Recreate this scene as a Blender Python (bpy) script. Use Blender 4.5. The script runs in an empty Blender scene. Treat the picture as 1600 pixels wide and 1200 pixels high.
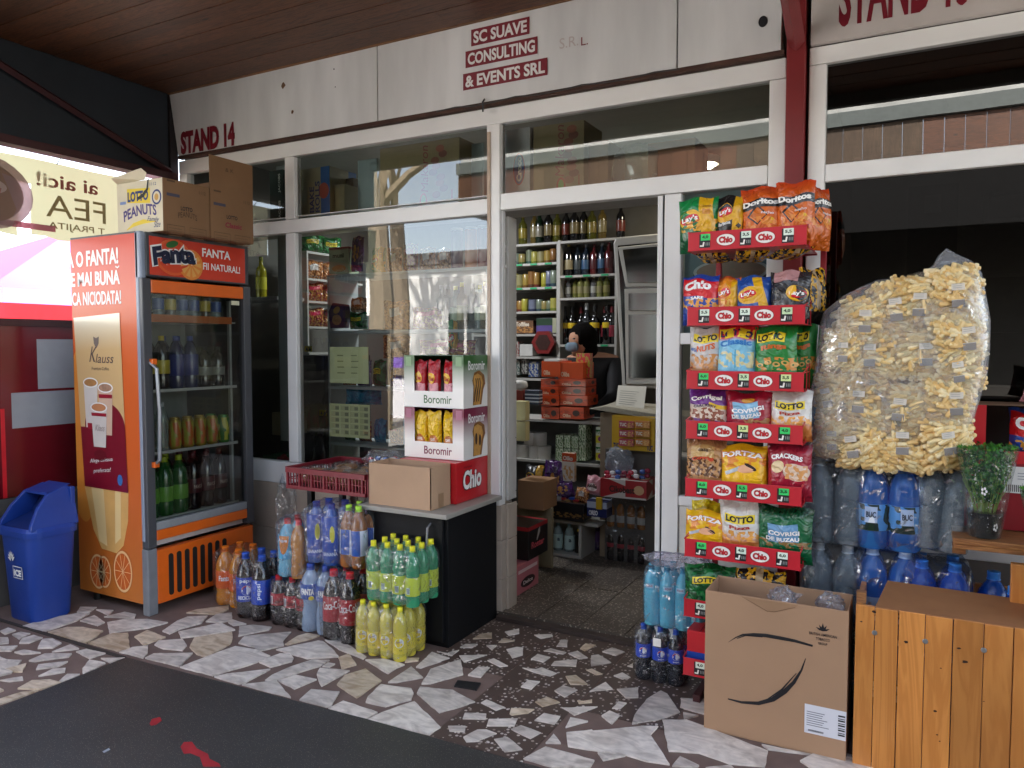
import bpy, math, random
from mathutils import Vector, Matrix, noise
R = random.Random(11)
PI = math.pi
C = bpy.context.scene.collection
sc = bpy.context.scene

# ---------------------------------------------------------------- camera
F_PX, CAM_H = 1180.0, 1.45
PITCH, YAW = math.atan(60 / 1180), math.radians(28.2)
cam_d = bpy.data.cameras.new('camera')
cam_d.sensor_width = 36; cam_d.lens = 36 * F_PX / 1600
cam_d.clip_start = .05; cam_d.clip_end = 400
cam = bpy.data.objects.new('camera', cam_d); C.objects.link(cam)
cam.location = (0, 0, CAM_H); cam.rotation_euler = (PI / 2 - PITCH, 0, YAW)
sc.camera = cam

# ---------------------------------------------------------------- sky, sun, exposure
SUN_EL, SUN_AZ = 38.0, 18.0            # degrees; azimuth measured from +Y towards +X
world = bpy.data.worlds.new('World'); sc.world = world; world.use_nodes = True
wn = world.node_tree
sky = wn.nodes.new('ShaderNodeTexSky'); sky.sky_type = 'NISHITA'; sky.sun_disc = False
sky.sun_elevation = math.radians(SUN_EL); sky.sun_rotation = math.radians(SUN_AZ)
sky.air_density = 1.0; sky.dust_density = 1.5; sky.ozone_density = 1.0
bg = wn.nodes['Background']; bg.inputs[1].default_value = .15
hsv = wn.nodes.new('ShaderNodeHueSaturation'); hsv.inputs['Saturation'].default_value = .6
wn.links.new(sky.outputs[0], hsv.inputs['Color']); wn.links.new(hsv.outputs[0], bg.inputs[0])
sun_d = bpy.data.lights.new('sun', 'SUN'); sun_d.energy = 4.2; sun_d.angle = math.radians(.5)
sun_d.color = (1, .95, .88)
sun = bpy.data.objects.new('sun', sun_d); C.objects.link(sun)
sdir = Vector((math.sin(math.radians(SUN_AZ)) * math.cos(math.radians(SUN_EL)), math.cos(math.radians(SUN_AZ)) * math.cos(math.radians(SUN_EL)), math.sin(math.radians(SUN_EL))))
sun.rotation_euler = sdir.to_track_quat('Z', 'Y').to_euler(); sun.location = sdir * 30
sc.view_settings.view_transform = 'Standard'; sc.view_settings.look = 'None'
sc.view_settings.exposure = 2.75; sc.view_settings.gamma = 1
sc.view_settings.use_curve_mapping = False
cy = sc.cycles
cy.max_bounces = 10; cy.diffuse_bounces = 4; cy.glossy_bounces = 4; cy.transmission_bounces = 6; cy.transparent_max_bounces = 24
cy.caustics_reflective = False; cy.caustics_refractive = False; cy.sample_clamp_indirect = 6
cy.use_denoising = True

# ---------------------------------------------------------------- survey of the place (photo point -> point on a real plane)
_Fv = Vector((-math.sin(YAW) * math.cos(PITCH), math.cos(YAW) * math.cos(PITCH), -math.sin(PITCH)))
_Rv = Vector((math.cos(YAW), math.sin(YAW), 0)); _Uv = _Rv.cross(_Fv)
def _ray(x, y): return _Fv + _Rv * ((x - 800) / F_PX) - _Uv * ((y - 600) / F_PX)
def G(x, y, z=0.0): d = _ray(x, y); return Vector((0, 0, CAM_H)) + d * ((z - CAM_H) / d.z)
def Wy(x, y, Y): d = _ray(x, y); return Vector((0, 0, CAM_H)) + d * (Y / d.y)
def Sx(x, y, X): d = _ray(x, y); return Vector((0, 0, CAM_H)) + d * (X / d.x)

# ---------------------------------------------------------------- colours and materials
def lin(c):
    if isinstance(c, str):
        c = [int(c[i:i + 2], 16) / 255 for i in (0, 2, 4)]
        c = [x / 12.92 if x <= .04045 else ((x + .055) / 1.055) ** 2.4 for x in c]
    return (c[0], c[1], c[2], 1)
MC = {}
def newmat(key):
    m = bpy.data.materials.new(key); m.use_nodes = True
    n = m.node_tree.nodes; return m, n, m.node_tree.links, n['Principled BSDF']
def M(col, rough=.5, metal=0, var=.12, scale=14, bump=0, bscale=60, coat=0, sub=0, spec=.5, stretch=None):
    key = ('m', str(col), rough, metal, var, scale, bump, bscale, coat, sub, spec, stretch)
    if key in MC: return MC[key]
    m, n, l, p = newmat('surface')
    c = lin(col)
    p.inputs['Roughness'].default_value = rough; p.inputs['Metallic'].default_value = metal
    p.inputs['Coat Weight'].default_value = coat; p.inputs['Coat Roughness'].default_value = .08
    p.inputs['Specular IOR Level'].default_value = spec
    if sub: p.inputs['Subsurface Weight'].default_value = sub; p.inputs['Subsurface Radius'].default_value = (.02, .012, .006); p.inputs['Subsurface Scale'].default_value = .5
    tc = n.new('ShaderNodeTexCoord'); src = tc.outputs['Object']
    if stretch:
        mp = n.new('ShaderNodeMapping'); mp.inputs['Scale'].default_value = stretch; l.new(src, mp.inputs[0]); src = mp.outputs[0]
    if var:
        nz = n.new('ShaderNodeTexNoise'); nz.inputs['Scale'].default_value = scale; nz.inputs['Detail'].default_value = 5; l.new(src, nz.inputs['Vector'])
        mr = n.new('ShaderNodeMapRange'); mr.inputs[1].default_value = .3; mr.inputs[2].default_value = .7; mr.inputs[3].default_value = 1 - var; mr.inputs[4].default_value = 1 + var * .6
        l.new(nz.outputs[0], mr.inputs[0])
        vm = n.new('ShaderNodeVectorMath'); vm.operation = 'SCALE'; vm.inputs[0].default_value = c[:3]; l.new(mr.outputs[0], vm.inputs['Scale']); l.new(vm.outputs[0], p.inputs['Base Color'])
    else: p.inputs['Base Color'].default_value = c
    if bump:
        nb = n.new('ShaderNodeTexNoise'); nb.inputs['Scale'].default_value = bscale; nb.inputs['Detail'].default_value = 3; l.new(src, nb.inputs['Vector'])
        b = n.new('ShaderNodeBump'); b.inputs['Strength'].default_value = bump; b.inputs['Distance'].default_value = .01; l.new(nb.outputs[0], b.inputs['Height']); l.new(b.outputs[0], p.inputs['Normal'])
    MC[key] = m; return m
def wood(c1, c2, rough=.45, scale=(1, 14, 14), ring=3, coat=0, key='', knot=1):
    k = ('w', c1, c2, scale, ring, coat, key, rough)
    if k in MC: return MC[k]
    m, n, l, p = newmat('wood')
    tc = n.new('ShaderNodeTexCoord'); oi = n.new('ShaderNodeObjectInfo')
    ad = n.new('ShaderNodeVectorMath'); ad.operation = 'ADD'; l.new(tc.outputs['Object'], ad.inputs[0])
    cm = n.new('ShaderNodeVectorMath'); cm.operation = 'SCALE'; cm.inputs[0].default_value = (7, 13, 11); l.new(oi.outputs['Random'], cm.inputs['Scale']); l.new(cm.outputs[0], ad.inputs[1])
    mp = n.new('ShaderNodeMapping'); mp.inputs['Scale'].default_value = scale; l.new(ad.outputs[0], mp.inputs[0])
    nz = n.new('ShaderNodeTexNoise'); nz.inputs['Scale'].default_value = ring; nz.inputs['Detail'].default_value = 6; nz.inputs['Distortion'].default_value = 1.2; l.new(mp.outputs[0], nz.inputs['Vector'])
    wv = n.new('ShaderNodeMath'); wv.operation = 'MULTIPLY'; wv.inputs[1].default_value = 38; l.new(nz.outputs[0], wv.inputs[0])
    sn = n.new('ShaderNodeMath'); sn.operation = 'SINE'; l.new(wv.outputs[0], sn.inputs[0])
    ab = n.new('ShaderNodeMapRange'); ab.inputs[1].default_value = -1; ab.inputs[2].default_value = 1; l.new(sn.outputs[0], ab.inputs[0])
    mx = n.new('ShaderNodeMix'); mx.data_type = 'RGBA'; mx.inputs[6].default_value = lin(c1); mx.inputs[7].default_value = lin(c2); l.new(ab.outputs[0], mx.inputs[0])
    n2 = n.new('ShaderNodeTexNoise'); n2.inputs['Scale'].default_value = 1.3; l.new(ad.outputs[0], n2.inputs['Vector'])
    sm = n.new('ShaderNodeMath'); sm.operation = 'ADD'; sm.inputs[1].default_value = .45; l.new(n2.outputs[0], sm.inputs[0])
    rr = n.new('ShaderNodeMath'); rr.operation = 'MULTIPLY_ADD'; rr.inputs[1].default_value = .3; l.new(oi.outputs['Random'], rr.inputs[0]); l.new(sm.outputs[0], rr.inputs[2])
    r2 = n.new('ShaderNodeMath'); r2.operation = 'SUBTRACT'; r2.inputs[1].default_value = .15; l.new(rr.outputs[0], r2.inputs[0])
    vs = n.new('ShaderNodeVectorMath'); vs.operation = 'SCALE'; l.new(mx.outputs[2], vs.inputs[0]); l.new(r2.outputs[0], vs.inputs['Scale'])
    out = vs.outputs[0]
    if knot:
        vo = n.new('ShaderNodeTexVoronoi'); vo.inputs['Scale'].default_value = 5.5; mk = n.new('ShaderNodeMapping')
        mk.inputs['Scale'].default_value = tuple(.45 if s == min(scale) else 1 for s in scale); l.new(ad.outputs[0], mk.inputs[0]); l.new(mk.outputs[0], vo.inputs['Vector'])
        kr = n.new('ShaderNodeMapRange'); kr.inputs[1].default_value = .035; kr.inputs[2].default_value = .075; l.new(vo.outputs['Distance'], kr.inputs[0])
        mk2 = n.new('ShaderNodeMix'); mk2.data_type = 'RGBA'; mk2.inputs[6].default_value = tuple(x * .18 for x in lin(c2)[:3]) + (1,); l.new(out, mk2.inputs[7]); l.new(kr.outputs[0], mk2.inputs[0]); out = mk2.outputs[2]
    l.new(out, p.inputs['Base Color'])
    p.inputs['Roughness'].default_value = rough; p.inputs['Coat Weight'].default_value = coat; p.inputs['Coat Roughness'].default_value = .2
    b = n.new('ShaderNodeBump'); b.inputs['Strength'].default_value = .15; b.inputs['Distance'].default_value = .004; l.new(ab.outputs[0], b.inputs['Height']); l.new(b.outputs[0], p.inputs['Normal'])
    MC[k] = m; return m
def film(tint='f4f7fa', fac=.28, rough=.08, bump=.6, bscale=22, haze=.03, seed=0):
    """clear plastic film or shrink wrap: see-through with crinkled highlights"""
    k = ('f', tint, fac, rough, bump, bscale, haze)
    if k in MC: return MC[k]
    m, n, l, p = newmat('clear_film'); n.remove(p); o = n['Material Output']
    t = n.new('ShaderNodeBsdfTransparent'); t.inputs[0].default_value = lin(tint)
    g = n.new('ShaderNodeBsdfGlossy'); g.inputs['Roughness'].default_value = rough
    d = n.new('ShaderNodeBsdfDiffuse'); d.inputs[0].default_value = lin('dfe6ee')
    tc = n.new('ShaderNodeTexCoord')
    nz = n.new('ShaderNodeTexNoise'); nz.inputs['Scale'].default_value = bscale; nz.inputs['Detail'].default_value = 3; nz.inputs['Distortion'].default_value = 1.5; l.new(tc.outputs['Object'], nz.inputs['Vector'])
    b = n.new('ShaderNodeBump'); b.inputs['Strength'].default_value = bump; b.inputs['Distance'].default_value = .02; l.new(nz.outputs[0], b.inputs['Height']); l.new(b.outputs[0], g.inputs['Normal'])
    lw = n.new('ShaderNodeLayerWeight'); lw.inputs[0].default_value = fac * .45; l.new(b.outputs[0], lw.inputs['Normal'])
    ns = n.new('ShaderNodeTexNoise'); ns.inputs['Scale'].default_value = bscale * .9; ns.inputs['Detail'].default_value = 2; ns.inputs['Distortion'].default_value = 3; l.new(tc.outputs['Object'], ns.inputs['Vector'])
    ms = n.new('ShaderNodeMapRange'); ms.inputs[1].default_value = .60; ms.inputs[2].default_value = .68; ms.inputs[3].default_value = 0; ms.inputs[4].default_value = .2 + fac * .7; l.new(ns.outputs[0], ms.inputs[0])
    sm = n.new('ShaderNodeMath'); sm.operation = 'ADD'; sm.use_clamp = True; l.new(lw.outputs['Facing'], sm.inputs[0]); l.new(ms.outputs[0], sm.inputs[1])
    m1 = n.new('ShaderNodeMixShader'); l.new(sm.outputs[0], m1.inputs[0]); l.new(t.outputs[0], m1.inputs[1]); l.new(g.outputs[0], m1.inputs[2])
    m2 = n.new('ShaderNodeMixShader'); m2.inputs[0].default_value = haze * .4; l.new(m1.outputs[0], m2.inputs[1]); l.new(d.outputs[0], m2.inputs[2]); l.new(m2.outputs[0], o.inputs[0])
    MC[k] = m; return m
def glass(tint='dfe8e4', refl=1.0, key='', wave=.0):
    k = ('g', tint, refl, key)
    if k in MC: return MC[k]
    m, n, l, p = newmat('window_glass'); n.remove(p); o = n['Material Output']
    t = n.new('ShaderNodeBsdfTransparent'); t.inputs[0].default_value = lin(tint)
    g = n.new('ShaderNodeBsdfGlossy'); g.inputs['Roughness'].default_value = 0
    fr = n.new('ShaderNodeFresnel'); fr.inputs[0].default_value = 1.5
    mu = n.new('ShaderNodeMath'); mu.operation = 'MULTIPLY'; mu.inputs[1].default_value = 2.3 * refl; mu.use_clamp = True; l.new(fr.outputs[0], mu.inputs[0])
    if wave:
        tc = n.new('ShaderNodeTexCoord'); nz = n.new('ShaderNodeTexNoise'); nz.inputs['Scale'].default_value = 2.2; nz.inputs['Detail'].default_value = 1; l.new(tc.outputs['Object'], nz.inputs['Vector'])
        b = n.new('ShaderNodeBump'); b.inputs['Strength'].default_value = wave; b.inputs['Distance'].default_value = .01; l.new(nz.outputs[0], b.inputs['Height']); l.new(b.outputs[0], g.inputs['Normal'])
    mx = n.new('ShaderNodeMixShader'); l.new(mu.outputs[0], mx.inputs[0]); l.new(t.outputs[0], mx.inputs[1]); l.new(g.outputs[0], mx.inputs[2]); l.new(mx.outputs[0], o.inputs[0])
    MC[k] = m; return m
def pet(col, clear=.5, rough=.12, bump=0, bs=40):
    """coloured drink or plastic seen through a clear bottle"""
    k = ('p', col, clear, rough, bump, bs)
    if k in MC: return MC[k]
    m, n, l, p = newmat('bottle_plastic'); o = n['Material Output']
    p.inputs['Base Color'].default_value = lin(col); p.inputs['Roughness'].default_value = rough
    p.inputs['Coat Weight'].default_value = .6; p.inputs['Coat Roughness'].default_value = .05
    if bump:
        tc = n.new('ShaderNodeTexCoord'); nb = n.new('ShaderNodeTexNoise'); nb.inputs['Scale'].default_value = bs; l.new(tc.outputs['Object'], nb.inputs['Vector'])
        b = n.new('ShaderNodeBump'); b.inputs['Strength'].default_value = bump; b.inputs['Distance'].default_value = .01; l.new(nb.outputs[0], b.inputs['Height']); l.new(b.outputs[0], p.inputs['Normal'])
    if clear:
        c = lin(col); mx_ = max(c[:3]) + .001
        t = n.new('ShaderNodeBsdfTransparent'); t.inputs[0].default_value = tuple(min(1, (x / mx_) ** .6) for x in c[:3]) + (1,)
        ms = n.new('ShaderNodeMixShader'); ms.inputs[0].default_value = clear; l.new(p.outputs[0], ms.inputs[1]); l.new(t.outputs[0], ms.inputs[2]); l.new(ms.outputs[0], o.inputs[0])
    MC[k] = m; return m
def leafy(col, tr=.4, rough=.5, key='sheet'):
    """thin sheet that lets light through (banner, awning, leaf)"""
    k = ('l', col, tr, key)
    if k in MC: return MC[k]
    m, n, l, p = newmat(key); o = n['Material Output']
    p.inputs['Base Color'].default_value = lin(col); p.inputs['Roughness'].default_value = rough
    t = n.new('ShaderNodeBsdfTranslucent'); t.inputs[0].default_value = lin(col)
    ms = n.new('ShaderNodeMixShader'); ms.inputs[0].default_value = tr; l.new(p.outputs[0], ms.inputs[1]); l.new(t.outputs[0], ms.inputs[2]); l.new(ms.outputs[0], o.inputs[0])
    MC[k] = m; return m
def printed(base, shapes, rough=.35, bump=.5, bs=14, coat=.3, key='', space='UV', bump2=0):
    """packaging print: flat shapes laid over a base colour in UV space"""
    k = ('pr', base, str(shapes), rough, key)
    if k in MC: return MC[k]
    m, n, l, p = newmat('printed_pack')
    tc = n.new('ShaderNodeTexCoord'); uv = tc.outputs[space]
    rgb = n.new('ShaderNodeRGB'); rgb.outputs[0].default_value = lin(base); cur = rgb.outputs[0]
    for s in shapes:
        kind = s[0]
        if kind in ('r', 'e', 't'):
            _, cx, cy_, w, h, rot, col = s
            mp = n.new('ShaderNodeMapping'); mp.vector_type = 'TEXTURE'
            mp.inputs['Location'].default_value = (cx, cy_, 0); mp.inputs['Rotation'].default_value = (0, 0, math.radians(rot)); mp.inputs['Scale'].default_value = (w / 2, h / 2, 1); l.new(uv, mp.inputs[0])
            if kind == 'e':
                ml = n.new('ShaderNodeVectorMath'); ml.operation = 'MULTIPLY'; ml.inputs[1].default_value = (1, 1, 0); l.new(mp.outputs[0], ml.inputs[0])
                ln = n.new('ShaderNodeVectorMath'); ln.operation = 'LENGTH'; l.new(ml.outputs[0], ln.inputs[0]); val = ln.outputs['Value']
            else:
                a = n.new('ShaderNodeVectorMath'); a.operation = 'ABSOLUTE'; l.new(mp.outputs[0], a.inputs[0])
                sp = n.new('ShaderNodeSeparateXYZ'); l.new(a.outputs[0], sp.inputs[0])
                mm = n.new('ShaderNodeMath'); mm.operation = 'MAXIMUM' if kind == 'r' else 'ADD'; l.new(sp.outputs[0], mm.inputs[0]); l.new(sp.outputs[1], mm.inputs[1]); val = mm.outputs[0]
            lt = n.new('ShaderNodeMath'); lt.operation = 'LESS_THAN'; lt.inputs[1].default_value = 1; l.new(val, lt.inputs[0]); fac = lt.outputs[0]
        elif kind == 'v':
            _, v0, v1, col = s
            sp = n.new('ShaderNodeSeparateXYZ'); l.new(uv, sp.inputs[0])
            mr = n.new('ShaderNodeMapRange'); mr.inputs[1].default_value = v0; mr.inputs[2].default_value = v1; l.new(sp.outputs[1], mr.inputs[0]); fac = mr.outputs[0]
        else:                                   # blotches of product picture inside a box
            _, cx, cy_, w, h, sc_, col = s
            mp = n.new('ShaderNodeMapping'); mp.vector_type = 'TEXTURE'
            mp.inputs['Location'].default_value = (cx, cy_, 0); mp.inputs['Scale'].default_value = (w / 2, h / 2, 1); l.new(uv, mp.inputs[0])
            a = n.new('ShaderNodeVectorMath'); a.operation = 'ABSOLUTE'; l.new(mp.outputs[0], a.inputs[0])
            sp = n.new('ShaderNodeSeparateXYZ'); l.new(a.outputs[0], sp.inputs[0])
            mm = n.new('ShaderNodeMath'); mm.operation = 'MAXIMUM'; l.new(sp.outputs[0], mm.inputs[0]); l.new(sp.outputs[1], mm.inputs[1])
            lt = n.new('ShaderNodeMath'); lt.operation = 'LESS_THAN'; lt.inputs[1].default_value = 1; l.new(mm.outputs[0], lt.inputs[0])
            vo = n.new('ShaderNodeTexNoise'); vo.inputs['Scale'].default_value = sc_; vo.inputs['Detail'].default_value = 1; l.new(uv, vo.inputs['Vector'])
            l2 = n.new('ShaderNodeMath'); l2.operation = 'GREATER_THAN'; l2.inputs[1].default_value = .5; l.new(vo.outputs[0], l2.inputs[0])
            mu = n.new('ShaderNodeMath'); mu.operation = 'MULTIPLY'; l.new(lt.outputs[0], mu.inputs[0]); l.new(l2.outputs[0], mu.inputs[1]); fac = mu.outputs[0]
        mx = n.new('ShaderNodeMix'); mx.data_type = 'RGBA'; l.new(fac, mx.inputs[0]); l.new(cur, mx.inputs[6]); mx.inputs[7].default_value = lin(col); cur = mx.outputs[2]
    l.new(cur, p.inputs['Base Color'])
    p.inputs['Roughness'].default_value = rough; p.inputs['Coat Weight'].default_value = coat; p.inputs['Coat Roughness'].default_value = .12
    if bump:
        nb = n.new('ShaderNodeTexNoise'); nb.inputs['Scale'].default_value = bs; nb.inputs['Detail'].default_value = 2; nb.inputs['Distortion'].default_value = 2.0; l.new(tc.outputs['Object'], nb.inputs['Vector'])
        b = n.new('ShaderNodeBump'); b.inputs['Strength'].default_value = bump; b.inputs['Distance'].default_value = .03; l.new(nb.outputs[0], b.inputs['Height']); l.new(b.outputs[0], p.inputs['Normal'])
    MC[k] = m; return m
def glow(col, strength):
    m, n, l, p = newmat('lamp_light'); p.inputs['Base Color'].default_value = lin(col)
    p.inputs['Emission Color'].default_value = lin(col); p.inputs['Emission Strength'].default_value = strength; return m

# ---------------------------------------------------------------- building helpers
def tag(o, label=None, cat=None, group=None, kind=None):
    if label: o['label'] = label
    if cat: o['category'] = cat
    if group: o['group'] = group
    if kind: o['kind'] = kind
    return o
OFF = {}
def root(name, loc, label, cat, group=None, rz=0):
    o = bpy.data.objects.new(name, None); C.objects.link(o); o.empty_display_size = .05
    o.location = loc; o.rotation_euler = (0, 0, rz); OFF[o.name] = Vector(loc)
    return tag(o, label, cat, group)
def local_root(name, label, cat, group=None):           # parts built round the origin, placed afterwards
    o = root(name, (0, 0, 0), label, cat, group); return o
_TX = {}
def text_shape(s, bold=0.0):
    k = (s, bold)
    if k not in _TX:
        cu = bpy.data.curves.new('lettering', 'FONT'); cu.body = s; cu.offset = bold; cu.resolution_u = 3; cu.size = 1
        o = bpy.data.objects.new('lettering', cu)
        me = bpy.data.meshes.new_from_object(o)
        vs = [v.co.copy() for v in me.vertices]; fs = [tuple(p.vertices) for p in me.polygons]
        bpy.data.objects.remove(o); bpy.data.curves.remove(cu); bpy.data.meshes.remove(me)
        xs = [v.x for v in vs] or [0]; ys = [v.y for v in vs] or [0]
        x0, x1, y0, y1 = min(xs), max(xs), min(ys), max(ys)
        _TX[k] = ([((v.x - x0) / (x1 - x0 + 1e-6), (v.y - y0) / (y1 - y0 + 1e-6)) for v in vs], fs)
    return _TX[k]
def front(Y): return lambda u, v, l: (u, Y - l, v)
def right(X): return lambda u, v, l: (X + l, u, v)
def left_out(X): return lambda u, v, l: (X + l, -u, v)   # reads correctly from the -X side
def top(Z): return lambda u, v, l: (u, v, Z + l)
class MB:
    def __init__(s): s.v = []; s.f = []; s.m = []; s.mats = []; s.uv = []
    def mi(s, mat):
        if mat not in s.mats: s.mats.append(mat)
        return s.mats.index(mat)
    def add(s, vs, fs, mat, uvs=None):
        b = len(s.v); s.v += [tuple(v) for v in vs]; i = s.mi(mat)
        for k, f in enumerate(fs):
            s.f.append(tuple(b + j for j in f)); s.m.append(i); s.uv.append(uvs[k] if uvs else None)
        return s
    def box(s, x0, x1, y0, y1, z0, z1, mat, rot=None, uv=False, mats=None):
        vs = [Vector(p) for p in ((x0, y0, z0), (x1, y0, z0), (x1, y1, z0), (x0, y1, z0), (x0, y0, z1), (x1, y0, z1), (x1, y1, z1), (x0, y1, z1))]
        if rot is not None:
            c = Vector(((x0 + x1) / 2, (y0 + y1) / 2, (z0 + z1) / 2)); vs = [rot @ (v - c) + c for v in vs]
        fs = [(0, 1, 5, 4), (1, 2, 6, 5), (2, 3, 7, 6), (3, 0, 4, 7), (4, 5, 6, 7), (3, 2, 1, 0)]
        q = [(0, 0), (1, 0), (1, 1), (0, 1)]
        if mats:
            for f, mt in zip(fs, mats): s.add([vs[i] for i in f], [(0, 1, 2, 3)], mt, [q])
        else: s.add(vs, fs, mat, [q] * 6 if uv else None)
        return s
    def quad(s, pts, mat, uv=((0, 0), (1, 0), (1, 1), (0, 1))): return s.add(pts, [(0, 1, 2, 3)], mat, [list(uv)])
    def lathe(s, prof, mat, c=(0, 0, 0), seg=16, a0=0, a1=2 * PI, flute=None):
        closed = abs(a1 - a0 - 2 * PI) < 1e-5; n = seg if closed else seg + 1
        rings = []
        for r, z in [(q[0], q[1]) for q in prof]:
            ring = []
            for k in range(n):
                a = a0 + (a1 - a0) * k / seg; rr = r * (1 + (flute(a, z) if flute else 0))
                ring.append((c[0] + rr * math.cos(a), c[1] + rr * math.sin(a), c[2] + z))
            rings.append(ring)
        b = len(s.v)
        for r_ in rings: s.v += r_
        for i in range(len(rings) - 1):
            mt = prof[i][2] if len(prof[i]) > 2 else mat
            for k in range(seg):
                k2 = (k + 1) % n
                s.f.append((b + i * n + k, b + i * n + k2, b + (i + 1) * n + k2, b + (i + 1) * n + k)); s.m.append(s.mi(mt))
                s.uv.append([(k / seg, i / len(rings)), ((k + 1) / seg, i / len(rings)), ((k + 1) / seg, (i + 1) / len(rings)), (k / seg, (i + 1) / len(rings))])
        if closed and prof[0][0] > 1e-4: s.f.append(tuple(b + k for k in reversed(range(n)))); s.m.append(s.mi(prof[0][2] if len(prof[0]) > 2 else mat)); s.uv.append(None)
        if closed and prof[-1][0] > 1e-4: s.f.append(tuple(b + (len(rings) - 1) * n + k for k in range(n))); s.m.append(s.mi(prof[-1][2] if len(prof[-1]) > 2 else mat)); s.uv.append(None)
        return s
    def tube(s, pts, r, mat, seg=8, taper=1.0):
        pts = [Vector(p) for p in pts]; b = len(s.v); prev = None; n = len(pts)
        for i, p in enumerate(pts):
            d = (pts[min(i + 1, n - 1)] - pts[max(i - 1, 0)]).normalized()
            if prev is None:
                up = Vector((0, 0, 1)) if abs(d.z) < .9 else Vector((1, 0, 0)); a = d.cross(up).normalized()
            else: a = (prev - d * prev.dot(d)).normalized()
            prev = a; c2 = d.cross(a); rr = r * (1 + (taper - 1) * i / max(1, n - 1))
            for k in range(seg):
                t = 2 * PI * k / seg; s.v.append(tuple(p + a * (rr * math.cos(t)) + c2 * (rr * math.sin(t))))
        mi = s.mi(mat)
        for i in range(n - 1):
            for k in range(seg):
                k2 = (k + 1) % seg; s.f.append((b + i * seg + k, b + i * seg + k2, b + (i + 1) * seg + k2, b + (i + 1) * seg + k)); s.m.append(mi); s.uv.append(None)
        s.f.append(tuple(b + k for k in reversed(range(seg)))); s.m.append(mi); s.uv.append(None)
        s.f.append(tuple(b + (n - 1) * seg + k for k in range(seg))); s.m.append(mi); s.uv.append(None)
        return s
    def prism(s, pts, z0, z1, mat, fn=None, side=None):     # polygon pts (u,v) swept from level z0 to z1
        fn = fn or (lambda u, v, l: (u, v, l)); n = len(pts)
        vs = [fn(u, v, z0) for u, v in pts] + [fn(u, v, z1) for u, v in pts]
        fs = [tuple(range(n, 2 * n))] + [(i, (i + 1) % n, n + (i + 1) % n, n + i) for i in range(n)] + [tuple(reversed(range(n)))]
        return s.add(vs, fs, mat)
    # flat print on a surface given by fn(u, v, lift)
    def rect(s, fn, u0, u1, v0, v1, mat, lift=.001, n=1):
        vs = []; fs = []; uv = []
        for j in range(n + 1):
            for i in range(n + 1): vs.append(fn(u0 + (u1 - u0) * i / n, v0 + (v1 - v0) * j / n, lift))
        for j in range(n):
            for i in range(n):
                a = j * (n + 1) + i; fs.append((a, a + 1, a + n + 2, a + n + 1)); uv.append([(i / n, j / n), ((i + 1) / n, j / n), ((i + 1) / n, (j + 1) / n), (i / n, (j + 1) / n)])
        return s.add(vs, fs, mat, uv)
    def poly(s, fn, pts, mat, lift=.001): return s.add([fn(u, v, lift) for u, v in pts], [tuple(range(len(pts)))], mat)
    def disc(s, fn, cu, cv, ru, rv, mat, lift=.001, rot=0, seg=28, a0=0, a1=360):
        p = []
        for k in range(seg + (a1 - a0 < 360)):
            a = math.radians(a0 + (a1 - a0) * k / seg); x = ru * math.cos(a); y = rv * math.sin(a)
            p.append((cu + x * math.cos(rot) - y * math.sin(rot), cv + x * math.sin(rot) + y * math.cos(rot)))
        return s.poly(fn, p, mat, lift)
    def stroke(s, fn, pts, w, mat, lift=.001):               # brush stroke: pts (u, v, width factor)
        L = []; Rr = []
        for i, p in enumerate(pts):
            a = pts[max(i - 1, 0)]; b = pts[min(i + 1, len(pts) - 1)]; dx, dy = b[0] - a[0], b[1] - a[1]; n = math.hypot(dx, dy) or 1
            k = w * (p[2] if len(p) > 2 else 1) / 2; L.append((p[0] - dy / n * k, p[1] + dx / n * k)); Rr.append((p[0] + dy / n * k, p[1] - dx / n * k))
        for i in range(len(pts) - 1): s.poly(fn, [L[i], L[i + 1], Rr[i + 1], Rr[i]], mat, lift)
        return s
    def text(s, fn, st, u0, v0, w, h, mat, lift=.0015, bold=.012, shear=0, rot=0, arch=0):
        vs, fs = text_shape(st, bold); out = []
        for x, y in vs:
            a = x * w + shear * y * h; b = y * h + arch * (1 - (2 * x - 1) ** 2)
            out.append(fn(u0 + a * math.cos(rot) - b * math.sin(rot), v0 + a * math.sin(rot) + b * math.cos(rot), lift))
        return s.add(out, fs, mat)
    def mesh(s, name, off=Vector((0, 0, 0)), smooth=False, ang=None):
        me = bpy.data.meshes.new(name)
        me.from_pydata([(v[0] - off[0], v[1] - off[1], v[2] - off[2]) for v in s.v], [], s.f)
        for m in s.mats: me.materials.append(m)
        me.polygons.foreach_set('material_index', s.m)
        if any(u for u in s.uv):
            L = me.uv_layers.new(name='UVMap'); d = []
            for f, u in zip(s.f, s.uv): d += [c for p in (u or [(0, 0)] * len(f)) for c in p]
            L.data.foreach_set('uv', d)
        if smooth:
            me.polygons.foreach_set('use_smooth', [True] * len(me.polygons))
            if ang: me.set_sharp_from_angle(angle=math.radians(ang))
        me.update(); return me
    def build(s, name, parent=None, label=None, cat=None, group=None, kind=None, smooth=False, bevel=0, ang=35, loc=None):
        if parent is None:
            if loc is None:
                xs = [v[0] for v in s.v]; ys = [v[1] for v in s.v]; zs = [v[2] for v in s.v]
                off = Vector(((min(xs) + max(xs)) / 2, (min(ys) + max(ys)) / 2, min(zs)))
            else: off = Vector(loc)
            o = bpy.data.objects.new(name, s.mesh(name, off, smooth, ang)); C.objects.link(o); o.location = off
        else:
            off = OFF.get(parent.name, Vector((0, 0, 0)))
            o = bpy.data.objects.new(name, s.mesh(name, off, smooth, ang)); C.objects.link(o); o.parent = parent
        OFF[o.name] = off
        if bevel:
            b = o.modifiers.new('bevel', 'BEVEL'); b.width = bevel; b.segments = 2; b.limit_method = 'ANGLE'; b.angle_limit = math.radians(40)
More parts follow.
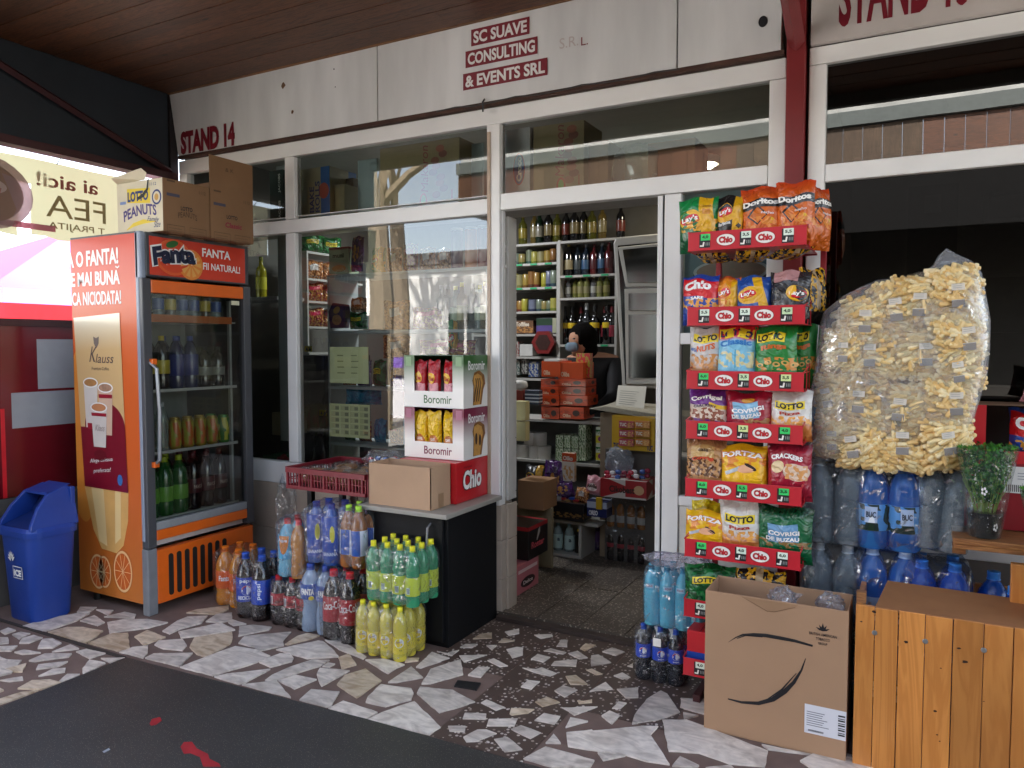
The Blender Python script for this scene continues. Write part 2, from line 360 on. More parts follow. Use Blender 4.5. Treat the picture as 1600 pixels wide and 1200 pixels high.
        return tag(o, label, cat, group, kind)
def inst(name, me, loc=(0, 0, 0), rz=0, parent=None, label=None, cat=None, group=None, kind=None, rot=None, scale=None):
    o = bpy.data.objects.new(name, me); C.objects.link(o); o.location = loc; o.rotation_euler = rot or (0, 0, rz); o.parent = parent
    if scale: o.scale = scale
    OFF[o.name] = Vector((0, 0, 0))
    return tag(o, label, cat, group, kind)
KIDS = {}
def copy_tree(o, parent=None):
    c = o.copy(); C.objects.link(c); c.parent = parent
    for ch in list(o.children): copy_tree(ch, c)
    return c
ORD = ['first', 'second', 'third', 'fourth', 'fifth', 'sixth', 'seventh', 'eighth', 'ninth', 'tenth', 'eleventh', 'twelfth', 'thirteenth', 'fourteenth']
def blob(mb, c, r, mat, e=.6, seg=24, rings=14, amp=0, freq=8, seed=0, uv=False):
    """rounded-box skin (superellipsoid) with dents"""
    b = len(mb.v); sp = lambda t: math.copysign(abs(t) ** e, t)
    for j in range(rings + 1):
        ph = -PI / 2 + PI * j / rings
        for i in range(seg):
            th = 2 * PI * i / seg
            d = Vector((sp(math.cos(ph)) * sp(math.cos(th)), sp(math.cos(ph)) * sp(math.sin(th)), sp(math.sin(ph))))
            k = 1 + amp * noise.noise(d * freq * .3 + Vector((seed, 0, 0)))
            mb.v.append((c[0] + r[0] * d.x * k, c[1] + r[1] * d.y * k, c[2] + r[2] * d.z * k))
    mi = mb.mi(mat)
    for j in range(rings):
        for i in range(seg):
            i2 = (i + 1) % seg; mb.f.append((b + j * seg + i, b + j * seg + i2, b + (j + 1) * seg + i2, b + (j + 1) * seg + i)); mb.m.append(mi)
            mb.uv.append([(i / seg, j / rings), ((i + 1) / seg, j / rings), ((i + 1) / seg, (j + 1) / rings), (i / seg, (j + 1) / rings)])
    return mb

WHITE = M('e9e7e2', .4, var=.06, scale=3); BLACK = M('101012', .4); INK = M('18181c', .5, var=0); RED = M('c9151e', .4, var=.08)
PVC = M('efefed', .32, var=.07, scale=2.5, bump=.02, bscale=8); CARD = M('a9845f', .85, var=.1, scale=5, bump=.06, bscale=90)
CARD2 = M('8d6a4b', .88, var=.12, scale=4, bump=.06, bscale=90); PW = M('f2f0ec', .45, var=0); FILM = film()
# ================================================================ THE SETTING
YF = 3.47                                   # plane of the shop front
def terrazzo(c, chips, sc_=55, dens=.33):
    m, n, l, p = newmat('terrazzo'); tc = n.new('ShaderNodeTexCoord')
    v = n.new('ShaderNodeTexVoronoi'); v.inputs['Scale'].default_value = sc_; l.new(tc.outputs['Object'], v.inputs['Vector'])
    lt = n.new('ShaderNodeMath'); lt.operation = 'LESS_THAN'; lt.inputs[1].default_value = dens; l.new(v.outputs['Distance'], lt.inputs[0])
    s_ = n.new('ShaderNodeSeparateColor'); l.new(v.outputs['Color'], s_.inputs[0])
    g_ = n.new('ShaderNodeMath'); g_.operation = 'GREATER_THAN'; g_.inputs[1].default_value = .45; l.new(s_.outputs[0], g_.inputs[0])
    mu = n.new('ShaderNodeMath'); mu.operation = 'MULTIPLY'; l.new(lt.outputs[0], mu.inputs[0]); l.new(g_.outputs[0], mu.inputs[1])
    nz = n.new('ShaderNodeTexNoise'); nz.inputs['Scale'].default_value = 4; nz.inputs['Detail'].default_value = 6; l.new(tc.outputs['Object'], nz.inputs['Vector'])
    b0 = n.new('ShaderNodeMix'); b0.data_type = 'RGBA'; b0.inputs[6].default_value = tuple(x * .55 for x in lin(c)[:3]) + (1,); b0.inputs[7].default_value = lin(c); l.new(nz.outputs[0], b0.inputs[0])
    c0 = n.new('ShaderNodeMix'); c0.data_type = 'RGBA'; c0.inputs[6].default_value = lin(chips); c0.inputs[7].default_value = lin('8f7f74'); l.new(s_.outputs[1], c0.inputs[0])
    mx = n.new('ShaderNodeMix'); mx.data_type = 'RGBA'; l.new(mu.outputs[0], mx.inputs[0]); l.new(b0.outputs[2], mx.inputs[6]); l.new(c0.outputs[2], mx.inputs[7])
    l.new(mx.outputs[2], p.inputs['Base Color']); p.inputs['Roughness'].default_value = .5; return m
# ground
mb = MB(); asph = None
mb.box(-60, 60, -60, 60, -.3, -.012, M('8b8780', .9, var=.2, scale=.6)); mb.build('ground', kind='structure')
mortar = M('77625a', .8, var=.2, scale=9, bump=.25, bscale=220)
mb = MB(); mb.box(-4.45, 3.2, 1.2, YF + .02, -.1, 0, mortar); pave = mb.build('pavement', kind='structure', loc=(0, 0, 0))
mb = MB(); asph = terrazzo('3f3e3d', '63625f', 190, .24); mb.prism([(-3.2, -2.4), (3.2, -2.4), (3.2, 2.262), (-1.1, 2.266), (-1.85, 2.25), (-3.2, 2.18)], -.02, .0065, asph)
red_paint = M('a01d26', .7, var=.2, scale=20)
mb.build('asphalt', kind='structure', loc=(0, 0, 0))
mb = MB(); fl = top(.0065)
def px_poly(pts, s=4, ox=0, oy=920, z=0.0): return [tuple(G(ox + x / s, oy + y / s, z)[:2]) for x, y in pts]
mb.poly(fl, px_poly([(935, 855), (950, 825), (1000, 812), (1012, 835), (975, 862), (945, 868)]), red_paint, .001)
mb.poly(fl, px_poly([(1128, 1000), (1150, 970), (1200, 968), (1230, 1010), (1300, 1045), (1310, 1075), (1370, 1105), (1380, 1125), (1270, 1125), (1250, 1065), (1190, 1040), (1150, 1045)]), red_paint, .001)
mb.poly(fl, px_poly([(640, 1030), (680, 1008), (690, 1018), (650, 1038)]), M('9aa0aa', .7, var=0), .001)
sp_ = mb.build('paint_splash', kind='structure', loc=(0, 0, 0))
# terrazzo slabs
TZ = terrazzo('5b4a43', 'd8cfc8'); TZI = terrazzo('5a5148', 'a39a8c', 75, .36)
xs = [-1.955, -1.565, -1.175, -.785]
for i in range(3):
    ys = [2.27, 2.66, 3.05, 3.415] if i == 1 else ([2.72, 3.05, 3.415] if i == 2 else [2.84, 3.1, 3.415])
    for j in range(len(ys) - 1):
        g = .0015 if ys[j + 1] - ys[j] < 1 else .002
        MB().box(xs[i] + .003, xs[i + 1] - .003, ys[j] + g * .3, ys[j + 1] - g * .3, -.02, .0025, TZ).build('terrazzo_slab', pave, kind='structure')
# traced marble slabs of the crazy paving (surveyed outlines)
A = [[(140,240),(300,190),(480,160),(560,158),(480,205),(350,250),(270,275)],[(300,275),(420,245),(520,245),(645,268),(610,300),(540,345)],[(500,205),(590,172),(655,215),(610,235)],[(670,215),(780,195),(920,195),(1050,215),(930,250),(760,270),(685,285)],[(600,135),(710,140),(680,172)],[(650,180),(780,150),(850,165),(840,188)],[(480,150),(500,118),(605,120),(560,150)],[(550,345),(700,285),(800,282),(812,375),(740,398)],[(840,305),(920,265),(1035,308),(960,335),(900,358)],[(965,355),(990,330),(1140,320),(1168,360),(1140,392),(1020,380)],[(1015,270),(1110,205),(1170,182),(1298,175),(1260,220),(1130,255),(1060,287)],[(1165,155),(1230,135),(1430,110),(1430,135),(1360,165)],[(1285,210),(1350,165),(1450,155),(1450,205),(1360,215)],[(1115,275),(1380,218),(1470,262),(1300,295),(1130,312)],[(1185,370),(1215,310),(1450,275),(1455,310),(1440,350),(1290,432),(1230,415)],[(745,402),(830,372),(925,362),(925,405),(895,438),(800,412)],[(907,438),(960,412),(1205,408),(1120,492)],
[(0,270),(50,250),(100,265),(30,290)],[(75,290),(130,275),(190,285),(120,320)],[(120,345),(140,315),(210,295),(268,312),(180,345)],[(0,310),(50,310),(55,345),(0,350)],[(235,378),(265,320),(330,318),(385,345),(330,375)],[(-30,367),(110,362),(70,395),(-20,395)],[(90,402),(150,388),(255,405),(140,415)],[(325,400),(440,355),(495,380),(400,392)],[(475,398),(540,382),(660,408),(560,442)],[(180,455),(280,412),(450,412),(430,432),(300,448),(215,460)],[(-40,430),(0,430),(50,450),(40,478),(-30,480)],[(30,508),(165,472),(140,525),(90,525)],[(225,510),(240,480),(425,460),(370,490),(300,500)],[(240,552),(330,508),(410,503),(405,525)],[(515,505),(560,450),(660,470),(620,492),(520,540)],[(630,440),(780,438),(690,468)],[(0,578),(140,555),(145,575),(60,585)],[(110,630),(200,580),(310,575),(380,592),(260,635)],[(370,585),(420,540),(500,540),(470,558),(385,592)],[(-60,715),(130,655),(240,642),(100,695),(-30,738)],[(-40,625),(0,628),(25,640),(0,650),(-40,650)]]
B = [[(-275,495),(-110,430),(70,365),(200,385),(290,425),(260,445),(150,485),(-70,548)],[(-60,555),(20,538),(290,508),(130,595),(90,601)],[(90,302),(95,240),(180,232),(300,245),(280,262)],[(25,215),(45,195),(140,225),(60,235)],[(90,345),(130,300),(420,275),(370,330),(375,360),(220,395),(190,370)],[(220,465),(300,430),(350,412),(415,415),(435,440),(425,460),(290,495)],[(325,385),(590,330),(620,335),(690,395),(718,430),(520,442)],[(380,352),(460,300),(520,282),(600,298),(540,320),(400,355)],[(256,578),(300,545),(400,500),(550,448),(660,452),(600,490),(480,525),(330,575)],[(615,490),(650,468),(695,475),(660,495)],[(340,580),(450,545),(580,572),(440,632)],[(112,605),(330,582),(370,630),(418,686)],[(580,540),(600,502),(785,518),(610,615),(590,575)],[(715,435),(780,412),(828,480),(735,508)],[(630,325),(690,325),(760,345),(890,430),(870,445),(720,385)],[(705,605),(755,545),(885,505),(985,580),(830,688)],[(884,450),(1000,445),(1130,480),(1080,500),(1025,535)],[(1025,590),(1170,492),(1245,560),(1080,590)],[(472,700),(545,635),(722,650),(700,690),(670,742),(640,745)],[(652,755),(745,708),(960,780),(890,822)],[(885,715),(900,680),(980,605),(1170,630),(1185,660),(1170,700),(1010,742)],[(902,825),(990,780),(1190,712),(1355,875),(1285,918)],[(1205,660),(1225,620),(1430,640),(1570,715),(1345,780)],[(1235,600),(1290,510),(1480,448),(1495,540),(1290,598)],[(1200,495),(1300,402),(1410,440),(1230,500)],[(1140,440),(1220,440),(1215,455),(1130,465)],[(1330,395),(1400,410),(1470,390),(1420,425)]]
Cc = [[(70,425),(245,420),(100,465)],[(155,320),(200,290),(275,282),(275,315)],[(355,275),(445,255),(445,285),(380,298)],[(538,295),(650,290),(655,303),(580,318)],[(315,340),(350,315),(415,332),(350,342)],[(75,372),(110,352),(185,352),(150,375)],[(240,360),(308,360),(275,390)],[(678,365),(705,325),(750,325),(745,370)],[(825,380),(860,348),(925,358),(855,395)],[(365,385),(430,370),(470,375),(468,420),(402,440)],[(600,395),(640,380),(740,405),(720,415)],[(520,445),(560,415),(640,435),(595,465)],[(750,410),(810,395),(875,438),(820,445)],[(965,400),(1025,375),(1105,402),(1050,425)],[(645,485),(665,460),(808,450),(800,492)],[(895,490),(895,425),(940,418),(1020,468)],[(0,405),(70,388),(25,425)],[(245,455),(285,442),(375,488),(325,495)],[(125,545),(190,495),(262,500),(205,558)],[(465,500),(550,510),(585,498),(680,535),(640,552),(540,530)],[(865,515),(900,508),(965,540),(925,545)],[(1120,490),(1155,475),(1155,498)],[(1035,550),(1090,530),(1140,560),(1090,572)],[(735,555),(800,548),(872,605),(765,605)],[(455,620),(500,580),(575,588),(520,635)],[(665,645),(720,612),(810,640),(730,685)],[(885,648),(985,590),(1030,635)],[(1055,635),(1190,625),(1190,688),(1110,690)],[(205,720),(240,700),(355,748),(300,768)],[(545,715),(620,685),(700,718),(590,745)],[(808,705),(845,710),(900,700),(900,718),(820,725)],[(1025,755),(1065,712),(1118,722),(1080,755)],[(715,752),(935,745),(790,795)],[(385,790),(395,755),(540,762),(500,785),(400,798)],[(92,820),(105,785),(240,790),(235,825)],[(242,865),(255,822),(435,818),(415,865)],[(540,830),(600,785),(702,805),(665,855)],[(960,800),(1010,770),(1075,800),(1025,850)],[(735,872),(765,812),(875,835)],[(0,865),(110,865),(105,902),(10,898)],[(95,935),(185,888),(240,888),(305,912),(180,962),(115,965)],[(393,885),(455,862),(580,908),(515,945)],[(288,948),(370,935),(465,1012),(355,1028)],[(610,970),(660,915),(705,972)],[(470,1070),(610,995),(740,1030),(915,1080),(890,1122),(650,1120)],[(740,905),(900,888),(905,895),(1210,865),(1315,868),(1265,920),(1385,1105),(1240,1085),(1110,1045),(750,990)],[(935,1030),(1110,1050),(970,1080)],[(1150,850),(1165,800),(1240,700),(1330,645),(1370,665),(1450,780),(1310,828)],[(1340,828),(1490,828),(1608,870),(2000,1024),(1980,1118),(1760,1100),(1568,1032),(1380,1020)],[(1455,690),(1640,700),(1640,800),(1450,748)],[(1470,780),(1565,800),(1475,822)],[(1400,1115),(1450,1055),(1570,1112),(1560,1122)],[(1960,980),(2310,1050),(2000,1010)]]
def marble(key, a, b_):
    m, n, l, p = newmat('marble'); tc = n.new('ShaderNodeTexCoord'); oi = n.new('ShaderNodeObjectInfo')
    cm = n.new('ShaderNodeVectorMath'); cm.operation = 'SCALE'; cm.inputs[0].default_value = (5, 9, 3); l.new(oi.outputs['Random'], cm.inputs['Scale'])
    ad = n.new('ShaderNodeVectorMath'); ad.operation = 'ADD'; l.new(tc.outputs['Object'], ad.inputs[0]); l.new(cm.outputs[0], ad.inputs[1])
    mp = n.new('ShaderNodeMapping'); mp.inputs['Scale'].default_value = (1, 2.6, 1); mp.inputs['Rotation'].default_value = (0, 0, .5); l.new(ad.outputs[0], mp.inputs[0])
    nz = n.new('ShaderNodeTexNoise'); nz.inputs['Scale'].default_value = 7; nz.inputs['Detail'].default_value = 8; nz.inputs['Distortion'].default_value = 1.5; l.new(mp.outputs[0], nz.inputs['Vector'])
    cr = n.new('ShaderNodeValToRGB'); cr.color_ramp.elements[0].position = .33; cr.color_ramp.elements[1].position = .6
    cr.color_ramp.elements[0].color = lin(b_); cr.color_ramp.elements[1].color = lin(a); l.new(nz.outputs[0], cr.inputs[0])
    n3 = n.new('ShaderNodeTexNoise'); n3.inputs['Scale'].default_value = 30; n3.inputs['Detail'].default_value = 6; l.new(ad.outputs[0], n3.inputs['Vector'])
    mr = n.new('ShaderNodeMapRange'); mr.inputs[1].default_value = .35; mr.inputs[2].default_value = .6; mr.inputs[3].default_value = .87; l.new(n3.outputs[0], mr.inputs[0])
    r2 = n.new('ShaderNodeMath'); r2.operation = 'MULTIPLY_ADD'; r2.inputs[1].default_value = .22; r2.inputs[2].default_value = .8; l.new(oi.outputs['Random'], r2.inputs[0])
    m3 = n.new('ShaderNodeMath'); m3.operation = 'MULTIPLY'; l.new(mr.outputs[0], m3.inputs[0]); l.new(r2.outputs[0], m3.inputs[1])
    vs = n.new('ShaderNodeVectorMath'); vs.operation = 'SCALE'; l.new(cr.outputs[0], vs.inputs[0]); l.new(m3.outputs[0], vs.inputs['Scale']); l.new(vs.outputs[0], p.inputs['Base Color'])
    p.inputs['Roughness'].default_value = .42; return m
MBL = [marble('a', 'f0e6db', 'c6bab0'), marble('b', 'eadfd4', 'b8ada4'), marble('c', 'e4d2ba', 'b8a084')]
def slab(pts, hh=.006, mat=None):
    ctr = (sum(p[0] for p in pts) / len(pts), sum(p[1] for p in pts) / len(pts))
    out = []
    for i, p in enumerate(pts):                      # chipped, slightly uneven edges
        q = pts[(i + 1) % len(pts)]; out.append(p); d = math.hypot(q[0] - p[0], q[1] - p[1])
        for k in range(1, int(d / .03)):
            t = k / int(d / .03); w = R.uniform(-.0022, .0022); nx, ny = -(q[1] - p[1]) / d, (q[0] - p[0]) / d
            out.append((p[0] + (q[0] - p[0]) * t + nx * w, p[1] + (q[1] - p[1]) * t + ny * w))
    m_ = MB(); m_.prism(out, -.01, hh + R.uniform(0, .0015), mat or R.choice(MBL[:2] + MBL[:2] + [MBL[2]]))
    return m_.build('paving_stone', pave, kind='structure')
for lst, ox in ((A, 0), (B, 350), (Cc, 700)):
    for pl in lst: slab(px_poly(pl, ox=ox))
def inside(x, y, P):
    c = False
    for i in range(len(P)):
        a, b = P[i], P[i - 1]
        if (a[1] > y) != (b[1] > y) and x < (b[0] - a[0]) * (y - a[1]) / (b[1] - a[1]) + a[0]: c = not c
    return c
taken = [px_poly(pl, ox=ox) for lst, ox in ((A, 0), (B, 350), (Cc, 700)) for pl in lst]
def free(x, y, r): return not any(inside(x + dx, y + dy, P) for P in taken for dx, dy in ((0, 0), (r, 0), (-r, 0), (0, r), (0, -r), (r*.7, r*.7), (-r*.7, -r*.7), (r*.7, -r*.7), (-r*.7, r*.7)))
def filler(x0, x1, y0, y1, n, rmin, rmax):
    for _ in range(n):
        x, y, r = R.uniform(x0, x1), R.uniform(y0, y1), R.uniform(rmin, rmax)
        if x - r < x0 or x + r > x1 or y - r < y0 or y + r > y1 or not free(x, y, r + .008): continue
        k = R.choice([4, 5, 5, 6]); a0 = R.uniform(0, 6); P = [(x + r * R.uniform(.8, 1.05) * math.cos(a0 + 2 * PI * i / k), y + r * R.uniform(.8, 1.05) * math.sin(a0 + 2 * PI * i / k)) for i in range(k)]
        taken.append(P); slab(P)
filler(-4.44, -3.25, 1.25, 2.1, 90, .06, .15); filler(-3.6, -1.97, 3.0, 3.44, 60, .07, .13); filler(-.75, 3.1, 2.3, 3.44, 130, .07, .18)
MB().box(-4.42, -3.21, 2.168, 2.186, -.01, .007, M('3c3531', .8)).build('joint_strip', pave, kind='structure')
q = px_poly([(38, 615), (60, 578), (205, 595), (178, 638)], ox=700)
MB().prism(q, -.01, .0062, M('17171a', .6)).build('drain_plate', pave, kind='structure')
# threshold and shop floor
mb = MB(); mb.box(-1.93, -1.05, 3.418, 3.462, -.02, .022, M('3b2f2a', .7, var=.2)); mb.build('threshold', kind='structure')
mb = MB(); mb.box(-4.4, 2.6, 3.463, 6.05, -.1, .018, M('2c2723', .8)); sf = mb.build('shop_floor', kind='structure', loc=(0, 0, 0))
for i in range(9):
    for j in range(8):
        x0 = -2.44 + i * .2425 - .005; y0 = 3.47 + j * .3
        MB().box(x0 + .002, x0 + .2405, y0 + .002, y0 + .298, 0, .03 + R.uniform(0, .0015), TZI).build('floor_tile', sf, kind='structure')

# ceiling of boards under the canopy
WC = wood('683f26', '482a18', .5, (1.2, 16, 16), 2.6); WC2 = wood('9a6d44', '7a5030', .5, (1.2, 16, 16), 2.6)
mb = MB(); mb.box(-4.6, 3.4, 1.44, 3.6, 3.17, 3.3, M('2a2320', .9)); ceil = mb.build('canopy_ceiling', kind='structure', loc=(0, 0, 0))
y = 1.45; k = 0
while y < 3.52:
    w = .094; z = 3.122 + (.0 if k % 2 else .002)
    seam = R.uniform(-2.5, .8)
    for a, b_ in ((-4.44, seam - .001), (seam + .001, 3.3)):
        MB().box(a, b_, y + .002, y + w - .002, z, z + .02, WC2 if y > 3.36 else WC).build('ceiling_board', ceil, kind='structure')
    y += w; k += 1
MB().box(-4.6, 3.4, 1.38, 1.44, 3.05, 3.34, M('5d5a57', .6)).build('canopy_edge', ceil, kind='structure')
mb = MB(); mb.box(-4.7, 3.5, 1.38, 7.2, 3.34, 3.4, M('5f6063', .5, .3)); mb.build('roof', kind='structure')

# building shell round the two shops
wallm = M('6f6c66', .8, var=.06); dkw = M('6d6963', .85, var=.08)
mb = MB()
mb.box(-4.45, -4.38, 3.56, 6.1, 0, 3.3, wallm); mb.box(-4.38, -.55, 6.02, 6.1, 0, 3.3, wallm); mb.box(-.55, -.45, 3.56, 6.1, 0, 3.3, wallm)
mb.build('shop_walls', kind='structure', loc=(0, 0, 0))
mb = MB(); mb.box(-4.38, -.55, 3.56, 6.02, 2.78, 2.86, M('a3a19b', .8, var=.04)); mb.build('shop_ceiling', kind='structure')
mb = MB(); mb.box(-.449, 2.6, 6.02, 6.1, 0, 3.3, dkw); mb.box(2.6, 2.7, 3.56, 6.1, 0, 3.3, dkw); mb.box(-.449, -.44, 3.56, 6.0, 0, 2.85, dkw); mb.box(-.44, 2.6, 3.56, 6.02, 2.8, 2.88, dkw); mb.build('neighbour_shop_walls', kind='structure', loc=(0, 0, 0))
# gable with dark sheeting on the left
tarp = M('20272f', .7, var=.2, scale=3, bump=.2, bscale=6)
mb = MB(); mb.box(-4.52, -4.46, 1.38, 3.5, 2.6, 3.16, tarp); mb.build('gable_wall', label='dark blue grey sheeting closing the canopy end above the banner', cat='wall')
dkred = M('3d1a1c', .55, var=.15); post_red = M('7a1f22', .45, var=.15, scale=6, bump=.05)
mb = MB(); mb.tube([(-4.42, 1.9, 3.14), (-4.42, 3.42, 2.61)], .022, dkred, 4); mb.build('roof_brace', label='thin dark red steel brace slanting across the dark canopy gable', cat='brace')
mb = MB(); mb.box(-4.5, -4.4, 1.38, 3.46, 2.555, 2.6, dkred); mb.build('roof_beam', label='dark red beam along the lower edge of the canopy gable', cat='beam')
mb = MB(); mb.box(-4.53, -4.44, 3.44, 3.5, 0, 3.12, M('231a1a', .6)); mb.build('corner_post', label='dark post at the left corner beside the stand 14 sign', cat='post')

# ================================================================ SHOP FRONT 14
sfront = root('shop_front', (-2.5, YF, 0), 'white framed glass shop front of stand 14 with open doorway', 'shop front')
def member(x0, x1, z0, z1, y0=YF, y1=YF + .06, par=sfront, name='frame_bar', mat=PVC):
    return MB().box(x0, x1, y0, y1, z0, z1, mat).build(name, par, bevel=.004)
member(-4.40, -.525, 2.60, 2.685); member(-4.32, -1.935, 2.14, 2.22); member(-1.93, -.595, 2.155, 2.235)
member(-4.40, -4.322, .0, 2.598); member(-3.44, -3.365, .725, 2.138); member(-3.44, -3.365, 2.222, 2.598)
member(-4.32, -2.01, .585, .722); member(-2.008, -1.932, .60, 2.598, YF - .004); member(-1.925, -1.92, .64, 2.15, YF + .005, YF + .04)
member(-1.055, -.975, .03, 2.152); member(-.593, -.523, .03, 2.598); member(-1.088, -1.062, .03, 2.15, YF + .002, YF + .05)
member(-.973, -.595, 1.456, 1.509); member(-.973, -.595, .70, .745)
MB().box(-2.002, -1.985, YF - .012, YF - .004, .65, 2.56, M('b9a48f', .4)).build('cable_duct', sfront)
MB().box(-4.32, -.6, YF + .004, YF + .05, 2.235, 2.238, PVC).build('frame_bar', sfront)
MB().box(-.973, -.595, YF + .01, YF + .045, .03, .698, M('d9d5cd', .4, var=.06)).build('lower_panel', sfront, bevel=.003)
MB().box(-1.0585, -1.0575, YF - .001, YF + .05, .03, 2.15, BLACK).build('door_seal', sfront)
GL = glass(); GLD = glass('8f9a98', .9, 'dark'); GLW = glass('e2ebe8', 1.25, 'wavy', .06)
for a, b_, c, d, g in ((-4.32, -3.442, .722, 2.14, GL), (-3.363, -2.01, .722, 2.14, GL), (-4.32, -3.442, 2.22, 2.6, GL), (-3.363, -2.01, 2.22, 2.6, GL), (-1.93, -.595, 2.238, 2.6, GLW), (-.973, -.595, .745, 1.456, GLD), (-.973, -.595, 1.509, 2.155, GL)):
    MB().rect(front(YF + .03), a, b_, c, d, glass('e4ebe8', 1.2, 'bright') if (a, c) == (-3.363, .722) else g, 0).build('pane', sfront)
# open door leaf / reveal and its screws
lf = MB().box(-1.93, -1.915, YF + .062, YF + .155, .62, 2.13, M('c9c7c2', .4, var=.05)).build('door_leaf', sfront, bevel=.003)
for z in (.66, .95, 1.25, 1.6, 1.9): MB().disc(right(-1.915), YF + .145, z, .004, .004, INK, .001, seg=8).build('screw', lf)
# stone cladding below the windows and beside the door
ST = M('b3a596', .6, var=.12, scale=6, bump=.08, bscale=30)
bw = root('base_wall', (-2.5, YF, 0), 'beige stone clad low wall under the shop windows', 'wall')
for x0, x1 in ((-4.39, -3.9), (-3.898, -3.4), (-3.398, -2.9), (-2.898, -2.4), (-2.398, -2.0)):
    for z0, z1 in ((0, .29), (.293, .583)): MB().box(x0, x1 - .003, YF + .005, YF + .09, z0, z1, ST).build('stone_tile', bw, bevel=.002)
for z0, z1 in ((0, .2), (.203, .41), (.413, .6)):
    MB().box(-1.997, -1.925, YF + .003, YF + .12, z0, z1, ST).build('stone_tile', bw, bevel=.002)
    MB().box(-1.924, -1.91, YF + .05, YF + .15, z0, z1, ST).build('stone_tile', bw, bevel=.002)
# fascia boards with lettering
SGN = M('dfdfde', .35, var=.16, scale=3.2, bump=.12, bscale=5, stretch=(1.6, 1, .35)); DR = M('7c1b2a', .4, var=.1)
fs = root('fascia_sign', (-2.5, YF, 2.7), 'long dirty white fascia sign reading STAND 14 over the shop front', 'sign')
for a, b_ in ((-4.44, -2.705), (-2.698, -.998), (-.991, -.543)):
    MB().prism([(a + (.075 if a < -4 else 0), 2.705), (b_, 2.69), (b_, 3.121), (a, 3.121)], -.03, 0, SGN, fn=lambda u, v, l: (u, YF + l * -1 - .028, v)).build('sign_panel', fs, bevel=.002)
MB().box(-4.36, -.53, YF - .036, YF + .0, 2.687, 2.707, M('4a3228', .9, var=.3, scale=12, bump=.4)).build('timber_strip', fs)
ff = front(YF - .03)
MB().tube([(-2.0, YF - .04, 2.72), (-2.0, YF - .06, 2.70), (-2.0, YF - .055, 2.67), (-2.01, YF - .04, 2.66)], .005, INK, 6).build('hook', fs)
MB().tube([(-2.3 + k * .12, YF - .038, 2.70 + .006 * math.sin(k * 2)) for k in range(12)], .004, M('3a3634', .6), 5).build('cable', fs)
mb = MB(); mb.text(ff, 'STAND 14', -4.335, 2.712, .505, .15, DR, .0015, .055); mb.build('lettering', fs)
WL = M('e8e6e3', .4, var=0)
mb = MB()
for st, x0, x1, z0, z1, tx in (('SC SUAVE', -2.085, -1.745, 3.005, 3.09, .01), ('CONSULTING', -2.12, -1.70, 2.90, 2.985, .01), ('& EVENTS SRL', -2.135, -1.645, 2.787, 2.872, .01)):
    mb.rect(ff, x0, x1, z0, z1, DR, .0012); mb.text(ff, st, x0 + .014, z0 + .012, x1 - x0 - .028, z1 - z0 - .024, WL, .002, .035)
mb.text(ff, 'L.', -1.465, 2.895, .035, .04, DR, .0015, .0)
mb.build('lettering', fs)
mb = MB(); gst = M('c2b7b4', .4, var=0); mb.text(ff, 'S.R.', -1.58, 2.90, .1, .05, gst, .0011, .0); mb.build('faded_lettering', fs)
mb = MB(); mb.disc(ff, -.619, 2.842, .019, .024, INK, .0015); mb.build('cable_hole', fs)
RU = M('6e5038', .8, var=.3)
for px in ((443, 134, 9), (457, 175, 6), (522, 108, 3), (524, 136, 2), (770, 162, 5)):
    p = Wy(px[0], px[1], YF - .03); r_ = px[2] * .0019
    MB().poly(ff, [(p.x + r_ * R.uniform(.5, 1.1) * math.cos(a), p.z + r_ * R.uniform(.6, 1.3) * math.sin(a)) for a in [k * PI / 5 for k in range(10)]], RU if px[2] > 4 else INK, .0014).build('stain', fs)
# red steel post between the stands with its brace
pr = root('steel_post', (-.48, 3.47, 0), 'dark red steel post standing between stand 14 and stand 15', 'post')
MB().box(-.519, -.444, 3.43, 3.53, 0, 3.12, post_red).build('post', pr, bevel=.004)
MB().tube([(-.48, 3.44, 2.72), (-.48, 2.6, 3.13)], .035, post_red, 4).build('brace', pr)
MB().box(-.535, -.428, 2.4, 3.5, 3.05, 3.12, M('4a1a1c', .5)).build('beam', pr)

# ================================================================ SHOP FRONT 15
s15 = root('shop_front', (1, YF, 0), 'white framed shop front of stand 15 with dark empty windows', 'shop front')
member(-.432, 2.6, 2.634, 2.707, par=s15); member(-.432, -.363, .03, 2.632, par=s15); member(-.361, 2.6, 2.141, 2.213, par=s15)
member(-.361, 2.6, .60, .70, par=s15); member(1.45, 1.52, .72, 2.63, par=s15)
for a, b_ in ((-.363, 1.45), (1.52, 2.6)):
    MB().rect(front(YF + .03), a, b_, .70, 2.141, glass('59605f', 1.0, 'dk2'), 0).build('pane', s15)
    MB().rect(front(YF + .03), a, b_, 2.213, 2.634, glass('6c7270', 1.4, 'dk3', .05), 0).build('pane', s15)
MB().box(-.43, 2.6, YF + .01, YF + .08, 0, .598, M('77706a', .7)).build('base_panel', s15)
f15 = root('fascia_sign', (1, YF, 2.71), 'white fascia sign with large red STAND 15 at the right edge', 'sign')
MB().box(-.425, 2.6, YF - .03, YF, 2.709, 3.12, M('c9c2bd', .4, var=.12, scale=3)).build('sign_panel', f15, bevel=.002)
mb = MB(); mb.text(ff, 'STAND 15', -.318, 2.757, .465, .25, DR, .0015, .03); mb.build('lettering', f15)

